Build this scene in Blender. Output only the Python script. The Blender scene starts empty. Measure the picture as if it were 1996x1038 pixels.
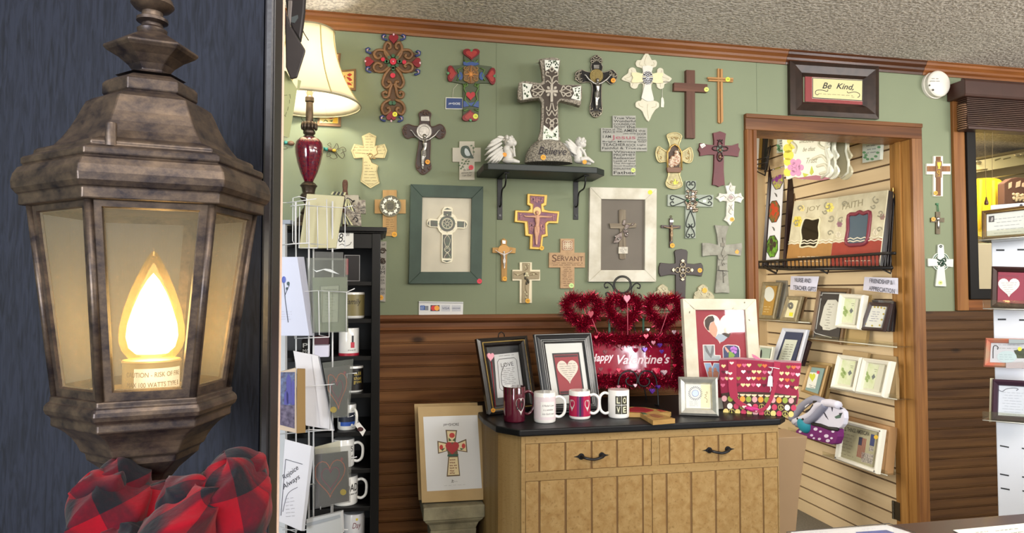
import bpy, bmesh, math, random
from mathutils import Vector, Matrix
from mathutils.geometry import tessellate_polygon
random.seed(7)
SC = bpy.context.scene
COL = SC.collection
PI = math.pi

# ---------------------------------------------------------------- camera, sky, lights, exposure
D, H = 2.77,1.34                     # distance to the green wall, eye height (metres)
FP, YAW, PITCH = 1300.0, math.radians(11.7), math.radians(2.03)
cam = bpy.data.cameras.new('camera'); cam.sensor_width = 36; cam.lens = FP / 1996*36
cam.clip_start = 0.02
camo = bpy.data.objects.new('camera', cam); COL.objects.link(camo)
camo.location = (0,-D, H); camo.rotation_euler = (PI/2 + PITCH, 0,-YAW)
SC.camera = camo
SC.view_settings.view_transform = 'Standard'; SC.view_settings.look = 'None'
SC.view_settings.exposure = 0.24; SC.view_settings.gamma = 1; SC.view_settings.use_curve_mapping = False
world = bpy.data.worlds.new('world'); SC.world = world; world.use_nodes = True
world.node_tree.nodes['Background'].inputs[0].default_value = (0.80,0.88,1.0,1)
world.node_tree.nodes['Background'].inputs[1].default_value = 0.75
def area(name, loc, size, power, color, target, sy=None):
    l = bpy.data.lights.new(name, 'AREA'); l.energy = power; l.color = color; l.size = size
    if sy: l.shape = 'RECTANGLE'; l.size_y = sy
    o = bpy.data.objects.new(name, l); COL.objects.link(o); o.location = loc
    o.rotation_euler = (Vector(target) - Vector(loc)).to_track_quat('-Z', 'Y').to_euler()
    return o
DAY = (0.90,0.95,1.0)
area('right_window_daylight', (4.22,-5.55,1.95),1.0,62, DAY, (2.6,0,1.1),.9)
area('right_window_daylight', (5.90,-5.55,1.95),1.0,62, DAY, (3.0,0,1.1),.9)
area('left_window_daylight', (-1.9,-5.5,1.55),2.0,230, DAY, (2.0,0,.9),1.6)
area('ceiling_panel_light', (2.3,-1.9,2.43),1.2,36,(1.0,0.95,0.86),(2.2,-1.8,0),.6)
area('ceiling_panel_light', (0.3,-3.4,2.43),1.2,36,(1.0,0.95,0.86),(0.3,-3.4,0),.6)
area('ceiling_fill', (3.9,-1.9,1.9),1.0,34,(1.0,0.93,0.84),(3.6,-1.5,3),1.0)  # two added upward lamps, no such fixture seen; they brighten the ceiling
area('ceiling_fill', (0.9,-3.1,1.9),1.4,52,(1.0,0.93,0.84),(1.1,-2.4,3),1.0)
area('slat_wall_fill', (.75,.75,1.2),1.0,20,(1.0,0.95,0.86),(2.5,.6,.7))  # added fill lamp for the low slat wall, no window seen there
area('back_room_light', (1.75,.75,2.43),.5,8,(1.0,0.93,0.80),(2.5,.6,.6))
area('side_room_light', (3.7,.9,2.43),1.0,40,(1.0,0.88,0.66),(3.8,.9,0))
def point(name, loc, power, color, r):
    l = bpy.data.lights.new(name, 'POINT'); l.energy = power; l.color = color; l.shadow_soft_size = r
    o = bpy.data.objects.new(name, l); COL.objects.link(o); o.location = loc; return o

# ---------------------------------------------------------------- helpers
CP, SP, CY, SY = math.cos(PITCH), math.sin(PITCH), math.cos(YAW), math.sin(YAW)
Fv = Vector((SY*CP, CY*CP, SP)); Rv = Vector((CY, -SY, 0)); Uv = Vector((-SY*SP, -CY*SP, CP))
CAM = Vector((0,-D, H))
def ray(x, y): return Fv + Rv*((x-998)/FP) + Uv*((519-y)/FP)
def hit(x, y, o, n):
    d = ray(x, y); t = (o - CAM).dot(n) / d.dot(n); return CAM + d*t
def onY(x, y, Y=0.0): return hit(x, y, Vector((0, Y, 0)), Vector((0,1,0)))
def onZ(x, y, Z): return hit(x, y, Vector((0,0, Z)), Vector((0,0,1)))
def onX(x, y, X): return hit(x, y, Vector((X, 0,0)), Vector((1,0,0)))
def depth(x, y, d): return CAM + ray(x, y)*d

def lin(c):
    return tuple((v/255/12.92 if v/255 <= .04045 else ((v/255+.055)/1.055)**2.4) for v in c)
_m = {}
def M(c, rough=.6, metal=0, var=0, vs=20, bump=0, bs=60, emit=0, coat=0, sheen=0, c2=None, spec=.5):
    """plain procedural material: sRGB colour, optional noise mottling toward c2 and bump"""
    key = (tuple(c), rough, metal, var, vs, bump, bs, emit, coat, sheen, c2, spec)
    if key in _m: return _m[key]
    m = bpy.data.materials.new('surface'); m.use_nodes = True; nt = m.node_tree; N = nt.nodes; L = nt.links
    b = N['Principled BSDF']; base = lin(c) + (1,)
    b.inputs['Base Color'].default_value = base; b.inputs['Roughness'].default_value = rough
    b.inputs['Metallic'].default_value = metal; b.inputs['Specular IOR Level'].default_value = spec
    if coat: b.inputs['Coat Weight'].default_value = coat; b.inputs['Coat Roughness'].default_value = .08
    if sheen: b.inputs['Sheen Weight'].default_value = sheen
    if emit: b.inputs['Emission Color'].default_value = base; b.inputs['Emission Strength'].default_value = emit
    if var or bump:
        tc = N.new('ShaderNodeTexCoord')
    if var:
        n = N.new('ShaderNodeTexNoise'); n.inputs['Scale'].default_value = vs; n.inputs['Detail'].default_value = 5
        L.new(tc.outputs['Object'], n.inputs['Vector'])
        r = N.new('ShaderNodeValToRGB'); r.color_ramp.elements[0].position = .35; r.color_ramp.elements[1].position = .65
        k = 1 - var
        r.color_ramp.elements[0].color = (lin(c2) + (1,)) if c2 else tuple(v*k for v in base[:3]) + (1,)
        r.color_ramp.elements[1].color = base
        L.new(n.outputs['Fac'], r.inputs['Fac']); L.new(r.outputs['Color'], b.inputs['Base Color'])
    if bump:
        n = N.new('ShaderNodeTexNoise'); n.inputs['Scale'].default_value = bs; n.inputs['Detail'].default_value = 4
        L.new(tc.outputs['Object'], n.inputs['Vector'])
        bp = N.new('ShaderNodeBump'); bp.inputs['Strength'].default_value = bump; bp.inputs['Distance'].default_value = .004
        L.new(n.outputs['Fac'], bp.inputs['Height']); L.new(bp.outputs['Normal'], b.inputs['Normal'])
    _m[key] = m; return m
def wood(c1, c2, axis=0, scale=1.0, rough=.45, knots=0, coat=0, bump=.15, dark=None):
    """wood grain stretched along a local axis"""
    key = ('wood', c1, c2, axis, scale, rough, knots, coat, dark)
    if key in _m: return _m[key]
    m = bpy.data.materials.new('wood'); m.use_nodes = True; nt = m.node_tree; N = nt.nodes; L = nt.links
    b = N['Principled BSDF']; b.inputs['Roughness'].default_value = rough; b.inputs['Specular IOR Level'].default_value = .25
    if coat: b.inputs['Coat Weight'].default_value = coat; b.inputs['Coat Roughness'].default_value = .15
    tc = N.new('ShaderNodeTexCoord'); mp = N.new('ShaderNodeMapping')
    s = [40*scale]*3; s[axis] = 2.2*scale; mp.inputs['Scale'].default_value = s
    L.new(tc.outputs['Object'], mp.inputs['Vector'])
    n = N.new('ShaderNodeTexNoise'); n.inputs['Scale'].default_value = 1; n.inputs['Detail'].default_value = 6; n.inputs['Distortion'].default_value = .6
    L.new(mp.outputs['Vector'], n.inputs['Vector'])
    r = N.new('ShaderNodeValToRGB'); r.color_ramp.elements[0].position = .32; r.color_ramp.elements[1].position = .68
    r.color_ramp.elements[0].color = lin(c2) + (1,); r.color_ramp.elements[1].color = lin(c1) + (1,)
    L.new(n.outputs['Fac'], r.inputs['Fac']); col = r.outputs['Color']
    if knots or dark:
        mp2 = N.new('ShaderNodeMapping'); s2 = [9.0]*3; s2[axis] = 4.0 if knots else 1.2
        mp2.inputs['Scale'].default_value = s2; L.new(tc.outputs['Object'], mp2.inputs['Vector'])
        if knots:
            v = N.new('ShaderNodeTexVoronoi'); v.inputs['Scale'].default_value = 1; L.new(mp2.outputs['Vector'], v.inputs['Vector'])
            kr = N.new('ShaderNodeValToRGB'); kr.color_ramp.elements[0].position = .06; kr.color_ramp.elements[1].position = .16
            L.new(v.outputs['Distance'], kr.inputs['Fac'])
        else:
            v = N.new('ShaderNodeTexNoise'); v.inputs['Scale'].default_value = .5; L.new(mp2.outputs['Vector'], v.inputs['Vector'])
            kr = N.new('ShaderNodeValToRGB'); kr.color_ramp.elements[0].position = .4; kr.color_ramp.elements[1].position = .6
            L.new(v.outputs['Fac'], kr.inputs['Fac'])
        kr.color_ramp.elements[0].color = lin(dark or (60,32,18)) + (1,); kr.color_ramp.elements[1].color = (1,1,1,1)
        mx = N.new('ShaderNodeMix'); mx.data_type = 'RGBA'; mx.blend_type = 'MULTIPLY'; mx.inputs[0].default_value = .85 if knots else .6
        L.new(col, mx.inputs[6]); L.new(kr.outputs['Color'], mx.inputs[7]); col = mx.outputs[2]
    L.new(col, b.inputs['Base Color'])
    bp = N.new('ShaderNodeBump'); bp.inputs['Strength'].default_value = bump; bp.inputs['Distance'].default_value = .002
    L.new(n.outputs['Fac'], bp.inputs['Height']); L.new(bp.outputs['Normal'], b.inputs['Normal'])
    _m[key] = m; return m
def glassy(tint=(255,255,255), haze=0.0, hazec=(230,230,230), seed=False, gloss=1.0):
    """thin clear sheet: transparent with a fresnel gloss and an optional milky share"""
    key = ('glass', tint, haze, hazec, seed, gloss)
    if key in _m: return _m[key]
    m = bpy.data.materials.new('clear_sheet'); m.use_nodes = True; nt = m.node_tree; N = nt.nodes; L = nt.links
    N.remove(N['Principled BSDF']); out = N['Material Output']
    t = N.new('ShaderNodeBsdfTransparent'); t.inputs[0].default_value = lin(tint) + (1,)
    g = N.new('ShaderNodeBsdfGlossy'); g.inputs['Roughness'].default_value = .03
    fr = N.new('ShaderNodeLayerWeight'); fr.inputs[0].default_value = .5
    pw = N.new('ShaderNodeMath'); pw.operation = 'POWER'; pw.inputs[1].default_value = 5; L.new(fr.outputs['Facing'], pw.inputs[0])
    mul = N.new('ShaderNodeMath'); mul.operation = 'MULTIPLY_ADD'; mul.inputs[1].default_value = .7*gloss; mul.inputs[2].default_value = .035*gloss; L.new(pw.outputs[0], mul.inputs[0])
    mx = N.new('ShaderNodeMixShader'); L.new(mul.outputs[0], mx.inputs[0]); L.new(t.outputs[0], mx.inputs[1]); L.new(g.outputs[0], mx.inputs[2])
    o = mx.outputs[0]
    if haze:
        d = N.new('ShaderNodeBsdfDiffuse'); d.inputs[0].default_value = lin(hazec) + (1,)
        tl = N.new('ShaderNodeBsdfTranslucent'); tl.inputs[0].default_value = lin(hazec) + (1,)
        m2 = N.new('ShaderNodeMixShader'); L.new(d.outputs[0], m2.inputs[1]); L.new(tl.outputs[0], m2.inputs[2])
        m3 = N.new('ShaderNodeMixShader'); m3.inputs[0].default_value = haze; L.new(o, m3.inputs[1]); L.new(m2.outputs[0], m3.inputs[2]); o = m3.outputs[0]
    if seed:
        tc = N.new('ShaderNodeTexCoord'); v = N.new('ShaderNodeTexVoronoi'); v.inputs['Scale'].default_value = 500
        L.new(tc.outputs['Object'], v.inputs['Vector'])
        bp = N.new('ShaderNodeBump'); bp.inputs['Strength'].default_value = .12; bp.inputs['Distance'].default_value = .0004
        L.new(v.outputs['Distance'], bp.inputs['Height']); L.new(bp.outputs['Normal'], g.inputs['Normal'])
    L.new(o, out.inputs[0]); _m[key] = m; return m

def tag(o, label=None, cat=None, group=None, kind=None):
    if label: o['label'] = label
    if cat: o['category'] = cat
    if group: o['group'] = group
    if kind: o['kind'] = kind
    return o
def obj(name, bm, mat, parent=None, smooth=False, bevel=0, seg=2, mods=(), loc=None, rot=None, mat4=None, ang=30):
    me = bpy.data.meshes.new(name)
    if not isinstance(bm, bpy.types.Mesh):
        bmesh.ops.recalc_face_normals(bm, faces=bm.faces); bm.to_mesh(me); bm.free()
    else: me = bm
    me.materials.append(mat)
    if smooth:
        for p in me.polygons: p.use_smooth = True
        if smooth == 'auto':
            me.set_sharp_from_angle(angle=math.radians(ang))
    o = bpy.data.objects.new(name, me); COL.objects.link(o)
    if parent: o.parent = parent
    if loc is not None: o.location = loc
    if rot is not None: o.rotation_euler = rot
    if mat4 is not None: o.matrix_world = mat4
    if bevel:
        b = o.modifiers.new('bevel', 'BEVEL'); b.width = bevel; b.segments = seg; b.limit_method = 'ANGLE'; b.angle_limit = math.radians(40)
    for t, kw in mods:
        q = o.modifiers.new(t.lower(), t)
        for k, v in kw.items(): setattr(q, k, v)
    return o
def B(): return bmesh.new()
def box(bm, x0, x1, y0, y1, z0, z1, mat4=None):
    v = [bm.verts.new(p if mat4 is None else mat4 @ Vector(p)) for p in
         ((x0, y0, z0),(x1, y0, z0),(x1, y1, z0),(x0, y1, z0),(x0, y0, z1),(x1, y0, z1),(x1, y1, z1),(x0, y1, z1))]
    for f in ((0,3,2,1),(4,5,6,7),(0,1,5,4),(1,2,6,5),(2,3,7,6),(3,0,4,7)): bm.faces.new([v[i] for i in f])
    return bm
def prism(bm, loops, z0, z1, fn=None):
    """solid from 2-D loops (outer, then holes) between z0 and z1"""
    if not isinstance(loops[0][0],(tuple, list, Vector)): loops = [loops]
    fn = fn or (lambda x, y, z: (x, y, z))
    flat = [p for l in loops for p in l]
    tris = tessellate_polygon([[Vector((p[0], p[1],0)) for p in l] for l in loops])
    lo = [bm.verts.new(fn(p[0], p[1], z0)) for p in flat]; hi = [bm.verts.new(fn(p[0], p[1], z1)) for p in flat]
    for t in tris:
        try:
            bm.faces.new([hi[i] for i in t]); bm.faces.new([lo[i] for i in reversed(t)])
        except ValueError: pass
    k = 0
    for l in loops:
        n = len(l)
        for i in range(n):
            a, b = k+i, k+(i+1) % n
            try: bm.faces.new((lo[a], lo[b], hi[b], hi[a]))
            except ValueError: pass
        k += n
    return bm
def sweep(bm, pts, rad, seg=8, caps=True, closed=False, flat=1.0):
    pts = [Vector(p) for p in pts]; n = len(pts)
    if n < 2: return bm
    rs = rad if isinstance(rad, (list, tuple)) else [rad]*n
    rings = []; up = None
    for i in range(n):
        if closed: t = pts[(i+1) % n] - pts[i-1]
        else: t = pts[min(i+1, n-1)] - pts[max(i-1,0)]
        if t.length < 1e-9: t = Vector((0,0,1))
        t.normalize()
        if up is None:
            up = Vector((0,0,1)) if abs(t.z) < .9 else Vector((0,1,0))
        a = t.cross(up)
        if a.length < 1e-6: a = t.orthogonal()
        a.normalize(); b = a.cross(t); b.normalize(); up = b
        rings.append([bm.verts.new(pts[i] + a*math.cos(2*PI*j/seg)*rs[i] + b*math.sin(2*PI*j/seg)*rs[i]*flat) for j in range(seg)])
    m = n if closed else n-1
    for i in range(m):
        r0, r1 = rings[i], rings[(i+1) % n]
        for j in range(seg): bm.faces.new((r0[j], r0[(j+1) % seg], r1[(j+1) % seg], r1[j]))
    if caps and not closed:
        bm.faces.new(rings[0][::-1]); bm.faces.new(rings[-1])
    return bm
def lathe(bm, prof, seg=32, c=(0,0,0), axis='z', sx=1, sy=1, ph=0.0, cap=True):
    rings = []
    for r, z in prof:
        ring = []
        for j in range(seg):
            a = ph + 2*PI*j/seg; x, y = r*math.cos(a)*sx, r*math.sin(a)*sy
            ring.append(bm.verts.new((c[0]+x, c[1]+y, c[2]+z) if axis == 'z' else (c[0]+x, c[1]+z, c[2]+y)))
        rings.append(ring)
    for i in range(len(rings)-1):
        for j in range(seg): bm.faces.new((rings[i][j], rings[i][(j+1) % seg], rings[i+1][(j+1) % seg], rings[i+1][j]))
    if cap:
        if prof[0][0] > 1e-5: bm.faces.new(rings[0][::-1])
        if prof[-1][0] > 1e-5: bm.faces.new(rings[-1])
    return bm
def ball(bm, c, r, u=12, v=8, rot=None):
    """ellipsoid; r is a number or three radii"""
    if not isinstance(r, (tuple, list)): r = (r, r, r)
    mt = Matrix.Translation(Vector(c)) @ (rot.to_4x4() if rot else Matrix.Identity(4)) @ Matrix.Diagonal((r[0], r[1], r[2],1))
    bmesh.ops.create_uvsphere(bm, u_segments=u, v_segments=v, radius=1, matrix=mt); return bm
def smoothpts(pts, n=6, closed=False):
    """Catmull-Rom through the control points"""
    out = []; m = len(pts); P = [Vector(p) for p in pts]
    rng = range(m) if closed else range(m-1)
    for i in rng:
        p0 = P[(i-1) % m] if closed or i > 0 else P[i]; p1 = P[i]; p2 = P[(i+1) % m]; p3 = P[(i+2) % m] if closed or i+2 < m else P[(i+1) % m]
        for k in range(n):
            t = k/n
            out.append(.5*((2*p1) + (-p0+p2)*t + (2*p0-5*p1+4*p2-p3)*t*t + (-p0+3*p1-3*p2+p3)*t**3))
    if not closed: out.append(P[-1])
    return out
def circ(cx, cy, r, n=24, ry=None, a0=0, a1=2*PI):
    ry = ry or r; full = abs(a1-a0) > 6.28
    return [(cx + r*math.cos(a0+(a1-a0)*i/(n if full else n-1)), cy - ry*math.sin(a0+(a1-a0)*i/(n if full else n-1))) for i in range(n)]
def spiral(cx, cy, r0, r1, a0, a1, n=20):
    """pixel-plane spiral (y down), angle counter-clockwise on screen"""
    return [(cx + (r0+(r1-r0)*i/(n-1))*math.cos(a0+(a1-a0)*i/(n-1)), cy - (r0+(r1-r0)*i/(n-1))*math.sin(a0+(a1-a0)*i/(n-1))) for i in range(n)]
def heart(cx, cy, w, h, n=24):
    out = []
    for i in range(n):
        t = 2*PI*i/n; x = 16*math.sin(t)**3; y = 13*math.cos(t)-5*math.cos(2*t)-2*math.cos(3*t)-math.cos(4*t)
        out.append((cx + x/32*w, cy - (y+2.5)/29*h))
    return out
_tx = {}
def text_geo(s, shear=0, bold=0, font=None):
    key = (s, shear, bold)
    if key not in _tx:
        cu = bpy.data.curves.new('t', 'FONT'); cu.body = s; cu.shear = shear; cu.offset = bold; cu.resolution_u = 3
        o = bpy.data.objects.new('t', cu); COL.objects.link(o)
        dg = bpy.context.evaluated_depsgraph_get(); me = bpy.data.meshes.new_from_object(o.evaluated_get(dg))
        vs = [v.co.copy() for v in me.vertices]; fs = [tuple(p.vertices) for p in me.polygons]
        bpy.data.objects.remove(o); bpy.data.curves.remove(cu); bpy.data.meshes.remove(me)
        x0 = min(v.x for v in vs); x1 = max(v.x for v in vs); y0 = min(v.y for v in vs); y1 = max(v.y for v in vs)
        _tx[key] = ([((v.x-x0)/(x1-x0),(v.y-y0)/(y1-y0)) for v in vs], fs)
    return _tx[key]

class Thing:
    """a thing built on its own plane (local x right, y up, z out of the plane toward the room).
    2-D coordinates are read off the photograph and carried onto that plane; real sizes come out in metres."""
    def __init__(s, name, label, cat, plane, at, group=None, root=True, parent=None):
        o, ex, ey = plane; s.ex = ex.normalized(); s.ey = (ey - s.ex*ey.dot(s.ex)).normalized(); s.n = s.ex.cross(s.ey)
        s.o = hit(at[0], at[1], o, s.n)
        s.mw = Matrix((( s.ex.x, s.ey.x, s.n.x, s.o.x),(s.ex.y, s.ey.y, s.n.y, s.o.y),(s.ex.z, s.ey.z, s.n.z, s.o.z),(0,0,0,1)))
        s.name = name; s.label = label; s.cat = cat; s.group = group; s.e = None; s.root = root; s.cur = None
        if root:
            s.e = bpy.data.objects.new(name, None); COL.objects.link(s.e); s.e.empty_display_size = .03
            s.e.matrix_world = s.mw; tag(s.e, label, cat, group)
    def l(s, x, y, z=0.0):
        p = hit(x, y, s.o + s.n*z, s.n) - s.o; return (p.dot(s.ex), p.dot(s.ey))
    def l3(s, x, y, z=0.0): a = s.l(x, y, z); return Vector((a[0], a[1], z))
    def scale(s, x, y, z=0.0): return (s.l3(x+1, y, z)-s.l3(x, y, z)).length     # metres per pixel here
    def add(s, name, bm, mat, parent=None, **k):
        if s.root:
            o = obj(name, bm, mat, parent or s.e, **k)
        else:
            if s.e is None:
                o = obj(s.name, bm, mat, None, **k); o.matrix_world = s.mw; tag(o, s.label, s.cat, s.group); s.e = o
            else: o = obj(name, bm, mat, parent or s.e, **k)
        return o
    def plate(s, name, loops, z0, z1, mat, bevel=0, sm=0, **k):
        if not isinstance(loops[0][0],(tuple, list, Vector)): loops = [loops]
        if sm: loops = [smoothpts([(p[0], p[1],0) for p in l], sm, True) for l in loops]
        L = [[s.l(p[0], p[1], z1) for p in l] for l in loops]
        return s.add(name, prism(B(), L, z0, z1), mat, bevel=bevel, **k)
    def plates(s, name, polys, z0, z1, mat, bevel=0, **k):
        if len(polys) <= 12:
            out = None
            for p in polys:
                o = s.add(name, prism(B(),[[s.l(q[0], q[1], z1) for q in p]], z0, z1), mat, bevel=bevel, **k); out = out or o
            return out
        bm = B()
        for p in polys: prism(bm, [[s.l(q[0], q[1], z1) for q in p]], z0, z1)
        return s.add(name, bm, mat, bevel=bevel, **k)
    def stroke(s, name, lines, w, z, mat, th=.0004, **k):
        """flat ribbons; w in pixels"""
        bm = B()
        for ln in lines: s._rib(bm, ln, w, z, th)
        return s.add(name, bm, mat, **k)
    def _rib(s, bm, ln, w, z, th=.0004):
        P = [Vector(s.l(p[0], p[1], z)) for p in ln]; hw = w/2*s.scale(ln[0][0], ln[0][1], z); n = len(P); A = []; C = []
        for i in range(n):
            t = P[min(i+1, n-1)] - P[max(i-1,0)]
            if t.length < 1e-9: t = Vector((1,0))
            t.normalize(); q = Vector((-t.y, t.x))*hw; A.append(P[i]+q); C.append(P[i]-q)
        va = [bm.verts.new((p.x, p.y, z)) for p in A]; vc = [bm.verts.new((p.x, p.y, z)) for p in C]
        for i in range(n-1): bm.faces.new((vc[i], vc[i+1], va[i+1], va[i]))
    def tube(s, name, lines, w, z, mat, seg=6, closed=False, **k):
        """round wires; w = radius in pixels (or list)"""
        if 1 < len(lines) <= 4: return [s.tube(name, [q], w, z, mat, seg, closed, **k) for q in lines][0]
        bm = B()
        for ln in lines:
            pts = [s.l3(p[0], p[1], p[2] if len(p) > 2 else z) for p in ln]; sc = s.scale(ln[0][0], ln[0][1], z)
            sweep(bm, pts, [v*sc for v in w] if isinstance(w, (list, tuple)) else w*sc, seg, closed=closed)
        return s.add(name, bm, mat, smooth=True, **k)
    def blobs(s, name, items, mat, remesh=0, **k):
        if not remesh and 1 < len(items) <= 8:
            return [s.blobs(name, [it], mat, 0, **k) for it in items][0]
        return s._blobs(name, items, mat, remesh, **k)
    def _blobs(s, name, items, mat, remesh=0, **k):
        """items: (x, y, z, rx, ry, rz, rotdeg) in pixels except z in metres"""
        bm = B()
        for it in items:
            x, y, z, rx, ry, rz = it[:6]; sc = s.scale(x, y, z)
            ball(bm, s.l3(x, y, z),(rx*sc, ry*sc, rz*sc),14,10, Matrix.Rotation(math.radians(it[6] if len(it) > 6 else 0),3, 'Z'))
        mods = [('REMESH', dict(mode='VOXEL', voxel_size=remesh, use_smooth_shade=True))] if remesh else []
        return s.add(name, bm, mat, smooth=True, mods=mods, **k)
    def _text(s, bm, txt, xl, yl, xr, yr, h, z, shear=0, bold=0):
        vs, fs = text_geo(txt, shear, bold)
        a = Vector(s.l(xl, yl, z)); b = Vector(s.l(xr, yr, z)); u = b-a
        hh = (Vector(s.l(xl, yl-h, z))-a).length; v = Vector((-u.y, u.x)).normalized()*hh
        W = [bm.verts.new((a.x+u.x*p[0]+v.x*p[1], a.y+u.y*p[0]+v.y*p[1], z)) for p in vs]
        for f in fs:
            try: bm.faces.new([W[i] for i in f])
            except ValueError: pass
    def text(s, lines, z, mat, name='lettering', shear=0, bold=0, parent=None):
        """lines: (string, xl, yl, xr, yr, height) baseline ends and height in pixels"""
        bm = B()
        for t in lines: s._text(bm, t[0], *t[1:6], z, t[6] if len(t) > 6 else shear, bold)
        return s.add(name, bm, mat, parent=parent)
    def scrib(s, rows, z, mat, w=1.0, amp=1.6, name='fine_print', parent=None, seed=1):
        """rows of handwriting-like marks: (xl, yl, xr, yr)"""
        bm = B(); rd = random.Random(seed)
        for xl, yl, xr, yr in rows:
            L = math.hypot(xr-xl, yr-yl); t = 0
            while t < L-2:
                wl = min(rd.uniform(5,12), L-t); n = max(4, int(wl/1.1))
                pts = []
                for i in range(n+1):
                    q = (t+wl*i/n)/L; pts.append((xl+(xr-xl)*q, yl+(yr-yl)*q + (amp if i % 2 else -amp)*rd.uniform(.3,1)))
                s._rib(bm, pts, w, z); t += wl+rd.uniform(2,3.2)
        return s.add(name, bm, mat, parent=parent)
    def sticker(s, x, y, r, z, c=(225,160,30), mark=True):
        o = s.plate('price_sticker', circ(x, y, r, 16), z, z+.0006, M(c, .5)); o['label'] = 'round price sticker'
        if mark: s.stroke('pen_mark', [[(x-r*.4, y-r*.3),(x, y+r*.3),(x+r*.1, y-r*.4),(x+r*.5, y+r*.2)]], max(.8, r*.16), z+.001, M((60,60,30),.6), parent=o)
        return o
X_, Z_ = Vector((1,0,0)), Vector((0,0,1))
WALL = (Vector((0,0,0)), X_, Z_)
def wallY(y): return (Vector((0, y, 0)), X_, Z_)
def struct(name, bm, mat, **k):
    o = obj(name, bm, mat, **k); o['kind'] = 'structure'; return o
def lean(pl, pr, tilt, Z):
    """plane whose bottom edge runs between two photo points on the horizontal level Z, leaning back by tilt degrees"""
    a = onZ(pl[0], pl[1], Z); b = onZ(pr[0], pr[1], Z); ex = (b-a).normalized(); back = Vector((-ex.y, ex.x, 0))
    t = math.radians(tilt); return (a, ex, Z_*math.cos(t) + back*math.sin(t))
def quadf(c):
    """bilinear map of a photo quad TL, TR, BR, BL: (s right, t down) -> point"""
    (x0, y0),(x1, y1),(x2, y2),(x3, y3) = c
    return lambda s, t: ((x0*(1-s)+x1*s)*(1-t)+(x3*(1-s)+x2*s)*t, (y0*(1-s)+y1*s)*(1-t)+(y3*(1-s)+y2*s)*t)
def inset(c, l, t=None, r=None, b=None):
    t = l if t is None else t; r = l if r is None else r; b = t if b is None else b
    q = quadf(c); return [q(l, t), q(1-r, t), q(1-r, 1-b), q(l, 1-b)]
def picframe(T, c, fw, fh, mat, z0=0, z1=.018, inner=.35, name='frame'):
    """mitred moulding whose face drops toward the opening; c = outer corners, fw/fh = widths as fractions"""
    o = [Vector((*T.l(p[0], p[1], z1),0)) for p in c]; i_ = [Vector((*T.l(p[0], p[1], z1),0)) for p in inset(c, fw, fh)]
    m_ = [a.lerp(b, .3) for a, b in zip(o, i_)]; m2 = [a.lerp(b, .8) for a, b in zip(o, i_)]
    zi = z0 + (z1-z0)*inner; rows = [(o, z0),(o, z0+(z1-z0)*.75),(m_, z1),(m2, z1-(z1-z0)*.25),(i_, zi),(i_, z0)]
    bm = B(); R = [[bm.verts.new((p.x, p.y, z)) for p in ps] for ps, z in rows]
    for k in range(len(R)):
        a, b = R[k], R[(k+1) % len(R)]
        for j in range(4): bm.faces.new((a[j], a[(j+1) % 4], b[(j+1) % 4], b[j]))
    return T.add(name, bm, mat)

# ================================================================ the room
CEIL = 2.455
green = M((124,132,105),.8, var=.05, vs=3, bump=.05, bs=300)
pine = wood((128,86,50),(90,54,28),0,.8,.38, knots=1, coat=.08)
trimw = wood((150,92,46),(100,57,26),0,1,.32, coat=.25, dark=(120,80,60))
trimv = wood((158,110,60),(124,80,40),2,1,.42, coat=.05, dark=(170,130,100))
def popcorn():
    m = bpy.data.materials.new('popcorn_ceiling'); m.use_nodes = True; N = m.node_tree.nodes; L = m.node_tree.links
    b = N['Principled BSDF']; b.inputs['Roughness'].default_value = .95
    tc = N.new('ShaderNodeTexCoord'); n = N.new('ShaderNodeTexNoise'); n.inputs['Scale'].default_value = 85; n.inputs['Detail'].default_value = 3
    L.new(tc.outputs['Object'], n.inputs['Vector'])
    r = N.new('ShaderNodeValToRGB'); r.color_ramp.elements[0].position = .36; r.color_ramp.elements[1].position = .58
    r.color_ramp.elements[0].color = lin((165,158,148)) + (1,); r.color_ramp.elements[1].color = lin((214,207,196)) + (1,)
    L.new(n.outputs['Fac'], r.inputs['Fac']); L.new(r.outputs['Color'], b.inputs['Base Color'])
    bp = N.new('ShaderNodeBump'); bp.inputs['Strength'].default_value = .9; bp.inputs['Distance'].default_value = .012
    L.new(n.outputs['Fac'], bp.inputs['Height']); L.new(bp.outputs['Normal'], b.inputs['Normal']); return m
dl, dr = onY(1473,400).x, onY(1775,400).x               # door opening
dt = onY(1600,262).z
wl = onY(1878,400).x; wr = wl + 1.25; wt = onY(1990,215).z; wb = onY(1885,583).z
RAIL = onY(800,613).z
# green wall with the door and window openings
bm = prism(B(),[[(-3,0),(dl-.021,0),(dl-.021, dt+.021),(dr+.021, dt+.021),(dr+.021,0),(6.6,0),(6.6, CEIL),(-3, CEIL)],
                 [(wl, wb),(wl, wt),(wr, wt),(wr, wb)]],0,.12, lambda x, y, z: (x, z, y))
struct('wall_back', bm, green)
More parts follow.
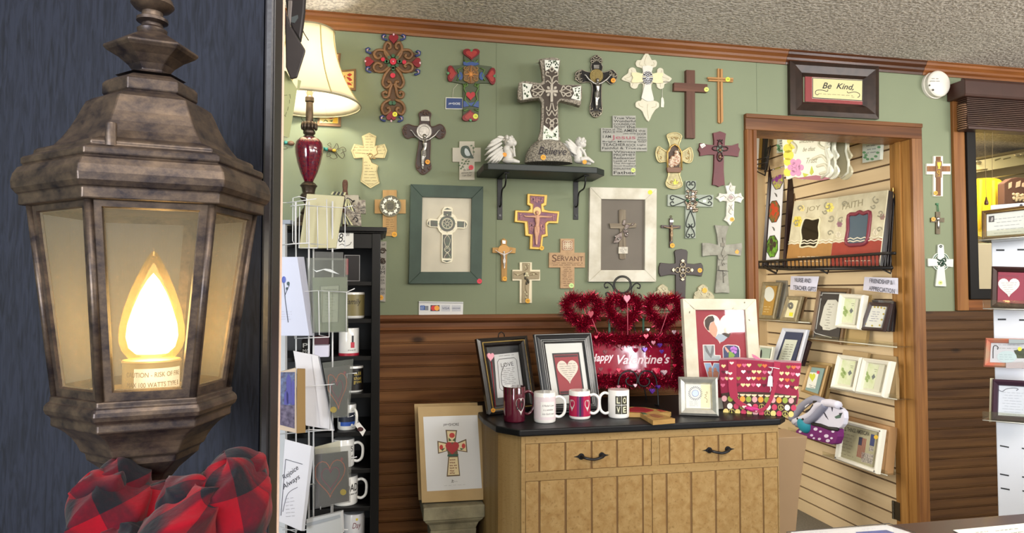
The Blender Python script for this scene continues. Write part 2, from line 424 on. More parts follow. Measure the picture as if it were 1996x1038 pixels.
# panel seam
struct('trim_0', box(box(B(), onY(967,300).x, onY(967,300).x+.0018,-.0008,0, RAIL, CEIL-.06), onY(1475,200).x, onY(1475,200).x+.0018,-.0008,0, dt+.09, CEIL-.06), M((104,112,88),.8))
struct('floor', box(B(),-3,6.6,-5.6,4,-.06,0), M((112,106,94),.9, var=.25, vs=90, bump=.4, bs=300))
struct('ceiling', box(B(),-3,6.6,-5.6,4, CEIL, CEIL+.08), popcorn())
struct('wall_left', box(B(),-3.1,-3,-5.6,4,0, CEIL), green)
struct('wall_right', box(B(),6.6,6.7,-5.6,4,0, CEIL), M((190,182,165),.8))
bm = prism(B(),[[(-3,0),(6.6,0),(6.6, CEIL),(-3, CEIL)],[(-2.9,.5),(-.9,.5),(-.9,2.3),(-2.9,2.3)],[(3.75,1.48),(4.7,1.48),(4.7,2.35),(3.75,2.35)],[(5.42,1.55),(6.4,1.55),(6.4,2.35),(5.42,2.35)]],-5.7,-5.6, lambda x, y, z: (x, z, y))
struct('wall_front', bm, M((190,182,165),.8))
# horizontal beaded pine boards
def beadboard(x0, x1, z1, name, mt):
    P = .0475; prof = [(-.0,0)]; z = z1
    pts = []
    while z > 0:
        za = max(z-P, 0)
        pts += [(.012, z-.0012),(.012, za+.0082),(.0085, za+.0070),(.0112, za+.0055),(.0112, za+.0028),(.006, za+.0012),(.006, za)]
        z = za
        if za == 0: break
    poly = [(0, z1)] + pts + [(0,0)]
    prism_ = B(); prism(prism_, [poly], x0, x1, lambda y, z, x: (x, -y, z))
    return struct(name, prism_, mt)
beadboard(-.6, dl-.05, RAIL-.07, 'trim_1', pine)
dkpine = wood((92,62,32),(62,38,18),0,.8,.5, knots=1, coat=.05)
rail2 = onY(1850,605).z
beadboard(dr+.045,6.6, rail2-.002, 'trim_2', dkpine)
# moulded chair rail
rp = [(0,-.075),(.014,-.075),(.018,-.066),(.026,-.060),(.020,-.050),(.020,-.034),(.034,-.024),(.040,-.014),(.036,-.004),(.030,0),(0,0)]
struct('trim_3', prism(B(),[rp],-.6, dl-.05, lambda y, z, x: (x, -y, z+RAIL)), wood((124,80,50),(88,52,30),0,.8,.34, knots=1, coat=.15))
# crown moulding in three lengths
cp = [(0,-.060),(.010,-.060),(.012,-.050),(.020,-.040),(.022,-.030),(.034,-.018),(.036,-.008),(.042,-.004),(.042,0),(0,0)]
cj = onY(1528,95).x
for k, (xa, xb, mt) in enumerate(((-3, cj, wood((140,92,50),(112,68,34),0,1,.4, coat=.05, dark=(190,150,120))),(cj+.001, cj+.75, wood((116,70,40),(66,36,20),0,1,.35, coat=.2, dark=(100,70,60))),(cj+.752,6.6, wood((140,86,44),(104,60,30),0,1,.3, coat=.25)))):
    struct('trim_%d' % (4+k), prism(B(),[cp], xa, xb, lambda y, z, x: (x, -y, z+CEIL)), mt)
# door casing and jambs (the door itself is off its hinges)
cw = onY(1473,400).x - onY(1451,400).x
ct = onY(1451,223).z
cprof = [(0,0),(.012,0),(.016,.008),(.018,.3),(.013,.36),(.016,.42),(.020,.9),(.014,1),(0,1)]   # (out, across) section
def casing(name, inner, outer, axis, a, b, mt):
    bm = B(); P = [(inner+(outer-inner)*c, o) for o, c in cprof]
    if axis == 'v': prism(bm, [P], a, b, lambda x, o, z: (x, -o, z))
    else: prism(bm, [P], a, b, lambda z, o, x: (x, -o, z))
    struct(name, bm, mt)
casing('trim_7', dl, dl-cw, 'v', 0, dt, trimv); casing('trim_8', dr, dr+cw*1.05, 'v', 0, dt, wood((146,100,54),(110,70,36),2,1,.42, coat=.05, dark=(150,110,84)))
bm = B(); hz = dt+ (ct-dt)
prism(bm, [[(dl-cw, dt),(dr+cw, dt),(dr+cw, ct),(dl-cw, ct)]],-.018,0, lambda x, z, y: (x, y, z)); prism(bm, [[(dl-cw, ct-.02),(dr+cw, ct-.02),(dr+cw, ct),(dl-cw, ct)]],-.024,-.018, lambda x, z, y: (x, y, z))
struct('trim_9', bm, wood((136,90,48),(98,60,30),0,1,.42, coat=.05, dark=(150,110,84)), bevel=.003)
bm = B(); box(bm, dl-.02, dl, .0,.13,0, dt); struct('trim_10', bm, trimv)
bm = B(); box(bm, dr, dr+.02,.0,.13,0, dt); box(bm, dr-.012, dr, .05,.085,0, dt); struct('trim_11', bm, wood((170,124,66),(140,96,46),2,1,.45), bevel=.002)
bm = B(); box(bm, dl, dr, .0,.13, dt, dt+.02); struct('trim_12', bm, trimv)
# hinges left on the jamb
for k, yy in enumerate((383,993)):
    c = onX(1744, yy, dr-.001); h = bpy.data.objects.new('door_hinge', None); COL.objects.link(h); h.location = c
    tag(h, ('brass door hinge leaf on the door jamb beside the '+'red patterned frame') if k == 0 else 'worn steel door hinge low on the door jamb above the desk', 'hinge')
    hm = M((150,120,70) if k == 0 else (120,112,96),.35,1)
    obj('leaf', box(B(),-.002,.0005,-.035,0,-.045,.045), hm, h, bevel=.001)
    bm = B()
    for j in range(5): lathe(bm, [(.0055,-.045+j*.0182),(.0055,-.045+j*.0182+.0165)],10,(-.004,.006,0))
    obj('knuckle', bm, hm, h, smooth='auto')
# window: casing, dark sash, glass
struct('trim_13', prism(B(),[[(onY(1856,400).x, rail2),(wl, rail2),(wl, wt+.05),(onY(1856,400).x, wt+.05)]],-.018,0, lambda x, z, y: (x, y, z)), trimv, bevel=.003)
struct('trim_14', prism(B(),[[(wl, wb-.0),(wr, wb-.0),(wr, rail2),(wl, rail2)]],-.016,0, lambda x, z, y: (x, y, z)), trimw, bevel=.003)
sashm = M((20,17,15),.5, spec=.2)
w1 = bpy.data.objects.new('window_1', None); COL.objects.link(w1); w1['kind'] = 'structure'; w1.location = (wl, 0, wb)
g = .052; sh = (wr-wl); sv = wt-wb
obj('sash', prism(B(),[[(0,0),(sh, 0),(sh, sv),(0, sv)],[(g, g),(g, sv-g),(sh-g, sv-g),(sh-g, g)]],-.03,.05, lambda x, z, y: (x, y, z)), sashm, w1, bevel=.004)
obj('glass', box(B(), g, sh-g, .008,.012, g, sv-g), glassy(), w1)
# ---- the next room behind the doorway and the window
SX = dr+.012                                                # slat wall plane
PW = (wood((214,190,150),(204,178,138),0,.5,.6, bump=.03), M((96,74,50),.8))
def slatwall(name, length, z1, place, step=.0762):
    """panels with T-shaped grooves"""
    bm = B(); z = 0
    while z < z1:
        zt = min(z+step-.009, z1); box(bm, 0, length, -.012,0, z, zt); z += step
    o = struct(name, bm, PW[0], bevel=.0012); o.matrix_world = place
    b2 = B(); box(b2,0, length, 0,.008,0, z1); o2 = obj('groove_backing', b2, PW[1], o)
    return o
yB = onX(1497,560, SX).y
slatwall('wall_side', yB-.13, CEIL, Matrix.Translation((SX, yB, 0)) @ Matrix.Rotation(-PI/2,4, 'Z'))
slatwall('wall_rear', SX-dl+1.6, CEIL, Matrix.Translation((dl-1.6, yB+.34,0)))
struct('wall_partition', box(B(), SX+.01, SX+.03,.13, yB+.3,0, CEIL), M((200,186,160),.8))
struct('wall_corner', box(B(), SX-.09, SX+.01, yB, yB+.34,0, CEIL), wood((214,190,150),(204,178,138),2,.5,.6, bump=.03))
struct('wall_far', box(B(), SX+.03,6.6,2.0,2.1,0, CEIL), M((214,196,150),.8))

# ================================================================ dark painted partition and wall lantern in the foreground
PD = .76
def camp(d): return (CAM + Fv*d*0 + Vector((SY, CY, 0))*d, Rv, Z_)
pn = camp(PD)
T = Thing('partition', None, None, pn, (300,519), root=False)
def navy():
    m = bpy.data.materials.new('painted_oak'); m.use_nodes = True; N = m.node_tree.nodes; L = m.node_tree.links
    b = N['Principled BSDF']; b.inputs['Roughness'].default_value = .6; b.inputs['Specular IOR Level'].default_value = .12
    tc = N.new('ShaderNodeTexCoord'); mp = N.new('ShaderNodeMapping'); mp.inputs['Scale'].default_value = (200,22,200)
    L.new(tc.outputs['Object'], mp.inputs['Vector']); n = N.new('ShaderNodeTexNoise'); n.inputs['Scale'].default_value = 1; n.inputs['Detail'].default_value = 5; n.inputs['Distortion'].default_value = 1.2
    L.new(mp.outputs['Vector'], n.inputs['Vector'])
    r = N.new('ShaderNodeValToRGB'); r.color_ramp.elements[0].position = .3; r.color_ramp.elements[1].position = .6
    r.color_ramp.elements[0].color = lin((16,18,25)) + (1,); r.color_ramp.elements[1].color = lin((28,31,42)) + (1,)
    L.new(n.outputs['Fac'], r.inputs['Fac']); L.new(r.outputs['Color'], b.inputs['Base Color'])
    bp = N.new('ShaderNodeBump'); bp.inputs['Strength'].default_value = .35; bp.inputs['Distance'].default_value = .001
    L.new(n.outputs['Fac'], bp.inputs['Height']); L.new(bp.outputs['Normal'], b.inputs['Normal']); return m
NV = navy()
def lx(x): return T.l(x, 519)[0]
fl = T.l(300,519)[1] - 0; zf = -T.o.z; zc = CEIL - T.o.z
o = T.add('x', box(B(), lx(-500), lx(508), zf, zc, -.026,0), NV, bevel=.001)
o.name = 'wall_foreground'; o['kind'] = 'structure'
for k in ('label', 'category'):
    if k in o: del o[k]
obj('stile', box(B(), lx(509.5), lx(529), zf, zc, -.024,.001), M((40,38,44),.4, bump=.1, bs=120), o, bevel=.003)
obj('stile_edge', box(B(), lx(529.5), lx(532.5), zf, zc, -.022,.003), M((30,27,30),.35), o, bevel=.0015)
obj('edge_strip', box(B(), lx(529.5), lx(533), zf, zc, -.028,-.0225), M((226,196,178),.5), o)

# ---------------------------------------------------------------- wall lantern
ZL = .60; KX = 1.16; PHI = math.radians(26.99)
FLV = Vector((SY, CY, 0))
lan = bpy.data.objects.new('wall_lantern', None); COL.objects.link(lan)
lan.location = CAM + FLV*ZL + Rv*(-.5466*ZL); lan.rotation_euler = (0,0,-YAW)
tag(lan, 'lit six sided bronze wall lantern with glass panes on dark panel', 'lantern')
def lr(x): q = (x-998)/FP; return (-.5466-q)/(1.0336-.454*q)
def lz(y, r): d = ray(200, y); return d.z/d.dot(FLV)*(1-.9986*r)
def rings(L): return [(lr(x)*ZL, lz(y, lr(x))*ZL) for x, y in L]
def hexl(bm, prof, n=6, cap=True):
    R = []
    for r, z in prof:
        R.append([bm.verts.new((-r*math.cos(PHI+2*PI*i/n)*KX, -r*math.sin(PHI+2*PI*i/n), z)) for i in range(n)])
    for a, b in zip(R, R[1:]):
        for i in range(n): bm.faces.new((a[i], a[(i+1) % n], b[(i+1) % n], b[i]))
    if cap: bm.faces.new(R[0][::-1]); bm.faces.new(R[-1])
    return bm
def bronze():
    m = bpy.data.materials.new('antique_bronze'); m.use_nodes = True; N = m.node_tree.nodes; L = m.node_tree.links
    b = N['Principled BSDF']; b.inputs['Roughness'].default_value = .42; b.inputs['Metallic'].default_value = .55
    tc = N.new('ShaderNodeTexCoord'); mp = N.new('ShaderNodeMapping'); mp.inputs['Rotation'].default_value = (0,.6,.5); mp.inputs['Scale'].default_value = (34,34,46)
    L.new(tc.outputs['Object'], mp.inputs['Vector']); n = N.new('ShaderNodeTexNoise'); n.inputs['Scale'].default_value = 1.2; n.inputs['Detail'].default_value = 8; n.inputs['Roughness'].default_value = .7
    L.new(mp.outputs['Vector'], n.inputs['Vector'])
    r = N.new('ShaderNodeValToRGB'); r.color_ramp.elements[0].position = .36; r.color_ramp.elements[1].position = .70
    r.color_ramp.elements[0].color = lin((34,28,33)) + (1,); r.color_ramp.elements[1].color = lin((96,80,66)) + (1,)
    L.new(n.outputs['Fac'], r.inputs['Fac']); L.new(r.outputs['Color'], b.inputs['Base Color'])
    bp = N.new('ShaderNodeBump'); bp.inputs['Strength'].default_value = .2; bp.inputs['Distance'].default_value = .0005
    L.new(n.outputs['Fac'], bp.inputs['Height']); L.new(bp.outputs['Normal'], b.inputs['Normal']); return m
BZ = bronze()
roof = rings([(215,141),(196,145),(190,149),(190,170),(196,174),(172,177),(158,182),(150,195),(140,213),(127,232),(112,250),(96,264),(64,268),(58,271),(58,279),(36,282),(33,285),(33,296),(40,300),(26,304),(17,316),(13,332),(15,347),(24,358),(30,361),(30,384),(52,388)])
obj('roof', hexl(B(), roof), BZ, lan, bevel=.0012)
capr = [(.0,.0)]
cz = lambda y: lz(y, .03)*ZL
fin = [(.026, cz(141)),(.016, cz(137)),(.0135, cz(130)),(.017, cz(118)),(.024, cz(104)),(.032, cz(93)),(.0345, cz(87)),(.034, cz(83)),(.026, cz(72)),(.018, cz(60)),(.012, cz(52))]
obj('finial_cap', hexl(B(), fin[::-1]), BZ, lan, bevel=.0008)
obj('finial', lathe(B(),[(.0105, cz(54)),(.012, cz(50)),(.0125, cz(44)),(.009, cz(38)),(.0085, cz(32)),(.013, cz(28)),(.013, cz(22)),(.009, cz(18)),(.0085, cz(8)),(.015, cz(2)),(.018, cz(-6)),(.016, cz(-18)),(.009, cz(-30)),(.003, cz(-44)),(0, cz(-48))],24), BZ, lan, smooth='auto')
# thumb screw at the front corner of the roof
rs = roof[14]; ax = (-rs[0]*math.cos(PHI+PI/3)*KX*.93,-rs[0]*math.sin(PHI+PI/3)*.93)
obj('roof_knob', lathe(B(),[(.0042, roof[13][1]-.004),(.0042, roof[13][1]+.013),(.0038, roof[13][1]+.0145),(.001, roof[13][1]+.0152)],12,(ax[0]+.012, ax[1]+.001,.0)), BZ, lan, smooth='auto')
low = rings([(116,782),(101,785),(101,797),(95,800),(90,807),(89,815),(93,823),(104,829),(104,846),(116,849),(132,857),(146,868),(156,880),(163,893),(172,895),(175,908),(190,916),(215,930),(236,950),(240,985),(240,1050)])
obj('base', hexl(B(), low), BZ, lan, bevel=.0012)
# six face frames of the cage and their panes
rt, zt = lr(54)*ZL, lz(386, lr(54))*ZL; rb, zb_ = lr(112)*ZL, lz(784, lr(112))*ZL
def hx(r, i): return Vector((-r*math.cos(PHI+2*PI*i/6)*KX, -r*math.sin(PHI+2*PI*i/6),0))
bm = B(); panes = []
for i in range(6):
    tl, tr = hx(rt, i)+Z_*zt, hx(rt, i+1)+Z_*zt; bl, br = hx(rb, i)+Z_*zb_, hx(rb, i+1)+Z_*zb_
    n = (tr-tl).cross(bl-tl).normalized(); c = (tl+tr+bl+br)/4
    if n.dot(Vector((c.x, c.y, 0))) < 0: n = -n
    def q(s, t): return (tl*(1-s)+tr*s)*(1-t)+(bl*(1-s)+br*s)*t
    wt_, wb_ = .10,.13
    outer = [q(0,0), q(1,0), q(1,1), q(0,1)]; inner = [q(wt_, .035), q(1-wt_, .035), q(1-wb_, .955), q(wb_, .955)]
    inn2 = [p - n*.004 for p in [q(wt_+.015,.045), q(1-wt_-.015,.045), q(1-wb_-.02,.945), q(wb_+.02,.945)]]
    R = [[bm.verts.new(p) for p in L] for L in (outer, inner, inn2,[p - n*.004 for p in outer])]
    for a, b in zip(R, R[1:]):
        for j in range(4): bm.faces.new((a[j], a[(j+1) % 4], b[(j+1) % 4], b[j]))
    panes.append([p - n*.0025 for p in [q(wt_, .035), q(1-wt_, .035), q(1-wb_, .955), q(wb_, .955)]])
obj('cage', bm, BZ, lan)
bm = B()
for i in range(6): sweep(bm, [hx(rt*.995, i)+Z_*zt, hx(rb*.995, i)+Z_*zb_],.0032,8)
obj('corner_rib', bm, BZ, lan, smooth=True)
LG = glassy((255,250,238),.11,(246,232,196), seed=True)
for P in panes:
    bm = B(); bm.faces.new([bm.verts.new(p) for p in P]); obj('pane', bm, LG, lan)
# bulb, socket sleeve and its printed label
def bx_(x): return (x-300)/FP*ZL/.96
zB = lambda y: lz(y, 0)*ZL
bx = bx_(306) - 0*ZL; cx0 = (300-287)/FP*ZL*.9
bprof = [(0,488),(5,492),(12,503),(20,520),(30,543),(41,572),(51,606),(57,640),(57,662),(52,680),(42,694),(34,700)]
obj('bulb', lathe(B(),[(r/FP*ZL*1.0, zB(y)) for r, y in bprof],32,(cx0,0,0), cap=False), glassy((255,236,190),.06,(255,215,140)), lan, smooth=True)
gm = bpy.data.materials.new('glowing_filament'); gm.use_nodes = True; gb = gm.node_tree.nodes['Principled BSDF']
gb.inputs['Base Color'].default_value = (0,0,0,1); gb.inputs['Emission Color'].default_value = lin((255,230,184)) + (1,); gb.inputs['Emission Strength'].default_value = 20
gprof = [(0,532),(10,545),(22,568),(34,600),(43,632),(45,655),(40,676),(28,688),(0,690)]
obj('glow', lathe(B(),[(r/FP*ZL, zB(y)) for r, y in gprof],24,(cx0,0,0)), gm, lan, smooth=True)
sk = obj('socket', lathe(B(),[(0, zB(699)),(50/FP*ZL, zB(699)),(52/FP*ZL, zB(702)),(50/FP*ZL, zB(706)),(50/FP*ZL, zB(772)),(60/FP*ZL, zB(776)),(62/FP*ZL, zB(790))],32,(cx0,0,0)), M((196,170,120),.35,.6), lan, smooth='auto')
def curved_patch(name, parent, c, r, a0, a1, z0, z1, mat, seg=14):
    """patch on an upright cylinder; angles measured from local -y, positive to the right"""
    bm = B(); pr = None
    for i in range(seg+1):
        a = a0+(a1-a0)*i/seg; x, y = c[0]+r*math.sin(a), c[1]-r*math.cos(a)
        v = (bm.verts.new((x, y, z0)), bm.verts.new((x, y, z1)))
        if pr: bm.faces.new((pr[0], v[0], v[1], pr[1]))
        pr = v
    return obj(name, bm, mat, parent, smooth=True)
def curved_text(name, parent, c, r, lines, mat, shear=0, bold=0):
    """lines: (string, angle start, angle end, z bottom, height)"""
    bm = B()
    for t, a0, a1, z0, h in lines:
        vs, fs = text_geo(t, shear, bold); W = []
        for p in vs:
            a = a0+(a1-a0)*p[0]; W.append(bm.verts.new((c[0]+r*math.sin(a), c[1]-r*math.cos(a), z0+h*p[1])))
        for f in fs:
            try: bm.faces.new([W[i] for i in f])
            except ValueError: pass
    return obj(name, bm, mat, parent)
rs_ = 50.6/FP*ZL; va = .5
curved_patch('warning_label', lan, (cx0,0), rs_, -.62+va, 1.25+va, zB(757), zB(713), M((235,228,214),.6))
curved_text('label_lettering', lan, (cx0,0), rs_+.0003,[('CAUTION - RISK OF FIRE', -.95+va, 1.15+va, zB(729),.0042),('MAX 100 WATTS TYPE B', -.9+va, 1.1+va, zB(748),.0042)], M((130,110,80),.7))
obj('lantern_floor', hexl(B(),[(rb*.97, zb_-.004),(rb*.97, zb_+.001)]), M((176,150,104),.4,.5), lan)
# arm back to the panel and its mounting plate (behind the scarf)
bm = B(); sweep(bm, [(0,0, zB(960)),(0,.03, zB(1010)),(0,.08, zB(1040)),(0, PD-ZL-.004, zB(1062))],.009,12); obj('arm', bm, BZ, lan, smooth=True)
obj('mounting_plate', lathe(B(),[(.03, PD-ZL-.012),(.03, PD-ZL-.001)],24,(0,0, zB(1062)), axis='y'), BZ, lan, bevel=.002)

# ---------------------------------------------------------------- plaid scarf tied around the lantern stem
def plaid():
    m = bpy.data.materials.new('buffalo_plaid'); m.use_nodes = True; N = m.node_tree.nodes; L = m.node_tree.links
    b = N['Principled BSDF']; b.inputs['Roughness'].default_value = .95; b.inputs['Sheen Weight'].default_value = .08; b.inputs['Specular IOR Level'].default_value = .05
    uv = N.new('ShaderNodeUVMap'); sep = N.new('ShaderNodeSeparateXYZ'); L.new(uv.outputs[0], sep.inputs[0]); s = None
    for k in (0,1):
        f = N.new('ShaderNodeMath'); f.operation = 'FRACT'; L.new(sep.outputs[k], f.inputs[0])
        g2 = N.new('ShaderNodeMapRange'); g2.inputs[1].default_value = .42; g2.inputs[2].default_value = .58; L.new(f.outputs[0], g2.inputs[0])
        if s is None: s = g2
        else:
            a = N.new('ShaderNodeMath'); a.operation = 'ADD'; L.new(s.outputs[0], a.inputs[0]); L.new(g2.outputs[0], a.inputs[1])
    n = N.new('ShaderNodeTexNoise'); n.inputs['Scale'].default_value = 220; tc = N.new('ShaderNodeTexCoord'); L.new(tc.outputs['Object'], n.inputs['Vector'])
    r = N.new('ShaderNodeValToRGB'); r.color_ramp.elements[0].position = 0; r.color_ramp.elements[1].position = 1
    r.color_ramp.elements[0].color = lin((112,10,23)) + (1,); r.color_ramp.elements[1].color = lin((20,20,26)) + (1,)
    e = r.color_ramp.elements.new(.5); e.color = lin((66,14,24)) + (1,)
    h = N.new('ShaderNodeMath'); h.operation = 'MULTIPLY'; h.inputs[1].default_value = .5; L.new(a.outputs[0], h.inputs[0])
    j = N.new('ShaderNodeMath'); j.operation = 'MULTIPLY_ADD'; j.inputs[1].default_value = .30; L.new(n.outputs['Fac'], j.inputs[0])
    k = N.new('ShaderNodeMath'); k.operation = 'SUBTRACT'; k.inputs[1].default_value = .15; L.new(h.outputs[0], k.inputs[0]); L.new(k.outputs[0], j.inputs[2])
    L.new(j.outputs[0], r.inputs['Fac']); L.new(r.outputs['Color'], b.inputs['Base Color'])
    bp = N.new('ShaderNodeBump'); bp.inputs['Strength'].default_value = .5; bp.inputs['Distance'].default_value = .001
    L.new(n.outputs['Fac'], bp.inputs['Height']); L.new(bp.outputs['Normal'], b.inputs['Normal']); return m
sc_ = Thing('plaid_scarf', 'red and black buffalo plaid scarf bunched beneath the lantern', 'scarf', (CAM+FLV*.55, Rv, Z_),(300,1000), root=False)
bm = B(); uvl = bm.loops.layers.uv.new('UVMap')
def lobe(x, y, z, rx, ry, rz, rot, folds, amp, uvo, us=2.6, vs_=2.2, ph=0.0, nu=56, nv=36):
    c = sc_.l3(x, y, 0); c.z = z; k = sc_.scale(x, y); G = []; cr, sr = math.cos(rot), math.sin(rot)
    for i in range(nu+1):
        row = []
        for j in range(nv+1):
            a = 2*PI*i/nu; t = PI*j/nv
            f = 1 + amp*(1-2.2*abs(math.sin(folds*a/2*1.0+ph+1.6*math.sin(2*t+ph)))**.6)*math.sin(t) + amp*.45*math.sin(4*t+2.1*a+ph)
            px, py, pz = rx*k*f*math.sin(t)*math.cos(a), ry*k*f*math.cos(t), rz*f*math.sin(t)*math.sin(a)
            row.append((Vector((c.x+px*cr-py*sr, c.y+px*sr+py*cr, c.z+pz)),(uvo[0]+us*i/nu*2, uvo[1]+vs_*j/nv)))
        G.append(row)
    V = [[bm.verts.new(p[0]) for p in row] for row in G[:nu]]; V.append(V[0])
    for i in range(nu):
        for j in range(nv):
            fc = bm.faces.new((V[i][j], V[i+1][j], V[i+1][j+1], V[i][j+1])); fc.smooth = True
            for lp, (ii, jj) in zip(fc.loops, ((i, j),(i+1, j),(i+1, j+1),(i, j+1))): lp[uvl].uv = G[ii][jj][1]
lobe(240,1005,.012,72,92,.045,.50,3,.12,(.2,.1), ph=.4)
lobe(222,960,-.01,50,62,.035,.15,2,.10,(.6,.4),1.6,1.5, ph=1.0)
lobe(382,1012,.022,66,100,.050,-.75,3,.13,(.0,.7), ph=2.1)
lobe(448,1000,-.012,66,98,.050,.2,3,.12,(.35,.2), ph=.8)
lobe(420,958,-.045,62,60,.035,.5,2,.08,(.5,.55),1.5,1.2, ph=.3)
lobe(306,1050,.040,70,62,.035,.3,3,.14,(.55,.55),1.2,1.0, ph=1.3)
lobe(300,1012,-.02,110,60,.045,0,4,.10,(.2,.85),2,1.2, ph=2.3)
lobe(378,962,.012,50,50,.03,-.8,2,.12,(.1,.3),1.2,1, ph=.2)
lobe(218,950,.012,42,44,.03,.6,2,.12,(.3,.1),1.2,1, ph=1.2)
lobe(330,1075,.0,190,85,.06,0,5,.08,(.1,.3), ph=.5)
o = sc_.add('x', bm, plaid())

# ---------------------------------------------------------------- black bookcase of mugs
BY = -.34; BK = M((13,11,11),.4, var=.15, vs=8, spec=.3)
bxr = onY(741,600, BY).x; bxl = bxr - .86
btop = onY(700,441.5, BY-.02).z
bk = bpy.data.objects.new('bookcase', None); COL.objects.link(bk); bk.location = (bxl, BY, 0)
tag(bk, 'tall black open bookcase of mugs behind the white card rack', 'bookcase')
W_ = bxr-bxl; dD = -BY-.045
shz = [onY(700, y, BY).z for y in (548,621,694,767,841,914,988,1062)]
obj('side_panel', box(B(),0,.022,0, dD, 0, btop-.022), BK, bk, bevel=.001)
obj('side_panel', box(B(), W_-.022, W_, 0, dD, 0, btop-.022), BK, bk, bevel=.001)
obj('back_panel', box(B(),.022, W_-.022, dD-.008, dD, 0, btop-.022), BK, bk)
bm = prism(B(),[[(-.022,-.02),(W_+.022,-.02),(W_+.022, dD),(-.022, dD)]], btop-.016, btop); box(bm, -.012, W_+.012,-.01, dD, btop-.022, btop-.016)
obj('top_board', bm, BK, bk, bevel=.002)
for z in shz: obj('shelf', box(B(),.022, W_-.022,.004, dD-.008, z-.015, z), BK, bk, bevel=.001)
obj('top_rail', box(B(),.022, W_-.022,.002,.016, btop-.075, btop-.022), BK, bk, bevel=.001)
obj('front_stile', box(B(), W_-.03, W_-.0005,-.004,0,0, btop-.022), BK, bk, bevel=.001)

WHT = M((236,233,228),.18, coat=.6)
def mug(label, x, y, Z, r, h, face, hand=None, c=WHT, inner=None, group=None, rim=None, yy=None, dx=0, hs=.62, hw=.5):
    """x, y: photo point of the mug's base centre on level Z (or plane yy); face/hand: directions in degrees, 0 = toward the camera wall normal, + to the right"""
    p = onZ(x, y, Z) if yy is None else Vector((onY(x, y, yy).x, yy, Z))
    e = bpy.data.objects.new('mug', None); COL.objects.link(e); e.location = (p.x+dx, p.y, Z); tag(e, label, 'mug', group)
    t = .0035
    body = lathe(B(),[(0,0),(r-.004,0),(r-.0015,.0025),(r, .006),(r, h-.003),(r-.0012, h),(r-t+.0012, h)],40)
    obj('body', body, c, e, smooth='auto', ang=50)
    obj('inside', lathe(B(),[(r-t+.0012, h),(r-t, h-.003),(r-t, .008),(r-.012,.005),(0,.005)],40, cap=False), inner or c, e, smooth='auto', ang=50)
    if hand is not None:
        a = math.radians(hand); d = Vector((math.sin(a),-math.cos(a),0)); zc_ = h*.5; hh = h*hs/2; hd = h*hw*.62
        pts = [d*(r-.003)+Z_*(zc_+hh), d*(r+hd*.45)+Z_*(zc_+hh*1.12), d*(r+hd*.92)+Z_*(zc_+hh*.75), d*(r+hd)+Z_*(zc_), d*(r+hd*.86)+Z_*(zc_-hh*.7), d*(r+hd*.4)+Z_*(zc_-hh*1.05), d*(r-.003)+Z_*(zc_-hh*.95)]
        sweep_ = sweep(B(), smoothpts(pts, 5),.0052,10); obj('handle', sweep_, c if rim is None else rim, e, smooth=True)
    e['_r'] = r; return e
def deg(*a): return [math.radians(v) for v in a]
def patch(e, a0, a1, z0, z1, mat, name='print', off=.0003, parent=None):
    a0, a1 = deg(a0, a1); return curved_patch(name, parent or e, (0,0), e['_r']+off, a0, a1, z0, z1, mat)
def ctext(e, lines, mat, off=.0009, shear=0, bold=0, name='lettering'):
    return curved_text(name, e, (0,0), e['_r']+off, [(t, *deg(a0, a1), z, hh) for t, a0, a1, z, hh in lines], mat, shear, bold)
def cheart(e, ac, zc, w, h, mat, off=.0006, name='heart'):
    """filled heart wrapped on the cylinder"""
    bm = B(); r = e['_r']+off; H_ = heart(0,0,1,1,28); rows = []
    from mathutils.geometry import tessellate_polygon as tp
    pts = [Vector((p[0]*w, -p[1]*h, 0)) for p in H_]; V = [bm.verts.new((r*math.sin(math.radians(ac)+p.x/r),-r*math.cos(math.radians(ac)+p.x/r), zc+p.y)) for p in pts]
    n = len(V)
    for i in range(n//2):
        j = n-1-i
        q = [V[i], V[i+1], V[j], V[(j+1) % n]]; q = list(dict.fromkeys(q))
        if len(q) >= 3:
            try: bm.faces.new(q)
            except ValueError: pass
    return obj(name, bm, mat, e)
INK = M((34,30,28),.6)
mz = dict(yy=BY+.06)
m1 = mug('olive mug with dark script and white rims on the black bookcase shelf', 688,620, shz[1],.041,.094,10, None, group=None, **mz)
patch(m1,-80,80,.010,.086, M((128,116,74),.4)); ctext(m1,[('Family', -38,42,.045,.026)], INK, shear=.3)
m2 = mug('white mug with red nail polish picture and red base band', 680,692, shz[2],.036,.098,10, None, **mz)
patch(m2,-90,90,.0,.009, M((168,28,50),.4)); patch(m2,12,34,.028,.048, M((190,40,60),.3)); patch(m2,17,29,.048,.072, M((30,20,22),.3), name='bottle_cap'); ctext(m2,[('nail', -2,40,.018,.005)], INK)
m3 = mug('black mug with gold lettering and white rims behind dark heart card', 688,766, shz[3],.036,.094,10, None, **mz)
patch(m3,-80,80,.008,.086, M((30,26,24),.4)); ctext(m3,[('all', 8,48,.062,.012),('that', 5,52,.046,.012),('grows', 5,54,.030,.012)], M((196,170,80),.4))
m4 = mug('white mug with blue and black picture beside the hanging tag', 676,841, shz[4],.033,.090,10,35, **mz)
patch(m4,-60,75,.030,.062, M((36,40,56),.4)); patch(m4,-40,75,.016,.030, M((46,84,170),.4), name='print')
m5 = mug('white mug with big handle below the hanging tag', 670,914, shz[5],.037,.098,10,82, **mz)
ctext(m5,[('S', 42,58,.055,.02),('g', 45,60,.028,.014)], INK)
m6 = mug('white DAD mug with round handle behind lower heart card', 673,988, shz[6],.044,.100,10,82, **mz)
ctext(m6,[('DAD', 2,66,.05,.026),('number one', 10,66,.038,.006)], INK, bold=.01)
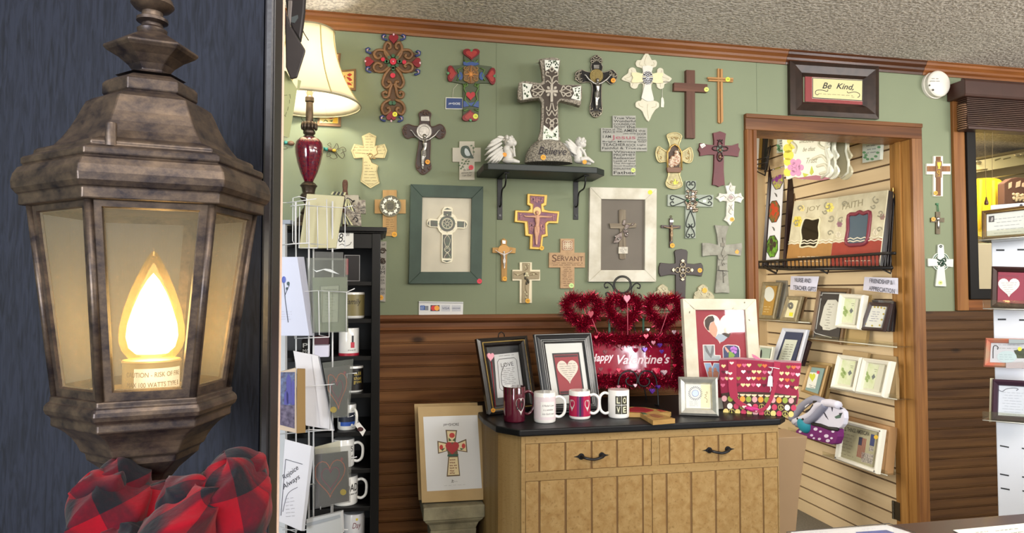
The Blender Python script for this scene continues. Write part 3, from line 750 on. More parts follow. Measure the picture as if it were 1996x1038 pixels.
m7 = mug('pale mug with purple inside and Day lettering, lowest in bookcase', 690,1062, shz[7],.037,.098,10, None, c=M((206,204,206),.25, coat=.4), inner=M((96,44,84),.3), **mz)
ctext(m7,[('Day', -8,40,.045,.026)], M((120,60,70),.5), shear=.3); patch(m7,10,22,.078,.086, M((214,190,60),.5))
# hanging tag on mug 4
T = Thing('hang_tag', 'small white tag with dark oval seal hanging in the bookcase', 'tag', wallY(BY-.004),(702,836), root=True)
T.plate('card', [(700,822),(713,838),(707,850),(692,828)],0,.0008, M((228,224,220),.6)); T.plate('seal', circ(702.5,836,6,16,4.4),.0008,.0012, M((70,34,34),.5))
T.tube('string', [[(700,823),(694,812),(690,806)]],.35,.0005, M((200,200,196),.7))
# dark booklet box, boxes and tissue pack on the shelves
def plainbox(name, label, cat, x0, x1, y0, Z, yf, dep, mat, group=None):
    a = onY(x0, y0, yf); b = onY(x1, y0, yf); e = bpy.data.objects.new(name, None); COL.objects.link(e); e.location = (a.x, yf, Z); tag(e, label, cat, group)
    obj('box', box(B(),0, b.x-a.x, 0, dep, 0, a.z-Z), mat, e, bevel=.001); return e, b.x-a.x, a.z-Z
e, w, h = plainbox('gift_box', 'black boxed picture with red figure on the top bookcase shelf', 'box', 671,702,496, shz[0], BY+.03,.03, M((26,22,24),.3))
obj('border', prism(B(),[[(.001,.001),(w-.001,.001),(w-.001, h-.001),(.001, h-.001)],[(.003,.003),(.003, h-.003),(w-.003, h-.003),(w-.003,.003)]],-.001,0, lambda x, z, y: (x, y, z)), M((150,146,144),.5), e)
obj('red_figure', box(B(),.005,.014,-.0012,0, h*.25, h*.85), M((150,30,46),.5), e)
e, w, h = plainbox('gift_box', 'black box with white capital letters behind the rack wires', 'box', 588,606,662, shz[2], BY+.03,.05, M((24,20,22),.4))
bm = B()
for t, zz in (('PI', .032),('MC', .012)):
    vs, fs = text_geo(t, 0,.01); V = [bm.verts.new((.004+p[0]*(w-.008),-.001, zz+p[1]*.015)) for p in vs]
    for f in fs: bm.faces.new([V[i] for i in f])
obj('lettering', bm, M((220,220,220),.5), e)
e, w, h = plainbox('gift_box', 'dark red box standing in the bookcase behind rack wires', 'box', 613,641,655, shz[2], BY+.05,.05, M((70,20,30),.4))
e, w, h = plainbox('tissue_pack', 'white and lilac tissue pack lying in the bookcase', 'tissues', 609,641,673, shz[2], BY+.0,.05, M((216,212,228),.6))
# price card on the bookcase rail
T = Thing('price_card', 'white price card reading 8.00 on the black bookcase rail', 'sign', wallY(BY-.006),(672,470), root=False)
T.plate('price_card', [(655,450),(689,448.5),(689,484),(653,484)],0,.0006, M((222,219,212),.6))
T.text([('8.', 660,472,672,471,17),('00', 675,460,682,459,7)],.0012, INK, shear=.3); T.stroke('underline', [smoothpts([(661,478,0),(667,475,0),(674,479,0),(682,476,0),(685,471,0)],5)],1.1,.0012, INK)
# ---------------------------------------------------------------- table lamp on top of the bookcase
LY = BY + .13; lp = onY(601,430, LY)
lamp = bpy.data.objects.new('table_lamp', None); COL.objects.link(lamp); lamp.location = (lp.x, LY, btop)
tag(lamp, 'lit table lamp with cream bell shade and red speckled glass body', 'lamp')
def Lz(y): return onY(601, y, LY).z - btop
kL = (onY(602,300, LY).x-onY(601,300, LY).x)
BRZ = M((92,78,66),.35,.7, var=.4, vs=60, bump=.3, bs=120)
obj('foot', lathe(B(),[(40*kL, 0),(41*kL, .008),(37*kL, .016),(30*kL, .022),(26*kL, .034),(20*kL, .045),(14*kL, .055),(16*kL, .062),(13*kL, .072),(9*kL, Lz(404)),(8*kL, Lz(396)),(12*kL, Lz(392)),(17*kL, Lz(386)),(16*kL, Lz(380)),(12*kL, Lz(376)),(14*kL, Lz(366)),(17*kL, Lz(362)),(13*kL, Lz(357)),(8*kL, Lz(354))],32), BRZ, lamp, smooth='auto')
spk = M((112,14,30),.12, var=.55, vs=140, c2=(70,10,40), coat=1)
obj('body', lathe(B(),[(8*kL, Lz(356)),(11*kL, Lz(349)),(17*kL, Lz(336)),(23*kL, Lz(318)),(27*kL, Lz(300)),(28*kL, Lz(288)),(26*kL, Lz(278)),(20*kL, Lz(271)),(10*kL, Lz(267))],40), spk, lamp, smooth=True)
obj('neck', lathe(B(),[(11*kL, Lz(269)),(12*kL, Lz(266)),(8*kL, Lz(264)),(12*kL, Lz(260)),(12*kL, Lz(256)),(9*kL, Lz(253)),(13*kL, Lz(248)),(15*kL, Lz(243)),(14*kL, Lz(239)),(7.5*kL, Lz(237)),(7*kL, Lz(200)),(9*kL, Lz(198)),(9*kL, Lz(190)),(5*kL, Lz(186))],24), BRZ, lamp, smooth='auto')
bm = B()
for i in range(12):
    a = 2*PI*i/12; ball(bm, (14*kL*math.cos(a),14*kL*math.sin(a), Lz(246)),(3*kL, 3*kL, 8*kL),6,5)
obj('leaf_collar', bm, BRZ, lamp, smooth=True)
obj('socket', lathe(B(),[(6*kL, Lz(188)),(6*kL, Lz(170)),(4*kL, Lz(168))],16), M((150,140,120),.3,.8), lamp, smooth='auto')
bulbm = bpy.data.materials.new('lamp_bulb'); bulbm.use_nodes = True; bb = bulbm.node_tree.nodes['Principled BSDF']; bb.inputs['Emission Color'].default_value = lin((255,248,236)) + (1,); bb.inputs['Emission Strength'].default_value = 200
obj('bulb', lathe(B(),[(0, Lz(168)),(4*kL, Lz(166)),(9*kL, Lz(150)),(12*kL, Lz(138)),(9*kL, Lz(128)),(0, Lz(124))],16), bulbm, lamp, smooth=True)
# bell shade: eight fabric panels with piping
zt_, zb2 = Lz(60), Lz(203)
def srad(t): return (48 + 50*(t**2.1))*kL + 4*kL*t
sp = [(srad(i/14), zt_+(zb2-zt_)*i/14) for i in range(15)]
shm = bpy.data.materials.new('shade_fabric'); shm.use_nodes = True; N = shm.node_tree.nodes; L = shm.node_tree.links
N.remove(N['Principled BSDF']); dfu = N.new('ShaderNodeBsdfDiffuse'); trl = N.new('ShaderNodeBsdfTranslucent')
dfu.inputs[0].default_value = lin((240,232,206)) + (1,); trl.inputs[0].default_value = lin((250,242,218)) + (1,)
mx = N.new('ShaderNodeMixShader'); mx.inputs[0].default_value = .5; L.new(dfu.outputs[0], mx.inputs[1]); L.new(trl.outputs[0], mx.inputs[2]); L.new(mx.outputs[0], N['Material Output'].inputs[0])
shd = obj('shade', lathe(B(), sp, 48, cap=False), shm, lamp, smooth=True, mods=[('SOLIDIFY', dict(thickness=.0015))])
trm = M((196,178,120),.6)
bm = B()
for i in range(8):
    a = 2*PI*i/8 + .5; sweep(bm, [((r+.0005)*math.cos(a),(r+.0005)*math.sin(a), z) for r, z in sp],.0022,6)
obj('seam', bm, trm, shd, smooth=True)
for r, z in (sp[0], sp[-1]): obj('trim_piping', sweep(B(),[(r*math.cos(2*PI*j/48), r*math.sin(2*PI*j/48), z) for j in range(48)],.0032,6, closed=True), M((150,140,110),.6), shd, smooth=True)
bm = B()
for a in (0, PI/2, PI, 3*PI/2): sweep(bm, [(0,0, zt_-.002),(sp[0][0]*math.cos(a), sp[0][0]*math.sin(a), zt_-.002)],.0012,5)
sweep(bm, [(0,0, Lz(124)),(0,0, zt_+.01)],.002,6)
for sx in (-1,1): sweep(bm, [(sx*4*kL, 0, Lz(186)),(sx*17*kL, 0, Lz(160)),(sx*18*kL, 0, Lz(120)),(sx*3*kL, 0, zt_-.004)],.0013,5)
obj('harp', bm, M((150,140,110),.3,.8), lamp, smooth=True)
bm = B(); ball(bm, (0,0, zt_+.010),.006,10,8)
for sx in (-1,1):
    for k in range(3): ball(bm, (sx*(.009+.006*k),0, zt_+.012+.003*(k % 2)),(.006,.004,.006),8,6)
obj('finial', bm, M((170,160,140),.25,.9), lamp, smooth=True)

# ================================================================ crosses and frames on the green wall
def CR(x0, y0, k): return lambda *p: [(x0+p[i]/k, y0+p[i+1]/k) for i in range(0, len(p),2)]
A_ = CR(680,40,3.244); B_ = CR(940,90,3.992); C_ = CR(1100,80,3.58); D_ = CR(720,340,3.458)
E_ = CR(940,360,3.991); F_ = CR(1130,340,3.991); G_ = CR(530,0,2.884)
def p1(f, x, y): return f(x, y)[0]
def crosspoly(f, v0, v1, ht, hb, x0, x1, top, bot): return f(v0, top, v1, top, v1, ht, x1, ht, x1, hb, v1, hb, v1, bot, v0, bot, v0, hb, x0, hb, x0, ht, v0, ht)
SILV = M((176,172,166),.3,.85, var=.3, vs=90); GOLD = M((190,150,70),.35,.6); BLKM = M((26,26,27),.45,.3)
def corpus(T, f, hx, hy, armL, armR, foot, mat, z=.010, s=1.0, name='figure', mod=None):
    """crucified figure as one skinned body: head at (hx,hy), hands armL/armR, feet at foot (crop units)"""
    P = lambda x, y, zz=0: T.l3(*p1(f, x, y), z+zz)
    h = foot[1]-hy; sh = hy+h*.13; k = T.scale(*p1(f, hx, hy), z)/1.0
    u = (P(hx+1, hy)-P(hx, hy)).length*h
    bm = B(); fx, fy = foot
    sweep(bm, [P(hx, sh-h*.02), P(hx+h*.005, sh+h*.10, u*.02), P(hx+h*.01, sh+h*.22, u*.01), P((hx+fx)/2, sh+h*.33)],[u*.055, u*.082, u*.058, u*.065],10, flat=.7)
    for a, sg in ((armL, -1),(armR, 1)):
        sweep(bm, [P(hx+sg*h*.03, sh), P(hx+sg*h*.11, sh-h*.005), P((hx+sg*h*.1+a[0])/2+sg*h*.02,(sh+a[1])/2+h*.01), P(a[0]-sg*h*.05, a[1]+h*.02), P(*a)],[u*.04, u*.038, u*.028, u*.02, u*.026],8)
    for sg in (-1,1):
        sweep(bm, [P((hx+fx)/2+sg*h*.035, sh+h*.33), P((hx+fx)/2+sg*h*.04, sh+h*.50, u*.04), P(fx+sg*h*.022, sh+h*.60, u*.03), P(fx+sg*h*.015, sh+h*.76), P(fx+sg*h*.008, fy, u*.03)],[u*.052, u*.045, u*.032, u*.026, u*.022],8)
    ball(bm, P(hx, hy+h*.02, u*.02),(u*.052, u*.065, u*.055),10,8)
    b = T.add(name, bm, mat, smooth=True, mods=[('REMESH', dict(mode='VOXEL', voxel_size=max(u*.014,.0007), use_smooth_shade=True))])
    bm = B()
    for i in range(5):
        q = i/4; sweep(bm, [P((hx+fx)/2-h*.07, sh+h*(.30+.12*q*.9)), P((hx+fx)/2, sh+h*(.33+.13*q), u*.06), P((hx+fx)/2+h*.075, sh+h*(.29+.10*q))], u*.022,6)
    T.add('loincloth', bm, mat, parent=b, smooth=True)
    bm = B(); ball(bm, P(hx, hy-h*.005, u*.005),(u*.06, u*.055, u*.05),10,8); T.add('hair', bm, mat, parent=b, smooth=True)
    return b
def hinted(name, label, f, x, y, cat='cross', group=None, plane=WALL, root=True): return Thing(name, label, cat, plane, p1(f, x, y), group, root)

# --- 1 brown scroll cross with painted hearts
T = hinted('wall_cross', 'large brown openwork scroll cross with blue tips and red hearts', A_, 280,300)
brn = M((128,90,54),.5, var=.3, vs=40); red_ = M((128,24,32),.4); blu = M((40,54,104),.4); grn = M((52,92,60),.45); pnk = M((214,170,180),.4)
cv = []
for mx_ in (0,1):
    m_ = (lambda x: x) if not mx_ else (lambda x: 560-x)
    for c in ([(262,250),(232,215),(225,170),(240,140),(262,150),(262,172),(248,178)],[(262,240),(228,192),(178,188),(160,215),(180,240),(204,228),(196,214)],
              [(255,290),(215,322),(168,316),(158,286),(182,268),(208,282),(196,296)],[(262,300),(228,345),(214,395),(236,424),(264,404),(256,384),(244,392)],
              [(272,400),(262,430),(250,478),(226,486),(214,462),(232,450),(240,464)],[(266,500),(224,520),(208,560),(226,592),(258,574),(254,552),(240,556)]):
        cv.append([(p[0], p[1]) for p in [p1(A_, m_(x), y) for x, y in [(q.x, q.y) for q in smoothpts([(a, b, 0) for a, b in c],5)]]])
T.tube('scrollwork', cv, 3.0,.010, brn, 8)
T.plates('backing', [A_(*sum([[x, y] for x, y in pts],[])) for pts in ([(232,130),(330,130),(338,200),(400,195),(430,215),(430,310),(400,330),(325,310),(345,380),(335,430),(300,450),(300,500),(345,540),(335,600),(215,600),(205,540),(258,500),(255,450),(222,430),(212,380),(240,310),(160,330),(130,310),(130,200),(160,190),(222,200)],)],.001,.005, M((92,66,42),.7))
for i, (cx_, cy_, w, h) in enumerate(((283,118,62,60),(132,258,62,60),(424,264,62,60),(268,598,62,60))):
    hp = heart(0,0, w, h)
    an = (0,-PI/2, PI/2, PI)[i]; T.plate('heart', [p1(A_, cx_+x*math.cos(an)-y*math.sin(an), cy_+x*math.sin(an)+y*math.cos(an)) for x, y in hp],.004,.015, red_, bevel=.002)
tips = ((225,106,1),(342,106,-1),(124,190,1),(124,310,1),(436,208,-1),(432,326,-1),(214,618,1),(326,622,-1))
T.tube('blue_tip', [[p1(A_, x+sx*18, y+14), p1(A_, x+sx*8, y+16), p1(A_, x-12*sx, y+6), p1(A_, x-14*sx, y-10), p1(A_, x, y-16), p1(A_, x+10*sx, y-8)] for x, y, sx in tips],2.2,.011, blu, 8)
T.tube('white_line', [[p1(A_, x-7*sx, y+4), p1(A_, x-9*sx, y-6), p1(A_, x, y-11)] for x, y, sx in tips],.9,.0165, pnk, 6)
T.plates('leaves', [circ(*p1(A_, 280+r*math.cos(a),258+r*math.sin(a)),3.4,10,3.4) for r, a in [(36, k*PI/4) for k in range(8)] + [(46, PI/2),(46,0),(46, PI)]] + [circ(*p1(A_, 265,520),4,10), circ(*p1(A_, 285,520),4,10), circ(*p1(A_, 285,330),3,10)],.005,.016, grn)
T.plates('red_bloom', [circ(*p1(A_, 280,258),6.2,16), circ(*p1(A_, 278,346),5,12), circ(*p1(A_, 216,245),4,12), circ(*p1(A_, 350,262),4,12)],.016,.020, M((186,40,60),.4)); T.blobs('pearl', [(*p1(A_, 280,258),.021,1.6,1.6,1.6)] + [(*p1(A_, *q),.014,2,2.4,1.2) for q in ((283,88),(104,256),(450,268),(268,634))], pnk)
T.sticker(*p1(A_, 291,592),4.8,.020,(222,214,60))
# --- 2 painted heart cross with star
T = hinted('wall_cross', 'folk painted cross with red heart ends and gold star centre', A_, 770,400)
T.plate('body', A_(726,205,826,205,826,280,905,290,905,395,826,395,822,610,720,610,722,400,640,385,640,285,726,280),0,.009, M((74,82,60),.6), bevel=.002)
for cx_, cy_, w, h, an in ((775,214,108,74,0),(656,334,104,64,-PI/2),(896,350,108,66, PI/2),(768,598,104,74, PI)):
    for sc2, z0, z1, c in ((1,.006,.017,(120,24,32)),(.68,.017,.019,(158,52,48))):
        T.plate('heart', [p1(A_, cx_+x*math.cos(an)-y*math.sin(an), cy_+x*math.sin(an)+y*math.cos(an)) for x, y in heart(0,0, w*sc2, h*sc2)], z0, z1, M(c, .35), bevel=.002)
T.plate('medallion', circ(*p1(A_, 772,340),15.5,20,18),.009,.015, M((116,84,50),.5), bevel=.003)
T.plate('star', [p1(A_, 772+ (60 if k % 4 == 0 else 36 if k % 2 == 0 else 10)*math.sin(k*PI/8)*.8,338-(60 if k % 4 == 0 else 36 if k % 2 == 0 else 10)*math.cos(k*PI/8)) for k in range(16)],.015,.020, M((202,132,60),.4), bevel=.001)
T.plates('blue_knot', [A_(722,260,770,262,800,256,826,275,800,284,745,285,724,280), A_(724,505,765,520,822,508,822,550,770,538,724,548)] + [circ(*p1(A_, x, 350),5,12,8) for x in (705,840)],.009,.014, M((58,82,138),.4), bevel=.001)
T.plate('small_heart', heart(*p1(A_, 770,478),18,17),.009,.016, M((176,40,48),.4), bevel=.001)
vn = []
for sx in (-1,1):
    vn += [[p1(A_, 773+sx*x, y) for x, y in ((8,540),(40,500),(30,460),(46,430),(36,400))],[p1(A_, 773+sx*x, y) for x, y in ((50,400),(40,420),(22,410),(30,396))],
           [p1(A_, 773+sx*x, y) for x, y in ((44,246),(30,266),(10,258))],[p1(A_, 773+sx*x, y) for x, y in ((20,560),(44,572),(48,560))],[p1(A_, 773+sx*x, y) for x, y in ((60,300),(86,312),(70,350),(88,380))]]
T.tube('green_vine', vn, 1.5,.012, M((88,120,58),.45)); T.tube('gold_scrolls', [spiral(*p1(A_, 772+sx*34, y),5.5,1.5, a, a+5*sx) for sx, a in ((-1,0),(1,3)) for y in (300,330,368)],1.1,.016, M((150,112,60),.4))
T.plates('green_bead', [circ(*p1(A_, x, y),2.6,10) for x, y in ((776,190),(628,332),(922,350),(770,628))],.012,.018, M((80,130,90),.4))
T.sticker(*p1(A_, 801,605),5,.020,(214,220,80))
g2 = T.plate('hang_tag', A_(612,485,722,487,722,561,610,559),.002,.004, M((206,204,190),.5)); g2['label'] = 'blue name tag on a string'
T.plate('tag_face', A_(617,490,717,492,717,556,615,554),.004,.0046, M((30,58,112),.4), parent=g2) if False else T.plate('tag_face', A_(617,490,717,492,717,556,615,554),.004,.0046, M((30,58,112),.4))
T.text([('JIM', *p1(A_, 630,532), *p1(A_, 658,532),3.8),('SHORE', *p1(A_, 660,532), *p1(A_, 704,533),4.6)],.0052, M((228,230,235),.5), 'tag_lettering'); T.tube('string', [A_(655,487,662,430,690,400)],.35,.004, M((210,205,190),.8))
# --- 3 dark brown crucifix with silver figure and medal
def crucifix(T, f, pts, medal, scroll, pal, fig, plate_, z=.012):
    T.plate('cross', [p1(f, *q) for q in pts],0,.010, pal[0], bevel=.003, sm=3)
    T.tube('rim', [[tuple(v)[:2] for v in smoothpts([(*p1(f, *q),0) for q in pts],3, True)]],1.0,.010, pal[1],6, closed=True)
    T.plate('medal', circ(*p1(f, *medal[:2]), medal[2],28, medal[2]),.010,.014, pal[2], bevel=.001)
    T.tube('medal_ring', [circ(*p1(f, *medal[:2]), medal[2]*r, 28) for r in (1,.72)],.7,.014, pal[2],6, closed=True)
    T.plates('medal_cross', [crosspoly(f, medal[0]-medal[2]*.35, medal[0]+medal[2]*.35, medal[1]-medal[2]*.5, medal[1]+medal[2]*.3, medal[0]-medal[2]*1.8, medal[0]+medal[2]*1.8, medal[1]-medal[2]*1.8, medal[1]+medal[2]*1.8)],.014,.0155, pal[2])
    T.tube('scroll_end', [spiral(*p1(f, x, y), r, r*.25, a, a+5.5*s) for x, y, r, a, s in scroll],1.1,.012, pal[1],6)
    T.plate('title_plate', f(*plate_),.011,.015, pal[3], bevel=.0008)
    corpus(T, f, *fig, pal[3], z=z+.008)
DKB = M((58,38,32),.45, var=.3, vs=50)
T = hinted('wall_cross', 'dark brown crucifix with silver figure, round medal and orange sticker', A_, 478,760)
crucifix(T, A_, [(483,565),(503,572),(520,590),(512,625),(518,668),(545,668),(575,655),(600,672),(612,705),(598,738),(570,745),(545,728),(518,740),(515,800),(512,880),(520,930),(500,955),(470,972),(445,955),(425,925),(430,860),(440,800),(442,745),(400,735),(375,745),(350,728),(340,695),(352,665),(378,655),(405,665),(442,665),(450,625),(443,590),(462,572)],
         (476,700,14.5),[(483,590,4,0,1),(470,585,4,3,-1),(500,588,4,0,1),(360,685,4,1,1),(358,712,4,4,-1),(594,690,4,1,-1),(592,722,4,4,1),(440,925,4,2,1),(505,930,4,1,-1),(470,955,4,0,1)],
         (DKB, M((84,58,44),.4), SILV, SILV),(480,728,(388,692),(577,692),(467,938)),(455,605,508,605,510,636,455,634))
T.sticker(*p1(A_, 498,893),4.6,.022,(226,150,30))
# --- 4 cream scripture cross with dove
T = Thing('wall_cross', 'cream cross of flowing scripture lines with curling scroll edge', 'cross', WALL, (720,312))
cream = M((200,186,134),.55, var=.08, vs=30)
cp4 = [(719.7,258),(734,265),(731.5,284),(750,280),(755,293),(750,308),(731,307),(723,309),(719,304),(725,317),(737.5,322),(735,333),(740,357),(722,367),(702.5,354),(706,330),(707,307),(690,308.5),(684,293.5),(690,280),(708,284),(705,265)]
T.plate('body', cp4,0,.008, cream, bevel=.0015); T.stroke('edge_line', [[((x-720)*.9+720,(y-312)*.93+312) for x, y in cp4]],.7,.0086, M((130,100,60),.7))
T.scrib([(711,266,728,266),(712,271,727,271),(713,277,727,277),(712,282,727,282),(690,287,728,287),(688,292,725,293),(692,298,718,299),(736,287,749,286),(737,293,751,292),(737,299,749,299),(709,316,716,316),(710,322,722,322),(712,328,726,328),(711,334,733,334),(710,340,734,340),(710,346,735,346),(711,352,735,352),(716,358,730,358)],.0088, M((92,70,42),.7),.6,.9, seed=4)
T.tube('scroll_curl', [[(p.x, p.y) for p in smoothpts([(737,283,0),(734,290,0),(736,298,0),(730,303,0),(727,308,0),(732,309,0)],4)],[(p.x, p.y) for p in smoothpts([(717,303,0),(721,298,0),(726,302,0),(720,309,0)],4)]],.9,.009, M((170,140,90),.5))
# --- 5 grey bird cross
T = hinted('wall_cross', 'small grey cross with dark bird and leaves and red sticker', A_, 745,880)
T.plate('body', crosspoly(A_, 698,795,803,893,655,835,763,1007),0,.007, M((190,184,168),.6, var=.08), bevel=.001)
T.plate('bird', A_(712,800,740,790,760,800,775,840,790,870,760,868,730,865,708,840),.007,.0085, M((52,70,58),.5), sm=3); T.plate('bird_breast', A_(735,808,752,815,768,850,745,855,732,835),.0085,.0095, M((196,204,206),.5), sm=3)
T.plates('leaf', [circ(*p1(A_, x, y),2.2,10,1.4) for x, y in ((775,790),(788,805),(790,830),(720,880),(740,890),(715,900),(758,890),(710,935),(722,925),(700,915),(752,905),(732,905))],.007,.0084, M((84,106,74),.6))
T.tube('twig', [A_(786,795,790,850,740,885,705,940)],.4,.0074, M((90,80,60),.6))
T.text([('Be Still', *p1(A_, 725,950), *p1(A_, 768,946),4),('and know that', *p1(A_, 712,967), *p1(A_, 778,964),2.8),('I am God', *p1(A_, 718,985), *p1(A_, 775,983),4)],.0077, INK, shear=.3); T.sticker(*p1(A_, 773,928),4.8,.0095,(206,44,62))
# --- 8 black and silver crucifix
T = hinted('wall_cross', 'black crucifix with pewter shell ends, figure and gold medal', C_, 225,320)
crucifix(T, C_, [(225,97),(245,110),(262,125),(258,155),(268,180),(262,215),(300,212),(335,200),(360,225),(368,250),(350,290),(320,300),(290,275),(262,290),(258,400),(262,450),(262,495),(245,520),(218,532),(195,520),(180,495),(178,455),(190,400),(192,300),(150,285),(120,292),(90,275),(74,245),(88,215),(120,200),(150,212),(190,215),(185,180),(190,155),(185,125),(205,108)],
         (224,242,12.5),[(210,120,4,0,1),(240,120,4,3,-1),(196,145,4,3,-1),(252,145,4,0,1),(90,232,5,1,1),(92,262,5,4,-1),(112,222,4,1,1),(118,275,4,1,1),(350,235,5,1,-1),(345,272,5,4,1),(322,220,4,4,1),(190,470,4,2,1),(252,470,4,1,-1),(200,505,4,2,1),(240,505,4,1,-1),(220,520,4,2,1)],
         (M((34,31,30),.35,.3), M((150,142,126),.35,.8), M((150,132,84),.35,.7), SILV),(232,270,(140,234),(330,236),(225,470)),(205,165,245,165,243,192,207,192), z=.014)
T.tube('shell_rib', [[p1(C_, cx_+10*math.cos(a), cy_-10*math.sin(a)), p1(C_, cx_+36*math.cos(a), cy_-36*math.sin(a))] for cx_, cy_, a0 in ((225,150, PI/2),(120,245, PI),(325,250,0),(220,480,-PI/2)) for a in [a0+d*.32 for d in (-3,-2,-1,0,1,2,3)]],.7,.011, M((150,142,126),.35,.8),5)
T.sticker(*p1(C_, 341,274),4.6,.016,(224,148,40))
# --- 9 white fleur cross with jewel
T = hinted('wall_cross', 'ivory layered fleur cross with round jewelled centre', C_, 580,300)
def cres(pts, z0, z1, c, nm, b=.002): return T.plate(nm, [p1(C_, *q) for q in pts], z0, z1, M(c, .4, var=.05, vs=60), bevel=b, sm=2)
cres([(575,78),(600,110),(612,132),(635,130),(648,150),(640,178),(612,190),(615,225),(645,225),(650,195),(672,185),(692,198),(695,222),(722,240),(752,262),(725,290),(700,300),(695,325),(670,335),(648,318),(640,290),(610,300),(612,400),(640,418),(660,430),(662,458),(640,475),(628,490),(610,520),(588,562),(560,525),(545,490),(520,470),(500,458),(498,428),(520,415),(540,405),(550,300),(520,300),(510,325),(485,333),(462,315),(460,290),(430,280),(398,265),(420,240),(445,222),(450,195),(472,182),(498,192),(505,215),(545,225),(545,190),(510,180),(498,155),(510,132),(535,132),(550,108)],0,.008,(208,201,178), 'back_layer')
cres([(545,175),(618,178),(606,225),(600,290),(625,400),(618,416),(582,420),(545,400),(540,385),(562,300),(562,250)],.008,.012,(216,212,200), 'post_layer', .0015)
cres([(470,218),(560,230),(560,280),(470,290),(480,255)],.012,.014,(222,212,168), 'arm_layer', .001); cres([(600,230),(690,222),(680,258),(690,292),(600,285)],.012,.014,(222,212,168), 'arm_layer', .001)
T.tube('carved_line', [[(p.x, p.y) for p in smoothpts([(*p1(C_, *q),0) for q in L],4)] for L in ([(575,100),(560,150),(575,175)],[(530,145),(525,165),(545,170)],[(622,145),(628,165),(605,170)],[(420,262),(470,240),(470,200)],[(470,315),(480,290),(425,268)],[(730,262),(680,245),(680,205)],[(672,320),(675,290),(728,268)],[(520,430),(525,450),(550,460)],[(640,435),(640,455),(610,465)],[(588,540),(580,480),(582,440)])],.7,.008, M((200,190,165),.5))
jl = [(*p1(C_, 582,256),.015,3,3,3)] + [(*p1(C_, 582+r*math.cos(a)*.8,256+r*math.sin(a)),.014,1.5,1.5,1.5) for r, n in ((16,7),(29,12),(42,16)) for a in [2*PI*i/n for i in range(n)]]
T.plate('jewel_backing', circ(*p1(C_, 582,256),10.5,20,13),.012,.014, M((120,116,110),.3,.8)); T.blobs('rhinestone', jl, M((214,214,220),.08,.7))
tg = T.plate('hang_tag', C_(676,400,684,388,692,400,697,430,694,462,674,460),.003,.004, M((222,216,196),.6)); T.tube('tag_string', [C_(684,392,684,330)],.3,.004, M((220,215,200),.8))
# --- 10 plain brown cross, 11 split tan cross
T = hinted('wall_cross', 'plain tall dark brown wooden cross with yellow green sticker', C_, 882,420)
T.plate('upright', C_(851,200,912,203,913,678,852,676),0,.020, wood((104,72,58),(84,56,46),1,1,.5), bevel=.001); T.plate('crossbar', C_(767,288,1000,300,1000,356,766,346),.001,.0205, wood((108,74,60),(86,58,47),0,1,.5), bevel=.001); T.sticker(*p1(C_, 992,337),4.6,.021,(206,214,110))
T = hinted('wall_cross', 'thin split tan bamboo like cross with lime sticker', C_, 1090,380)
tan = wood((186,142,92),(156,112,66),1,1,.5)
T.plates('upright', [C_(1071,190,1084,190,1086,575,1073,565), C_(1090,192,1106,195,1110,560,1093,575)],0,.010, tan, bevel=.001); T.plates('crossbar', [C_(1000,250,1180,256,1180,270,1000,262), C_(1008,266,1180,272,1178,286,1008,278)],.003,.013, wood((190,146,96),(160,116,70),0,1,.5), bevel=.001); T.sticker(*p1(C_, 1141,267),4.6,.014,(196,206,60))
# --- 12 names cross
T = hinted('wall_cross', 'grey block cross printed with names and Jesus in red', C_, 415,700)
T.plate('body', crosspoly(C_, 337,498,606,768,256,578,520,936),0,.010, M((158,156,146),.6, var=.15, vs=30), bevel=.001)
def TL(rows, z, mat, name='lettering', **k): T.text([(t, *p1(C_, a, b), *p1(C_, c, b), h/3.58) for t, a, c, b, h in rows], z, mat, name, **k)
TL([('True Vine', 345,495,545,17),('Wonderful', 345,497,566,17),('COUNSELOR', 345,497,587,15),('Servant', 347,425,603,13),('the', 435,495,608,20),('Prince of', 268,355,622,12),('PEACE', 270,355,641,15),('The', 366,402,620,14),('WORD', 362,408,638,13),('AMEN', 415,505,634,20),('the', 518,565,632,14),('LIVING WATER', 410,500,650,9),('DOOR', 508,572,656,16),
    ('I AM', 270,326,676,20),('HIGH', 515,570,678,12),('Priest', 510,575,694,12),('Bright Morning Star', 268,575,710,15),('TEACHER', 268,428,732,19),('ROCK', 434,500,734,18),('Light', 510,570,732,13),('Faithful & True', 265,500,754,16),('of the world', 506,573,756,14),('Witness', 345,495,780,16),('PROPHET', 345,497,802,17),('Redeemer', 345,495,824,17),
    ('Lamb of God', 345,495,842,13),('The Almighty', 345,495,860,13),('Good Shepherd', 345,497,878,13),('EVERLASTING', 345,470,897,14),('Father', 345,495,928,22)],.0106, INK, bold=.01)
TL([('Jesus', 330,498,692,36)],.0108, M((150,84,92),.6), 'red_lettering', bold=.01); T.sticker(*p1(C_, 481,900),4.4,.0112,(196,210,110))
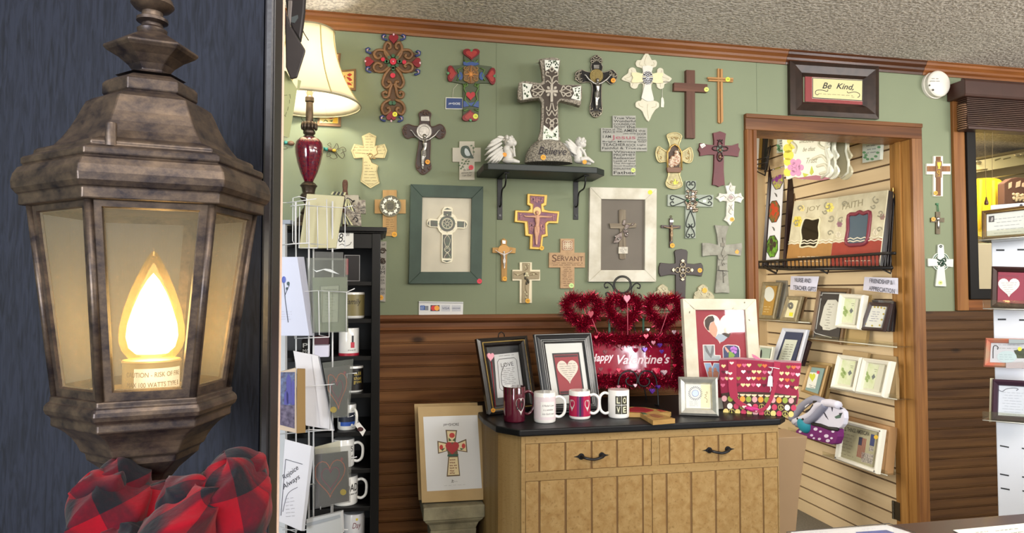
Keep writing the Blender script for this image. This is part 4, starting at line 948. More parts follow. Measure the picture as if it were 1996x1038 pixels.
# --- 13 gilt holy family cross
T = hinted('wall_cross', 'gilt stone cross with flared lobes and nativity figures in an arch', C_, 770,830)
gl = [(770,638),(800,645),(820,665),(805,700),(800,735),(818,770),(850,755),(880,742),(897,785),(890,835),(865,850),(835,835),(815,845),(812,900),(805,940),(822,985),(815,1015),(770,1030),(725,1020),(708,990),(725,940),(722,880),(715,845),(695,840),(665,845),(645,820),(638,775),(655,735),(690,755),(718,765),(735,735),(730,700),(715,660),(735,645)]
T.plate('back_plate', [p1(C_, *q) for q in gl],0,.010, M((168,156,112),.45,.2, var=.3, vs=60), bevel=.003, sm=2)
T.tube('gilt_rim', [[(p.x, p.y) for p in smoothpts([(*p1(C_, 770+(x-770)*s_, 832+(y-832)*s_),0) for x, y in gl],3, True)] for s_ in (1.0,.86)],1.0,.011, M((196,180,130),.35,.4),6, closed=True)
T.plate('niche', [p1(C_, *q) for q in ((722,880),(722,775),(745,735),(770,722),(795,735),(815,775),(815,880))],.010,.012, M((70,52,40),.6))
T.tube('arch', [C_(720,900,720,775,745,735,770,720,795,735,818,775,818,900)],1.6,.018, M((186,150,84),.35,.5),8)
T.plate('plinth', C_(716,880,820,880,815,915,722,915),.010,.024, M((110,74,50),.5), bevel=.003)
T.blobs('figure', [(*p1(C_, 782,775),.018,4,4,4),(*p1(C_, 785,820),.016,7,12,5),(*p1(C_, 752,812),.019,3.4,3.6,3.5),(*p1(C_, 748,850),.018,7,9,5),(*p1(C_, 775,855),.022,4,5,4)], M((150,96,66),.5, var=.4, vs=120, c2=(226,214,190)), remesh=.001)
T.tube('inner_scroll', [spiral(*p1(C_, x, y),3.4,1, a, a+5) for x, y, a in ((755,675,0),(785,675,2),(660,780,1),(672,810,3),(872,780,1),(862,812,3),(750,985,0),(790,985,2))],.8,.011, M((150,120,70),.4,.4),5)
o = T.plate('price_sticker', C_(755,975,770,980,768,960,776,962,780,980,797,978,790,1000,765,1002),.0115,.0122, M((206,214,70),.5)); o['label'] = 'lime paper sticker'
# --- 14 red flared cross
T = hinted('wall_cross', 'dark red flared wooden cross with dangling metal cross centre', C_, 1085,800)
T.plate('body', [p1(C_, *q) for q in ((1040,640),(1062,636),(1085,628),(1108,636),(1128,645),(1122,690),(1120,728),(1170,728),(1215,712),(1215,735),(1226,755),(1218,780),(1215,806),(1165,798),(1114,795),(1112,900),(1120,1005),(1100,1005),(1080,1016),(1058,1005),(1036,1002),(1045,900),(1048,792),(1000,792),(948,800),(948,778),(936,755),(946,735),(948,710),(1000,722),(1046,725),(1046,690))],0,.012, M((92,32,38),.5, var=.15, vs=30), bevel=.0015)
T.plate('boss', circ(*p1(C_, 1087,752),6.5,16,8),.012,.015, M((60,70,60),.35,.6), bevel=.001)
T.tube('metal_loop', [circ(*p1(C_, x, y), rx, 16, ry) for x, y, rx, ry in ((1088,718,4,6),(1060,748,7,4),(1118,750,7,4),(1087,805,5,9))] + [C_(1070,690,1087,700,1104,690), C_(1087,686,1087,700)],1.0,.015, M((60,54,50),.35,.7),6)
T.blobs('stone', [(*p1(C_, 1087,760),.017,3,3,2.4),(*p1(C_, 1087,806),.015,2.6,4,2)], M((110,84,60),.15,.3))
T.plate('paper_tag', C_(945,722,975,712,988,730,960,748),.0125,.013, M((214,206,198),.6)); T.scrib([(1365.5+2,285.5,1375,282.5)],.0136, M((120,60,60),.6),.5,.8)
# --- tile cross half hidden by the lamp shade
T = Thing('wall_cross', 'wooden tile cross with painted tulips behind the lamp shade', 'cross', WALL, (645,170))
tw = M((128,92,56),.6, var=.25, vs=40)
def gx(*p): return [(600+p[i]/5.77,80+p[i+1]/5.77) for i in range(0, len(p),2)]
for nm, out, inn in (('tile', gx(240,130,372,135,350,330,240,330), gx(255,145,345,150,330,300,255,300)),('tile', gx(330,330,543,310,540,555,340,540), gx(345,352,518,336,514,525,345,508)),('tile', gx(120,770,375,770,370,962,105,950), gx(138,780,345,780,342,925,130,922)),
                     ('tile', gx(100,330,330,330,330,780,120,780), gx(120,350,310,350,310,760,140,760)),('tile', gx(-80,330,100,330,110,560,-80,560), gx(-60,350,80,350,90,540,-60,540))):
    T.plate('wooden_block', out, 0,.009, tw, bevel=.001); T.plate(nm, inn, .009,.011, M((222,196,120),.3, var=.1), bevel=.0006)
T.plates('tulip', [gx(375,375,392,360,400,400,420,380,415,430,385,435), gx(440,380,470,360,500,375,470,400), gx(430,400,475,410,502,440,470,450), gx(440,460,480,470,500,500,450,490), gx(375,440,400,470,400,500,370,495), gx(180,850,230,845,300,860,260,875), gx(355,350,360,400,375,380)],.011,.0118, M((168,44,34),.35))
T.plates('tile_leaf', [gx(150,880,170,905,200,880,230,900,222,912,200,895,170,915), gx(240,895,285,885,270,910), gx(400,405,430,415,402,425), gx(398,455,430,465,400,475), gx(490,465,500,458,500,490)],.011,.0116, M((84,96,40),.4)); T.plate('yellow_panel', gx(295,862,338,850,335,924,275,922),.011,.0114, M((232,182,50),.35)); T.plate('yellow_panel', gx(320,160,342,160,330,295,322,260),.011,.0114, M((196,110,60),.35))
# --- wire and bead cross behind the lamp
T = Thing('wall_cross', 'rusty wire cross with turquoise and wooden beads behind the lamp', 'cross', WALL, (606,288))
W6 = lambda *p: [(530+p[i]/4.324,180+p[i+1]/4.324) for i in range(0, len(p),2)]
wires = [W6(85,420,170,430,400,468,545,488)]
for s_ in ([(470,480),(500,460),(468,440),(490,425),(498,445)],[(480,480),(520,470),(545,430),(560,460),(540,490)],[(530,490),(600,460),(625,490),(600,500),(598,480)],[(540,500),(590,555),(612,530),(600,505),(580,515)],[(500,495),(470,505),(465,540),(495,530),(480,515)],[(500,495),(530,510),(550,545),(520,560),(490,545)],
           [(130,430),(95,440),(95,475),(130,470),(115,455)],[(125,415),(95,400),(100,375),(130,380)],[(255,200),(250,225),(280,250)],[(325,205),(370,215),(360,245),(330,240)],[(295,430),(290,250),(292,190)],[(300,440),(300,600),(280,650),(330,650)]):
    wires.append([(p.x, p.y) for p in smoothpts([(*W6(*q)[0],0) for q in s_],5)])
T.tube('wire', wires, .45,.006, M((66,48,36),.5,.5),5)
T.blobs('bead', [(*W6(118,422)[0],.006,4,4,4),(*W6(460,478)[0],.006,4,4,4),(*W6(422,470)[0],.006,5.5,4.5,4.5)], M((52,130,120),.3)); T.blobs('wooden_bead', [(*W6(160,428)[0],.006,7,5,5),(*W6(490,482)[0],.006,5,3.6,4),(*W6(415,465)[0],.009,5,5,3)], M((112,82,60),.5, var=.3)); T.blobs('yellow_bead', [(*W6(525,489)[0],.006,4.4,3.4,3.4)], M((196,164,60),.4))

# --- 17 gifts of the spirit cross
T = hinted('wall_cross', 'tan wooden cross with round medallion of white doves', D_, 138,260)
T.plate('body', crosspoly(D_, 90,184,168,262,36,245,104,414),0,.008, wood((186,150,96),(166,128,78),1,.6,.5), bevel=.001)
T.plate('medallion', circ(*p1(D_, 141,212),21,32),.008,.014, M((96,92,74),.5), bevel=.002); T.tube('medallion_rim', [circ(*p1(D_, 141,212),20.5,32), circ(*p1(D_, 141,212),9.5,24)],.8,.014, M((140,132,100),.45),6, closed=True)
dv = []
for i in range(8):
    a = 2*PI*i/8; c = (141+48*math.cos(a),212+48*math.sin(a)); pts = []
    for x, y in ((-16,-6),(-4,-12),(4,-4),(14,-14),(12,2),(16,10),(4,6),(-2,14),(-6,4),(-16,4)): pts += [c[0]+x*math.cos(a+1.2)-y*math.sin(a+1.2), c[1]+x*math.sin(a+1.2)+y*math.cos(a+1.2)]
    dv.append(D_(*pts))
T.plates('dove', dv, .014,.0156, M((236,232,214),.5))
T.text([('GIFTS', *p1(D_, 122,206), *p1(D_, 160,206),2.8),('OF THE', *p1(D_, 122,218), *p1(D_, 160,218),2.4),('SPIRIT', *p1(D_, 122,232), *p1(D_, 160,232),2.8)],.0148, INK)
T.scrib([(*p1(D_, 112, y), *p1(D_, 158 if k % 2 == 0 else 172, y)) for k, y in enumerate((305,320,335,350,364))] + [(*p1(D_, 130,380), *p1(D_, 178,380)),(*p1(D_, 108,393), *p1(D_, 148,393))],.0085, M((84,62,36),.7),.6,.8, seed=9)
T.sticker(*p1(D_, 169,403),5.2,.009,(222,158,30))
# --- 19 narrow word plaque beside the bookcase
T = hinted('wall_plaque', 'narrow grey word plaque with wire knots beside the black bookcase', D_, 90,650, 'plaque')
T.plate('board', D_(60,450,115,450,108,858,60,852),0,.008, M((160,154,144),.6, var=.2, vs=30), bevel=.001)
T.text([('of', *p1(D_, 84,478), *p1(D_, 106,478),4.5),('be', *p1(D_, 82,500), *p1(D_, 104,500),3.5),('US', *p1(D_, 74,640), *p1(D_, 104,640),7.5),('M', *p1(D_, 76,672), *p1(D_, 104,672),7),('OUR', *p1(D_, 76,695), *p1(D_, 104,694),3),('EA', *p1(D_, 78,718), *p1(D_, 102,718),4),('CH', *p1(D_, 78,738), *p1(D_, 102,738),4),('BLE', *p1(D_, 76,780), *p1(D_, 104,780),4.5),('SS', *p1(D_, 80,806), *p1(D_, 102,806),5)],.0086, INK)
T.tube('wire_knot', [spiral(*p1(D_, x, y),6,2, a, a+9) for x, y, a in ((92,515,0),(88,575,2),(95,585,1))],.9,.012, M((70,56,46),.45,.5),6); T.sticker(*p1(D_, 78,828),4.8,.009,(226,158,40))
# --- 18 green framed celtic cross
T = hinted('framed_cross', 'green distressed frame holding a green and white ringed cross', D_, 515,400, 'picture')
oc = D_(278,64,768,80,757,735,265,735); gf = M((58,76,64),.6, var=.22, vs=14, bump=.1, bs=60)
bars = D_(278,64,768,80,690,158,358,150), D_(768,80,757,735,682,655,690,158), D_(757,735,265,735,348,655,682,655), D_(265,735,278,64,358,150,348,655)
for b_ in bars: T.plate('frame_rail', b_, 0,.020, gf, bevel=.0018)
T.plate('canvas', D_(350,142,698,150,690,663,340,663),.001,.008, M((206,198,178),.75, var=.12, vs=9))
ivory = M((230,222,196),.5)
ce = [D_(500,224,505,218,550,218,562,228,562,245,556,262,578,275,592,300,640,306,655,312,663,330,655,358,640,366,594,362,578,385,560,396,562,575,555,590,520,596,490,588,485,570,488,398,470,382,458,356,410,354,394,345,387,325,395,302,410,296,460,302,475,278,492,264,490,240)]
T.plate('cross', ce[0],.008,.016, ivory, bevel=.001); cg = p1(D_, 525,400)
T.plates('green_enamel', [circ(*p1(D_, 525,330),15.5,28), D_(500,246,555,248,552,278,500,276), D_(412,308,460,310,460,350,412,348), D_(592,314,640,316,638,356,592,354), D_(495,405,555,405,554,565,494,562), D_(502,236,525,224,555,236), D_(404,305,404,350,393,328), D_(644,315,646,360,658,334), D_(494,578,552,578,522,590)],.016,.0168, M((38,66,38),.35, var=.3, vs=60, c2=(50,34,26)))
T.tube('white_tracery', [circ(*p1(D_, 525,330), r, 24) for r in (10.5,9.2,3)],.45,.017, ivory, 5, closed=True)
T.tube('tracery', [[p1(D_, 525+9*math.cos(a),330+9*math.sin(a)), p1(D_, 525+32*math.cos(a),330+32*math.sin(a))] for a in [k*PI/4+.2 for k in range(8)]] + [[(p.x, p.y) for p in smoothpts([(*p1(D_, 525+sx*x, y),0) for x, y in c],4)] for sx in (-1,1) for c in ([(0,405),(20,440),(8,485),(-18,510),(10,530),(0,525)],[(0,480),(20,505),(-8,535),(-20,560),(0,565)])],.45,.017, ivory, 5)
T.blobs('boss', [(*p1(D_, 525+58*math.cos(a),330+58*math.sin(a)),.0165,1.2,1.2,1.2) for a in [k*PI/4 for k in range(8)]], M((226,216,184),.4)); T.sticker(*p1(D_, 742,718),4.8,.0205,(214,40,66))
# --- 20 card payment sign
T = hinted('card_sign', 'small white ledge sign with four payment card logos', D_, 480,900, 'sign')
T.plate('holder', D_(333,853,633,857,630,948,332,946),0,.004, M((216,216,214),.35), bevel=.001); T.plate('lip', D_(333,853,633,857,633,866,333,862),.004,.009, M((200,202,204),.3), bevel=.001)
T.plates('white_card', [D_(412,878,474,878,474,921,410,921), D_(484,879,545,879,545,921,484,921), D_(555,880,617,880,616,921,555,921)],.004,.0046, M((188,190,196),.5))
T.plate('logo_blue', D_(343,882,373,882,373,913,343,913),.004,.005, M((20,80,160),.4)); T.plate('logo_grey', D_(374,884,398,884,398,914,374,914),.004,.005, M((120,126,136),.5)); T.text([('AM', *p1(D_, 346,897), *p1(D_, 366,897),2.6),('EX', *p1(D_, 348,909), *p1(D_, 366,909),2.6)],.0055, M((220,230,240),.5))
T.plate('logo_dark', D_(413,879,473,879,473,919,412,919),.0046,.005, M((80,54,64),.5)); T.plate('logo_red', circ(*p1(D_, 433,899),5,20),.005,.0054, M((206,40,44),.4)); T.plate('logo_orange', circ(*p1(D_, 455,899),5,20),.0052,.0058, M((236,160,50),.4))
T.text([('VISA', *p1(D_, 492,908), *p1(D_, 538,908),4.4),('DISCOVER', *p1(D_, 560,905), *p1(D_, 612,905),2.6)],.0052, M((60,70,110),.5), shear=.2)
# --- 21 icon crucifix in gilt border
T = hinted('wall_cross', 'gilt edged icon cross painted in mauve with pale figure', E_, 425,260)
ic = [(350,67),(508,77),(500,160),(478,168),(484,190),(520,200),(602,203),(592,300),(520,297),(506,315),(512,400),(474,408),(466,505),(368,500),(372,402),(334,396),(328,298),(250,290),(255,195),(355,200),(374,185),(372,165),(348,155)]
T.plate('gilt_border', [p1(E_, *q) for q in ic],0,.014, M((196,160,76),.35,.35, var=.15), bevel=.003)
def shr(pts, c, fx, fy): return [(c[0]+(x-c[0])*fx, c[1]+(y-c[1])*fy) for x, y in pts]
inn = [(372,84),(484,90),(480,140),(458,150),(462,210),(586,222),(578,282),(508,282),(490,300),(492,382),(462,390),(450,486),(390,482),(392,386),(362,380),(352,284),(275,276),(275,212),(395,218),(396,150),(372,140)]
T.plate('mauve_ground', [p1(E_, *q) for q in inn],.014,.015, M((138,84,92),.5, var=.3, vs=40, c2=(104,62,90)))
T.tube('inner_bead', [[p1(E_, *q) for q in inn]],.8,.015, M((176,136,66),.35,.4),6, closed=True)
T.plate('halo', circ(*p1(E_, 427,205),7.5,20,8.5),.015,.0165, M((206,168,110),.4,.2))
corpus(T, E_, 427,215,(325,240),(542,245),(422,465), M((206,156,126),.5), z=.018)
T.plates('attendant', [circ(*p1(E_, x, y),2.6,10, h) for x, y, h in ((300,245,6),(556,250,6),(378,320,9),(390,330,9),(462,322,9),(476,340,9),(405,115,5),(425,120,6),(445,116,5),(462,118,4),(390,112,4))],.015,.0164, M((186,120,110),.5, var=.5, vs=200, c2=(70,44,80))); T.sticker(*p1(E_, 463,491),4.4,.0165,(226,170,40))
# --- 22 small oak crucifix
T = hinted('wall_cross', 'small light oak crucifix with pale silver figure and sunburst disc', E_, 168,560)
ok_ = wood((184,142,80),(156,114,60),1,1,.45)
T.plate('cross', [p1(E_, *q) for q in ((146,432),(168,414),(194,434),(190,478),(262,492),(258,532),(194,530),(192,750),(150,748),(148,530),(80,528),(80,488),(148,485))],0,.010, ok_, bevel=.002); T.plate('disc', circ(*p1(E_, 168,508),11.5,24,11),.010,.013, M((170,124,56),.4,.2), bevel=.001)
T.plate('title_plate', E_(156,432,182,434,180,458,158,456),.011,.013, SILV); corpus(T, E_, 170,522,(102,508),(232,510),(172,650), M((206,200,196),.35,.4), z=.017); T.sticker(*p1(E_, 175,729),4.4,.011,(224,160,30))
# --- 23 taupe cross with ivory borders
T = hinted('wall_cross', 'taupe floral cross with ivory corner borders and orange sticker', E_, 342,750)
T.plate('back', crosspoly(E_, 292,386,660,744,235,450,602,918),0,.008, M((222,210,180),.6), bevel=.001); T.plate('front', E_(314,605,374,607,372,672,448,674,444,732,368,734,362,916,308,914,312,732,240,730,242,670,316,670),.008,.012, M((156,140,108),.6, var=.15), bevel=.001)
T.tube('vine', [[(p.x, p.y) for p in smoothpts([(*p1(E_, *q),0) for q in c],4)] for c in ([(250,690),(280,705),(320,690),(345,700),(400,700),(425,690)],[(340,620),(352,650),(330,665)],[(345,720),(335,800),(350,850),(335,890)],[(335,840),(325,825)],[(370,690),(400,680),(430,700)])],.5,.0125, M((110,92,60),.5),5)
T.blobs('flower', [(*p1(E_, x, y),.013, r, r, r*.6) for x, y, r in ((345,690,3.2),(335,705,2.6),(355,708,2.6),(358,620,1.6),(335,640,1.5),(330,835,1.8),(345,850,1.8),(340,875,1.6),(400,695,1.8),(275,700,1.8))], M((196,186,150),.5)); T.blobs('dark_leaf', [(*p1(E_, x, y),.013,2,3.2,1.4) for x, y in ((335,725),(352,740),(345,765),(360,755),(330,695))], M((62,56,40),.5)); T.sticker(*p1(E_, 354,902),4.6,.0128,(226,166,40))
# --- 24 servant cross
T = hinted('wall_cross', 'sandy stone cross reading SERVANT with knotwork square on top', E_, 660,610)
T.plate('body', crosspoly(E_, 608,717,527,643,520,799,418,804),0,.010, M((180,146,108),.7, var=.15, vs=60, bump=.2, bs=200), bevel=.002); T.plate('knot_panel', E_(622,432,706,432,706,508,622,508),.010,.0115, M((158,116,90),.6), bevel=.001)
T.tube('knotwork', [circ(*p1(E_, 664+dx, 470+dy),4.4,14) for dx in (-18,0,18) for dy in (-18,0,18)],.6,.0118, M((214,198,168),.5),5, closed=True)
brt = M((92,58,34),.6)
T.text([('S', *p1(E_, 543,598), *p1(E_, 580,598),14),('ERVANT', *p1(E_, 584,592), *p1(E_, 786,594),9.5)],.0106, brt, bold=.005)
T.scrib([(*p1(E_, a, y), *p1(E_, b, y+1)) for a, b, y in ((542,780,607),(550,770,622),(628,690,640),(636,690,655),(630,700,670),(632,695,685),(626,700,700),(634,690,716),(626,700,732),(632,700,748),(628,690,765),(634,675,782))] + [(*p1(E_, 590,548), *p1(E_, 640,548))],.0107, brt, .7,1.0, seed=3); T.sticker(*p1(E_, 694,783),4.8,.0107,(190,220,140))
# --- 25 white framed stick cross
T = hinted('framed_cross', 'white distressed frame with rustic bark cross on grey board', F_, 335,465, 'picture')
wf = M((206,200,184),.6, var=.12, vs=14, c2=(182,174,154), bump=.1)
for b_ in (F_(80,97,600,108,510,195,168,190), F_(600,108,595,833,507,742,510,195), F_(595,833,70,833,165,742,507,742), F_(70,833,80,97,168,190,165,742)): T.plate('frame_rail', b_, 0,.020, wf, bevel=.0018)
T.plate('backboard', F_(160,182,518,187,515,750,157,750),.001,.007, M((108,100,90),.8, var=.1, vs=8))
bark = wood((150,138,118),(92,80,66),1,1.6,.7, bump=.6)
T.plate('bark_upright', F_(304,275,320,270,360,275,362,350,356,440,362,560,358,655,335,660,310,655,305,560,312,440,304,350),.007,.014, bark, bevel=.002); T.plate('bark_crossbar', F_(230,378,320,380,430,375,444,385,440,412,330,420,240,418),.010,.017, wood((150,138,118),(92,80,66),0,1.6,.7, bump=.6), bevel=.002)
T.plates('petal', [F_(285,470,330,440,330,500,300,530,262,532), F_(340,350,360,350,350,400,330,390), F_(335,425,375,430,380,450,345,455), F_(395,400,405,378,435,378,415,395), F_(350,455,385,460,372,485,352,480), F_(360,380,400,395,360,430,340,430)],.017,.021, M((120,108,100),.3,.6, var=.5, vs=60, c2=(70,56,50)), bevel=.002)
T.blobs('bud', [(*p1(F_, x, y),.021, r, r, r) for x, y, r in ((370,460,2.2),(355,425,2),(300,500,2.4),(275,480,1.8))], SILV)
T.plate('text_plate', F_(303,562,375,562,374,614,302,614),.014,.017, M((196,188,172),.6), bevel=.001); T.scrib([(*p1(F_, a, y), *p1(F_, b, y)) for a, b, y in ((325,352,570),(312,366,580),(314,364,590),(318,360,599),(330,350,608))],.0175, INK, .5,.6); T.sticker(*p1(F_, 548,137),4.4,.0205,(216,214,40), mark=False)
# --- 26 tiny dark crucifix
T = hinted('wall_cross', 'smallest dark wooden crucifix with bronze figure', F_, 712,450)
T.plate('cross', F_(700,338,724,338,724,392,787,396,786,420,724,418,724,566,700,568,700,416,635,414,635,392,700,394),0,.009, M((60,40,32),.4), bevel=.001); T.plate('title_plate', F_(702,354,730,354,730,370,702,370),.009,.011, SILV); T.tube('ring', [circ(*p1(F_, 710,326),1.8,12)],.5,.004, M((90,80,60),.4,.8),5, closed=True)
corpus(T, F_, 715,400,(655,403),(775,405),(715,520), M((156,130,100),.4,.4), z=.015); T.sticker(*p1(F_, 721,551),4.6,.010,(226,156,30))
# --- 27 mint cross with wire scrolls
T = hinted('wall_cross', 'pale grey wooden cross with black wire scrolls and jewelled medallion', F_, 862,270)
gy = wood((160,166,152),(136,142,130),1,1,.6)
T.plate('upright', F_(824,48,906,48,902,495,822,495),0,.010, gy, bevel=.001); T.plate('crossbar', F_(685,155,1042,157,1038,252,684,244),.0005,.0105, wood((162,168,154),(138,144,132),0,1,.6), bevel=.001)
def fsm(c): return [(p.x, p.y) for p in smoothpts([(*p1(F_, *q),0) for q in c],6)]
sc3 = []
for s_ in (-1,1):
    sc3 += [fsm([(866,120),(866+s_*30,95),(866+s_*30,62),(866+s_*10,55),(866+s_*6,78),(866+s_*18,80)]), fsm([(862,280),(862+s_*25,340),(862+s_*34,390),(862+s_*20,410),(862+s_*6,395),(862+s_*16,382)]), fsm([(862,400),(862+s_*25,440),(862+s_*32,475),(862+s_*14,488),(862+s_*6,468),(862+s_*18,462)])]
for s_ in (-1,1):
    sc3 += [fsm([(830,203),(770,203+s_*25),(720,203+s_*40),(706,203+s_*20),(722,203+s_*6),(732,203+s_*18)]), fsm([(905,203),(960,203+s_*22),(1010,203+s_*38),(1028,203+s_*20),(1010,203+s_*6),(1000,203+s_*18)])]
T.tube('wire_scroll', sc3,.8,.013, M((40,42,40),.5,.4),6)
rd = random.Random(5); T.blobs('silver_leaf', [(*p1(F_, 868+rd.uniform(-42,44),205+rd.uniform(-78,82)),.016, rd.uniform(1.6,3.2), rd.uniform(1.6,3.4),1.6, rd.uniform(0,180)) for _ in range(46)], M((150,134,116),.25,.8)); T.tube('ring', [circ(*p1(F_, 866,205),9,20), circ(*p1(F_, 872,240),8,18), circ(*p1(F_, 872,150),7,18)],.9,.017, M((90,74,62),.3,.8),6, closed=True)
T.blobs('green_stone', [(*p1(F_, 838,203),.018,3.6,3,2),(*p1(F_, 912,198),.018,3.4,3,2)], M((24,70,44),.1)); T.blobs('clear_stone', [(*p1(F_, 880,190),.02,3,3,2),(*p1(F_, 880,150),.018,3,3.4,2),(*p1(F_, 866,262),.018,3,3,2)], M((210,206,204),.06,.6)); T.plate('price_tag', F_(958,196,985,194,984,216,958,216),.0115,.0122, M((196,206,196),.6))
# --- 28 white distressed fleur cross
T = hinted('wall_cross', 'small whitewashed carved cross with pointed trefoil ends', F_, 1175,200)
T.plate('body', [p1(F_, *q) for q in ((1175,56),(1188,85),(1216,88),(1210,108),(1205,150),(1235,148),(1255,140),(1262,165),(1280,182),(1262,200),(1255,222),(1235,212),(1205,208),(1200,320),(1208,350),(1188,370),(1170,398),(1150,370),(1122,352),(1140,320),(1145,208),(1115,205),(1092,212),(1085,198),(1058,180),(1082,165),(1088,142),(1115,150),(1148,148),(1140,105),(1134,86),(1160,84))],0,.010, M((214,212,200),.55, var=.3, vs=45, c2=(176,172,158)), bevel=.002)
T.tube('carving', [fsm([(1150,190),(1178,150),(1208,185),(1178,210),(1150,190)]), fsm([(1160,235),(1175,260),(1160,290),(1180,310)]), fsm([(1190,235),(1178,250),(1192,280)]), fsm([(1090,180),(1120,165),(1140,180)]), fsm([(1262,182),(1235,170),(1215,180)]), fsm([(1175,85),(1165,110),(1180,130)])],.6,.0105, M((160,154,142),.5),5); T.plates('centre_print', [F_(1158,176,1178,158,1200,178,1180,196)],.0102,.011, M((160,140,136),.6)); T.sticker(*p1(F_, 1186,348),4.2,.011,(224,156,50))
# --- 29 grey flared angel cross
T = hinted('wall_cross', 'tall weathered grey flared cross with raised flower stem', F_, 1110,640)
gst = M((148,146,132),.7, var=.2, vs=25, c2=(122,118,106), bump=.3, bs=150)
T.plate('body', F_(1052,392,1162,398,1140,470,1138,545,1200,540,1262,530,1266,560,1256,632,1200,626,1150,622,1150,720,1160,830,1168,922,1110,918,1054,922,1062,830,1072,720,1075,628,1020,628,956,636,955,530,1015,532,1076,546,1070,470),0,.012, gst, bevel=.002)
T.tube('stem', [fsm([(1112,490),(1118,560),(1112,650),(1116,760),(1120,840)])],.9,.0135, M((110,104,92),.6),6)
T.plates('leaf', [fsm(c) for c in ([(1115,645),(1080,640),(1085,660),(1115,662)],[(1120,650),(1150,625),(1150,655),(1122,665)],[(1112,668),(1118,690),(1105,690)],[(1115,680),(1150,690),(1130,700)],[(1118,570),(1104,620),(1125,625),(1135,600)])],.012,.016, M((130,126,112),.6), bevel=.001); T.plate('stone_block', F_(1085,708,1130,712,1150,745,1085,742),.012,.018, M((140,136,122),.7), bevel=.001); T.plates('small_frame', [F_(1098,530,1132,530,1132,560,1098,560)],.012,.015, M((120,114,100),.6), bevel=.001)
T.stroke('pen_lines', [F_(1070,744,1105,746,1160,752), fsm([(1120,765),(1132,780),(1120,790)]), F_(1135,760,1142,782)],.7,.0185, INK); T.plate('price_sticker', F_(1208,598,1224,582,1240,596,1232,618,1212,612),.0125,.013, M((220,150,50),.5))
# --- 30 dark brown cross with silver scroll centre
T = hinted('wall_cross', 'dark brown flared cross with antique silver quatrefoil centre', F_, 790,760)
T.plate('body', [p1(F_, *q) for q in ((738,600),(750,585),(792,577),(830,585),(842,600),(838,650),(836,690),(890,695),(945,686),(958,705),(964,740),(950,792),(890,782),(828,780),(826,860),(822,960),(815,1120),(755,1120),(748,960),(748,780),(700,778),(630,792),(618,765),(618,720),(630,684),(700,692),(745,690),(745,650))],0,.012, M((58,48,44),.5, var=.1), bevel=.002)
sv = M((164,150,126),.35,.7)
T.tube('scroll_centre', [fsm([(802+r1*math.cos(a),742+r1*math.sin(a)),(802+46*math.cos(a+.42),742+46*math.sin(a+.42)),(802+60*math.cos(a),742+60*math.sin(a)),(802+46*math.cos(a-.42),742+46*math.sin(a-.42)),(802+r1*math.cos(a),742+r1*math.sin(a))]) for a in (0, PI/2, PI, -PI/2) for r1 in (10,)] + [circ(*p1(F_, 802,742),7,18)],1.0,.016, sv, 6)
T.plates('tip_leaf', [fsm([(802+62*math.cos(a),742+62*math.sin(a)),(802+72*math.cos(a+.22),742+72*math.sin(a+.22)),(802+84*math.cos(a),742+84*math.sin(a)),(802+72*math.cos(a-.22),742+72*math.sin(a-.22))]) for a in (0, PI/2, PI, -PI/2)],.012,.018, sv, bevel=.001); T.blobs('centre_stone', [(*p1(F_, 802,742),.019,2.4,2.4,2)], M((220,216,210),.1,.5)); T.sticker(*p1(F_, 935,744),4.4,.0125,(226,160,30))
# --- 31/32 small gilt stands behind the tinsel
for (x, y, sx, lab, sk_) in ((645,905,1.0, 'pale gilt openwork plaque left of the dark cross', (710,938)),(958,905,1.0, 'pale gilt openwork plaque right of the dark cross', (972,900))):
    T = hinted('wall_plaque', lab, F_, x, y+60, 'plaque')
    T.plate('body', [p1(F_, x+dx, y+dy) for dx, dy in ((0,-55),(14,-48),(40,-28),(42,-8),(72,14),(90,38),(90,60),(80,150),(-80,150),(-72,60),(-70,40),(-60,18),(-40,-5),(-38,-28),(-16,-46))],0,.010, M((176,166,132),.45,.2, var=.3, vs=60), bevel=.002)
    T.tube('curl', [spiral(*p1(F_, x+dx, y+dy),5,1.4, a, a+5) for dx, dy, a in ((-20,-15,0),(20,-15,2),(-50,25,1),(45,25,4),(0,20,0))],.7,.0115, M((206,198,168),.4,.3),5); T.sticker(*p1(F_, *sk_),5,.0125,(228,160,40), mark=False)
# --- three pieces between door and window
R4 = CR(1760,120,3.462); R5 = CR(1790,380,3.46)
T = hinted('wall_cross', 'white edged brown cross with yellow chalice beside the door', R4,240,760)
T.plate('back', crosspoly(R4,207,270,688,760,160,322,637,908),0,.009, M((222,216,196),.5), bevel=.001); T.plate('inlay', crosspoly(R4,226,256,704,740,166,320,640,904),.009,.012, wood((140,96,60),(96,62,38),1,1,.5), bevel=.001)
T.plate('centre_panel', R4(224,668,264,670,262,782,222,780),.012,.014, M((120,84,50),.5)); T.plates('chalice', [R4(232,678,258,678,256,700,248,712,256,722,234,722,240,712,233,700)],.014,.016, M((214,176,60),.3,.3)); T.tube('gold_loop', [circ(*p1(R4,240,745),2.6,14), R4(244,730,246,772,232,772)],.7,.015, M((200,160,70),.3,.3),5); T.sticker(*p1(R4,222,886),4,.0125,(222,160,50))
T = hinted('wall_cross', 'little bronze cross on a green cord beside the window', R5,134,180)
T.plate('body', crosspoly(R5,120,148,153,182,86,176,112,262),0,.007, M((96,84,62),.45,.3, var=.3, vs=60), bevel=.001); T.blobs('figure', [(*p1(R5,135,160),.009,3.4,3.4,2),(*p1(R5,135,195),.008,2.2,8,2)], SILV); T.tube('cord', [R5(128,112,127,60), R5(138,112,132,60)],.5,.004, M((40,110,64),.6),5); T.plate('hanger', R5(121,54,138,54,137,66,122,66),.0,.006, M((40,100,60),.5)); T.sticker(*p1(R5,102,162),4.2,.0075,(222,156,60))
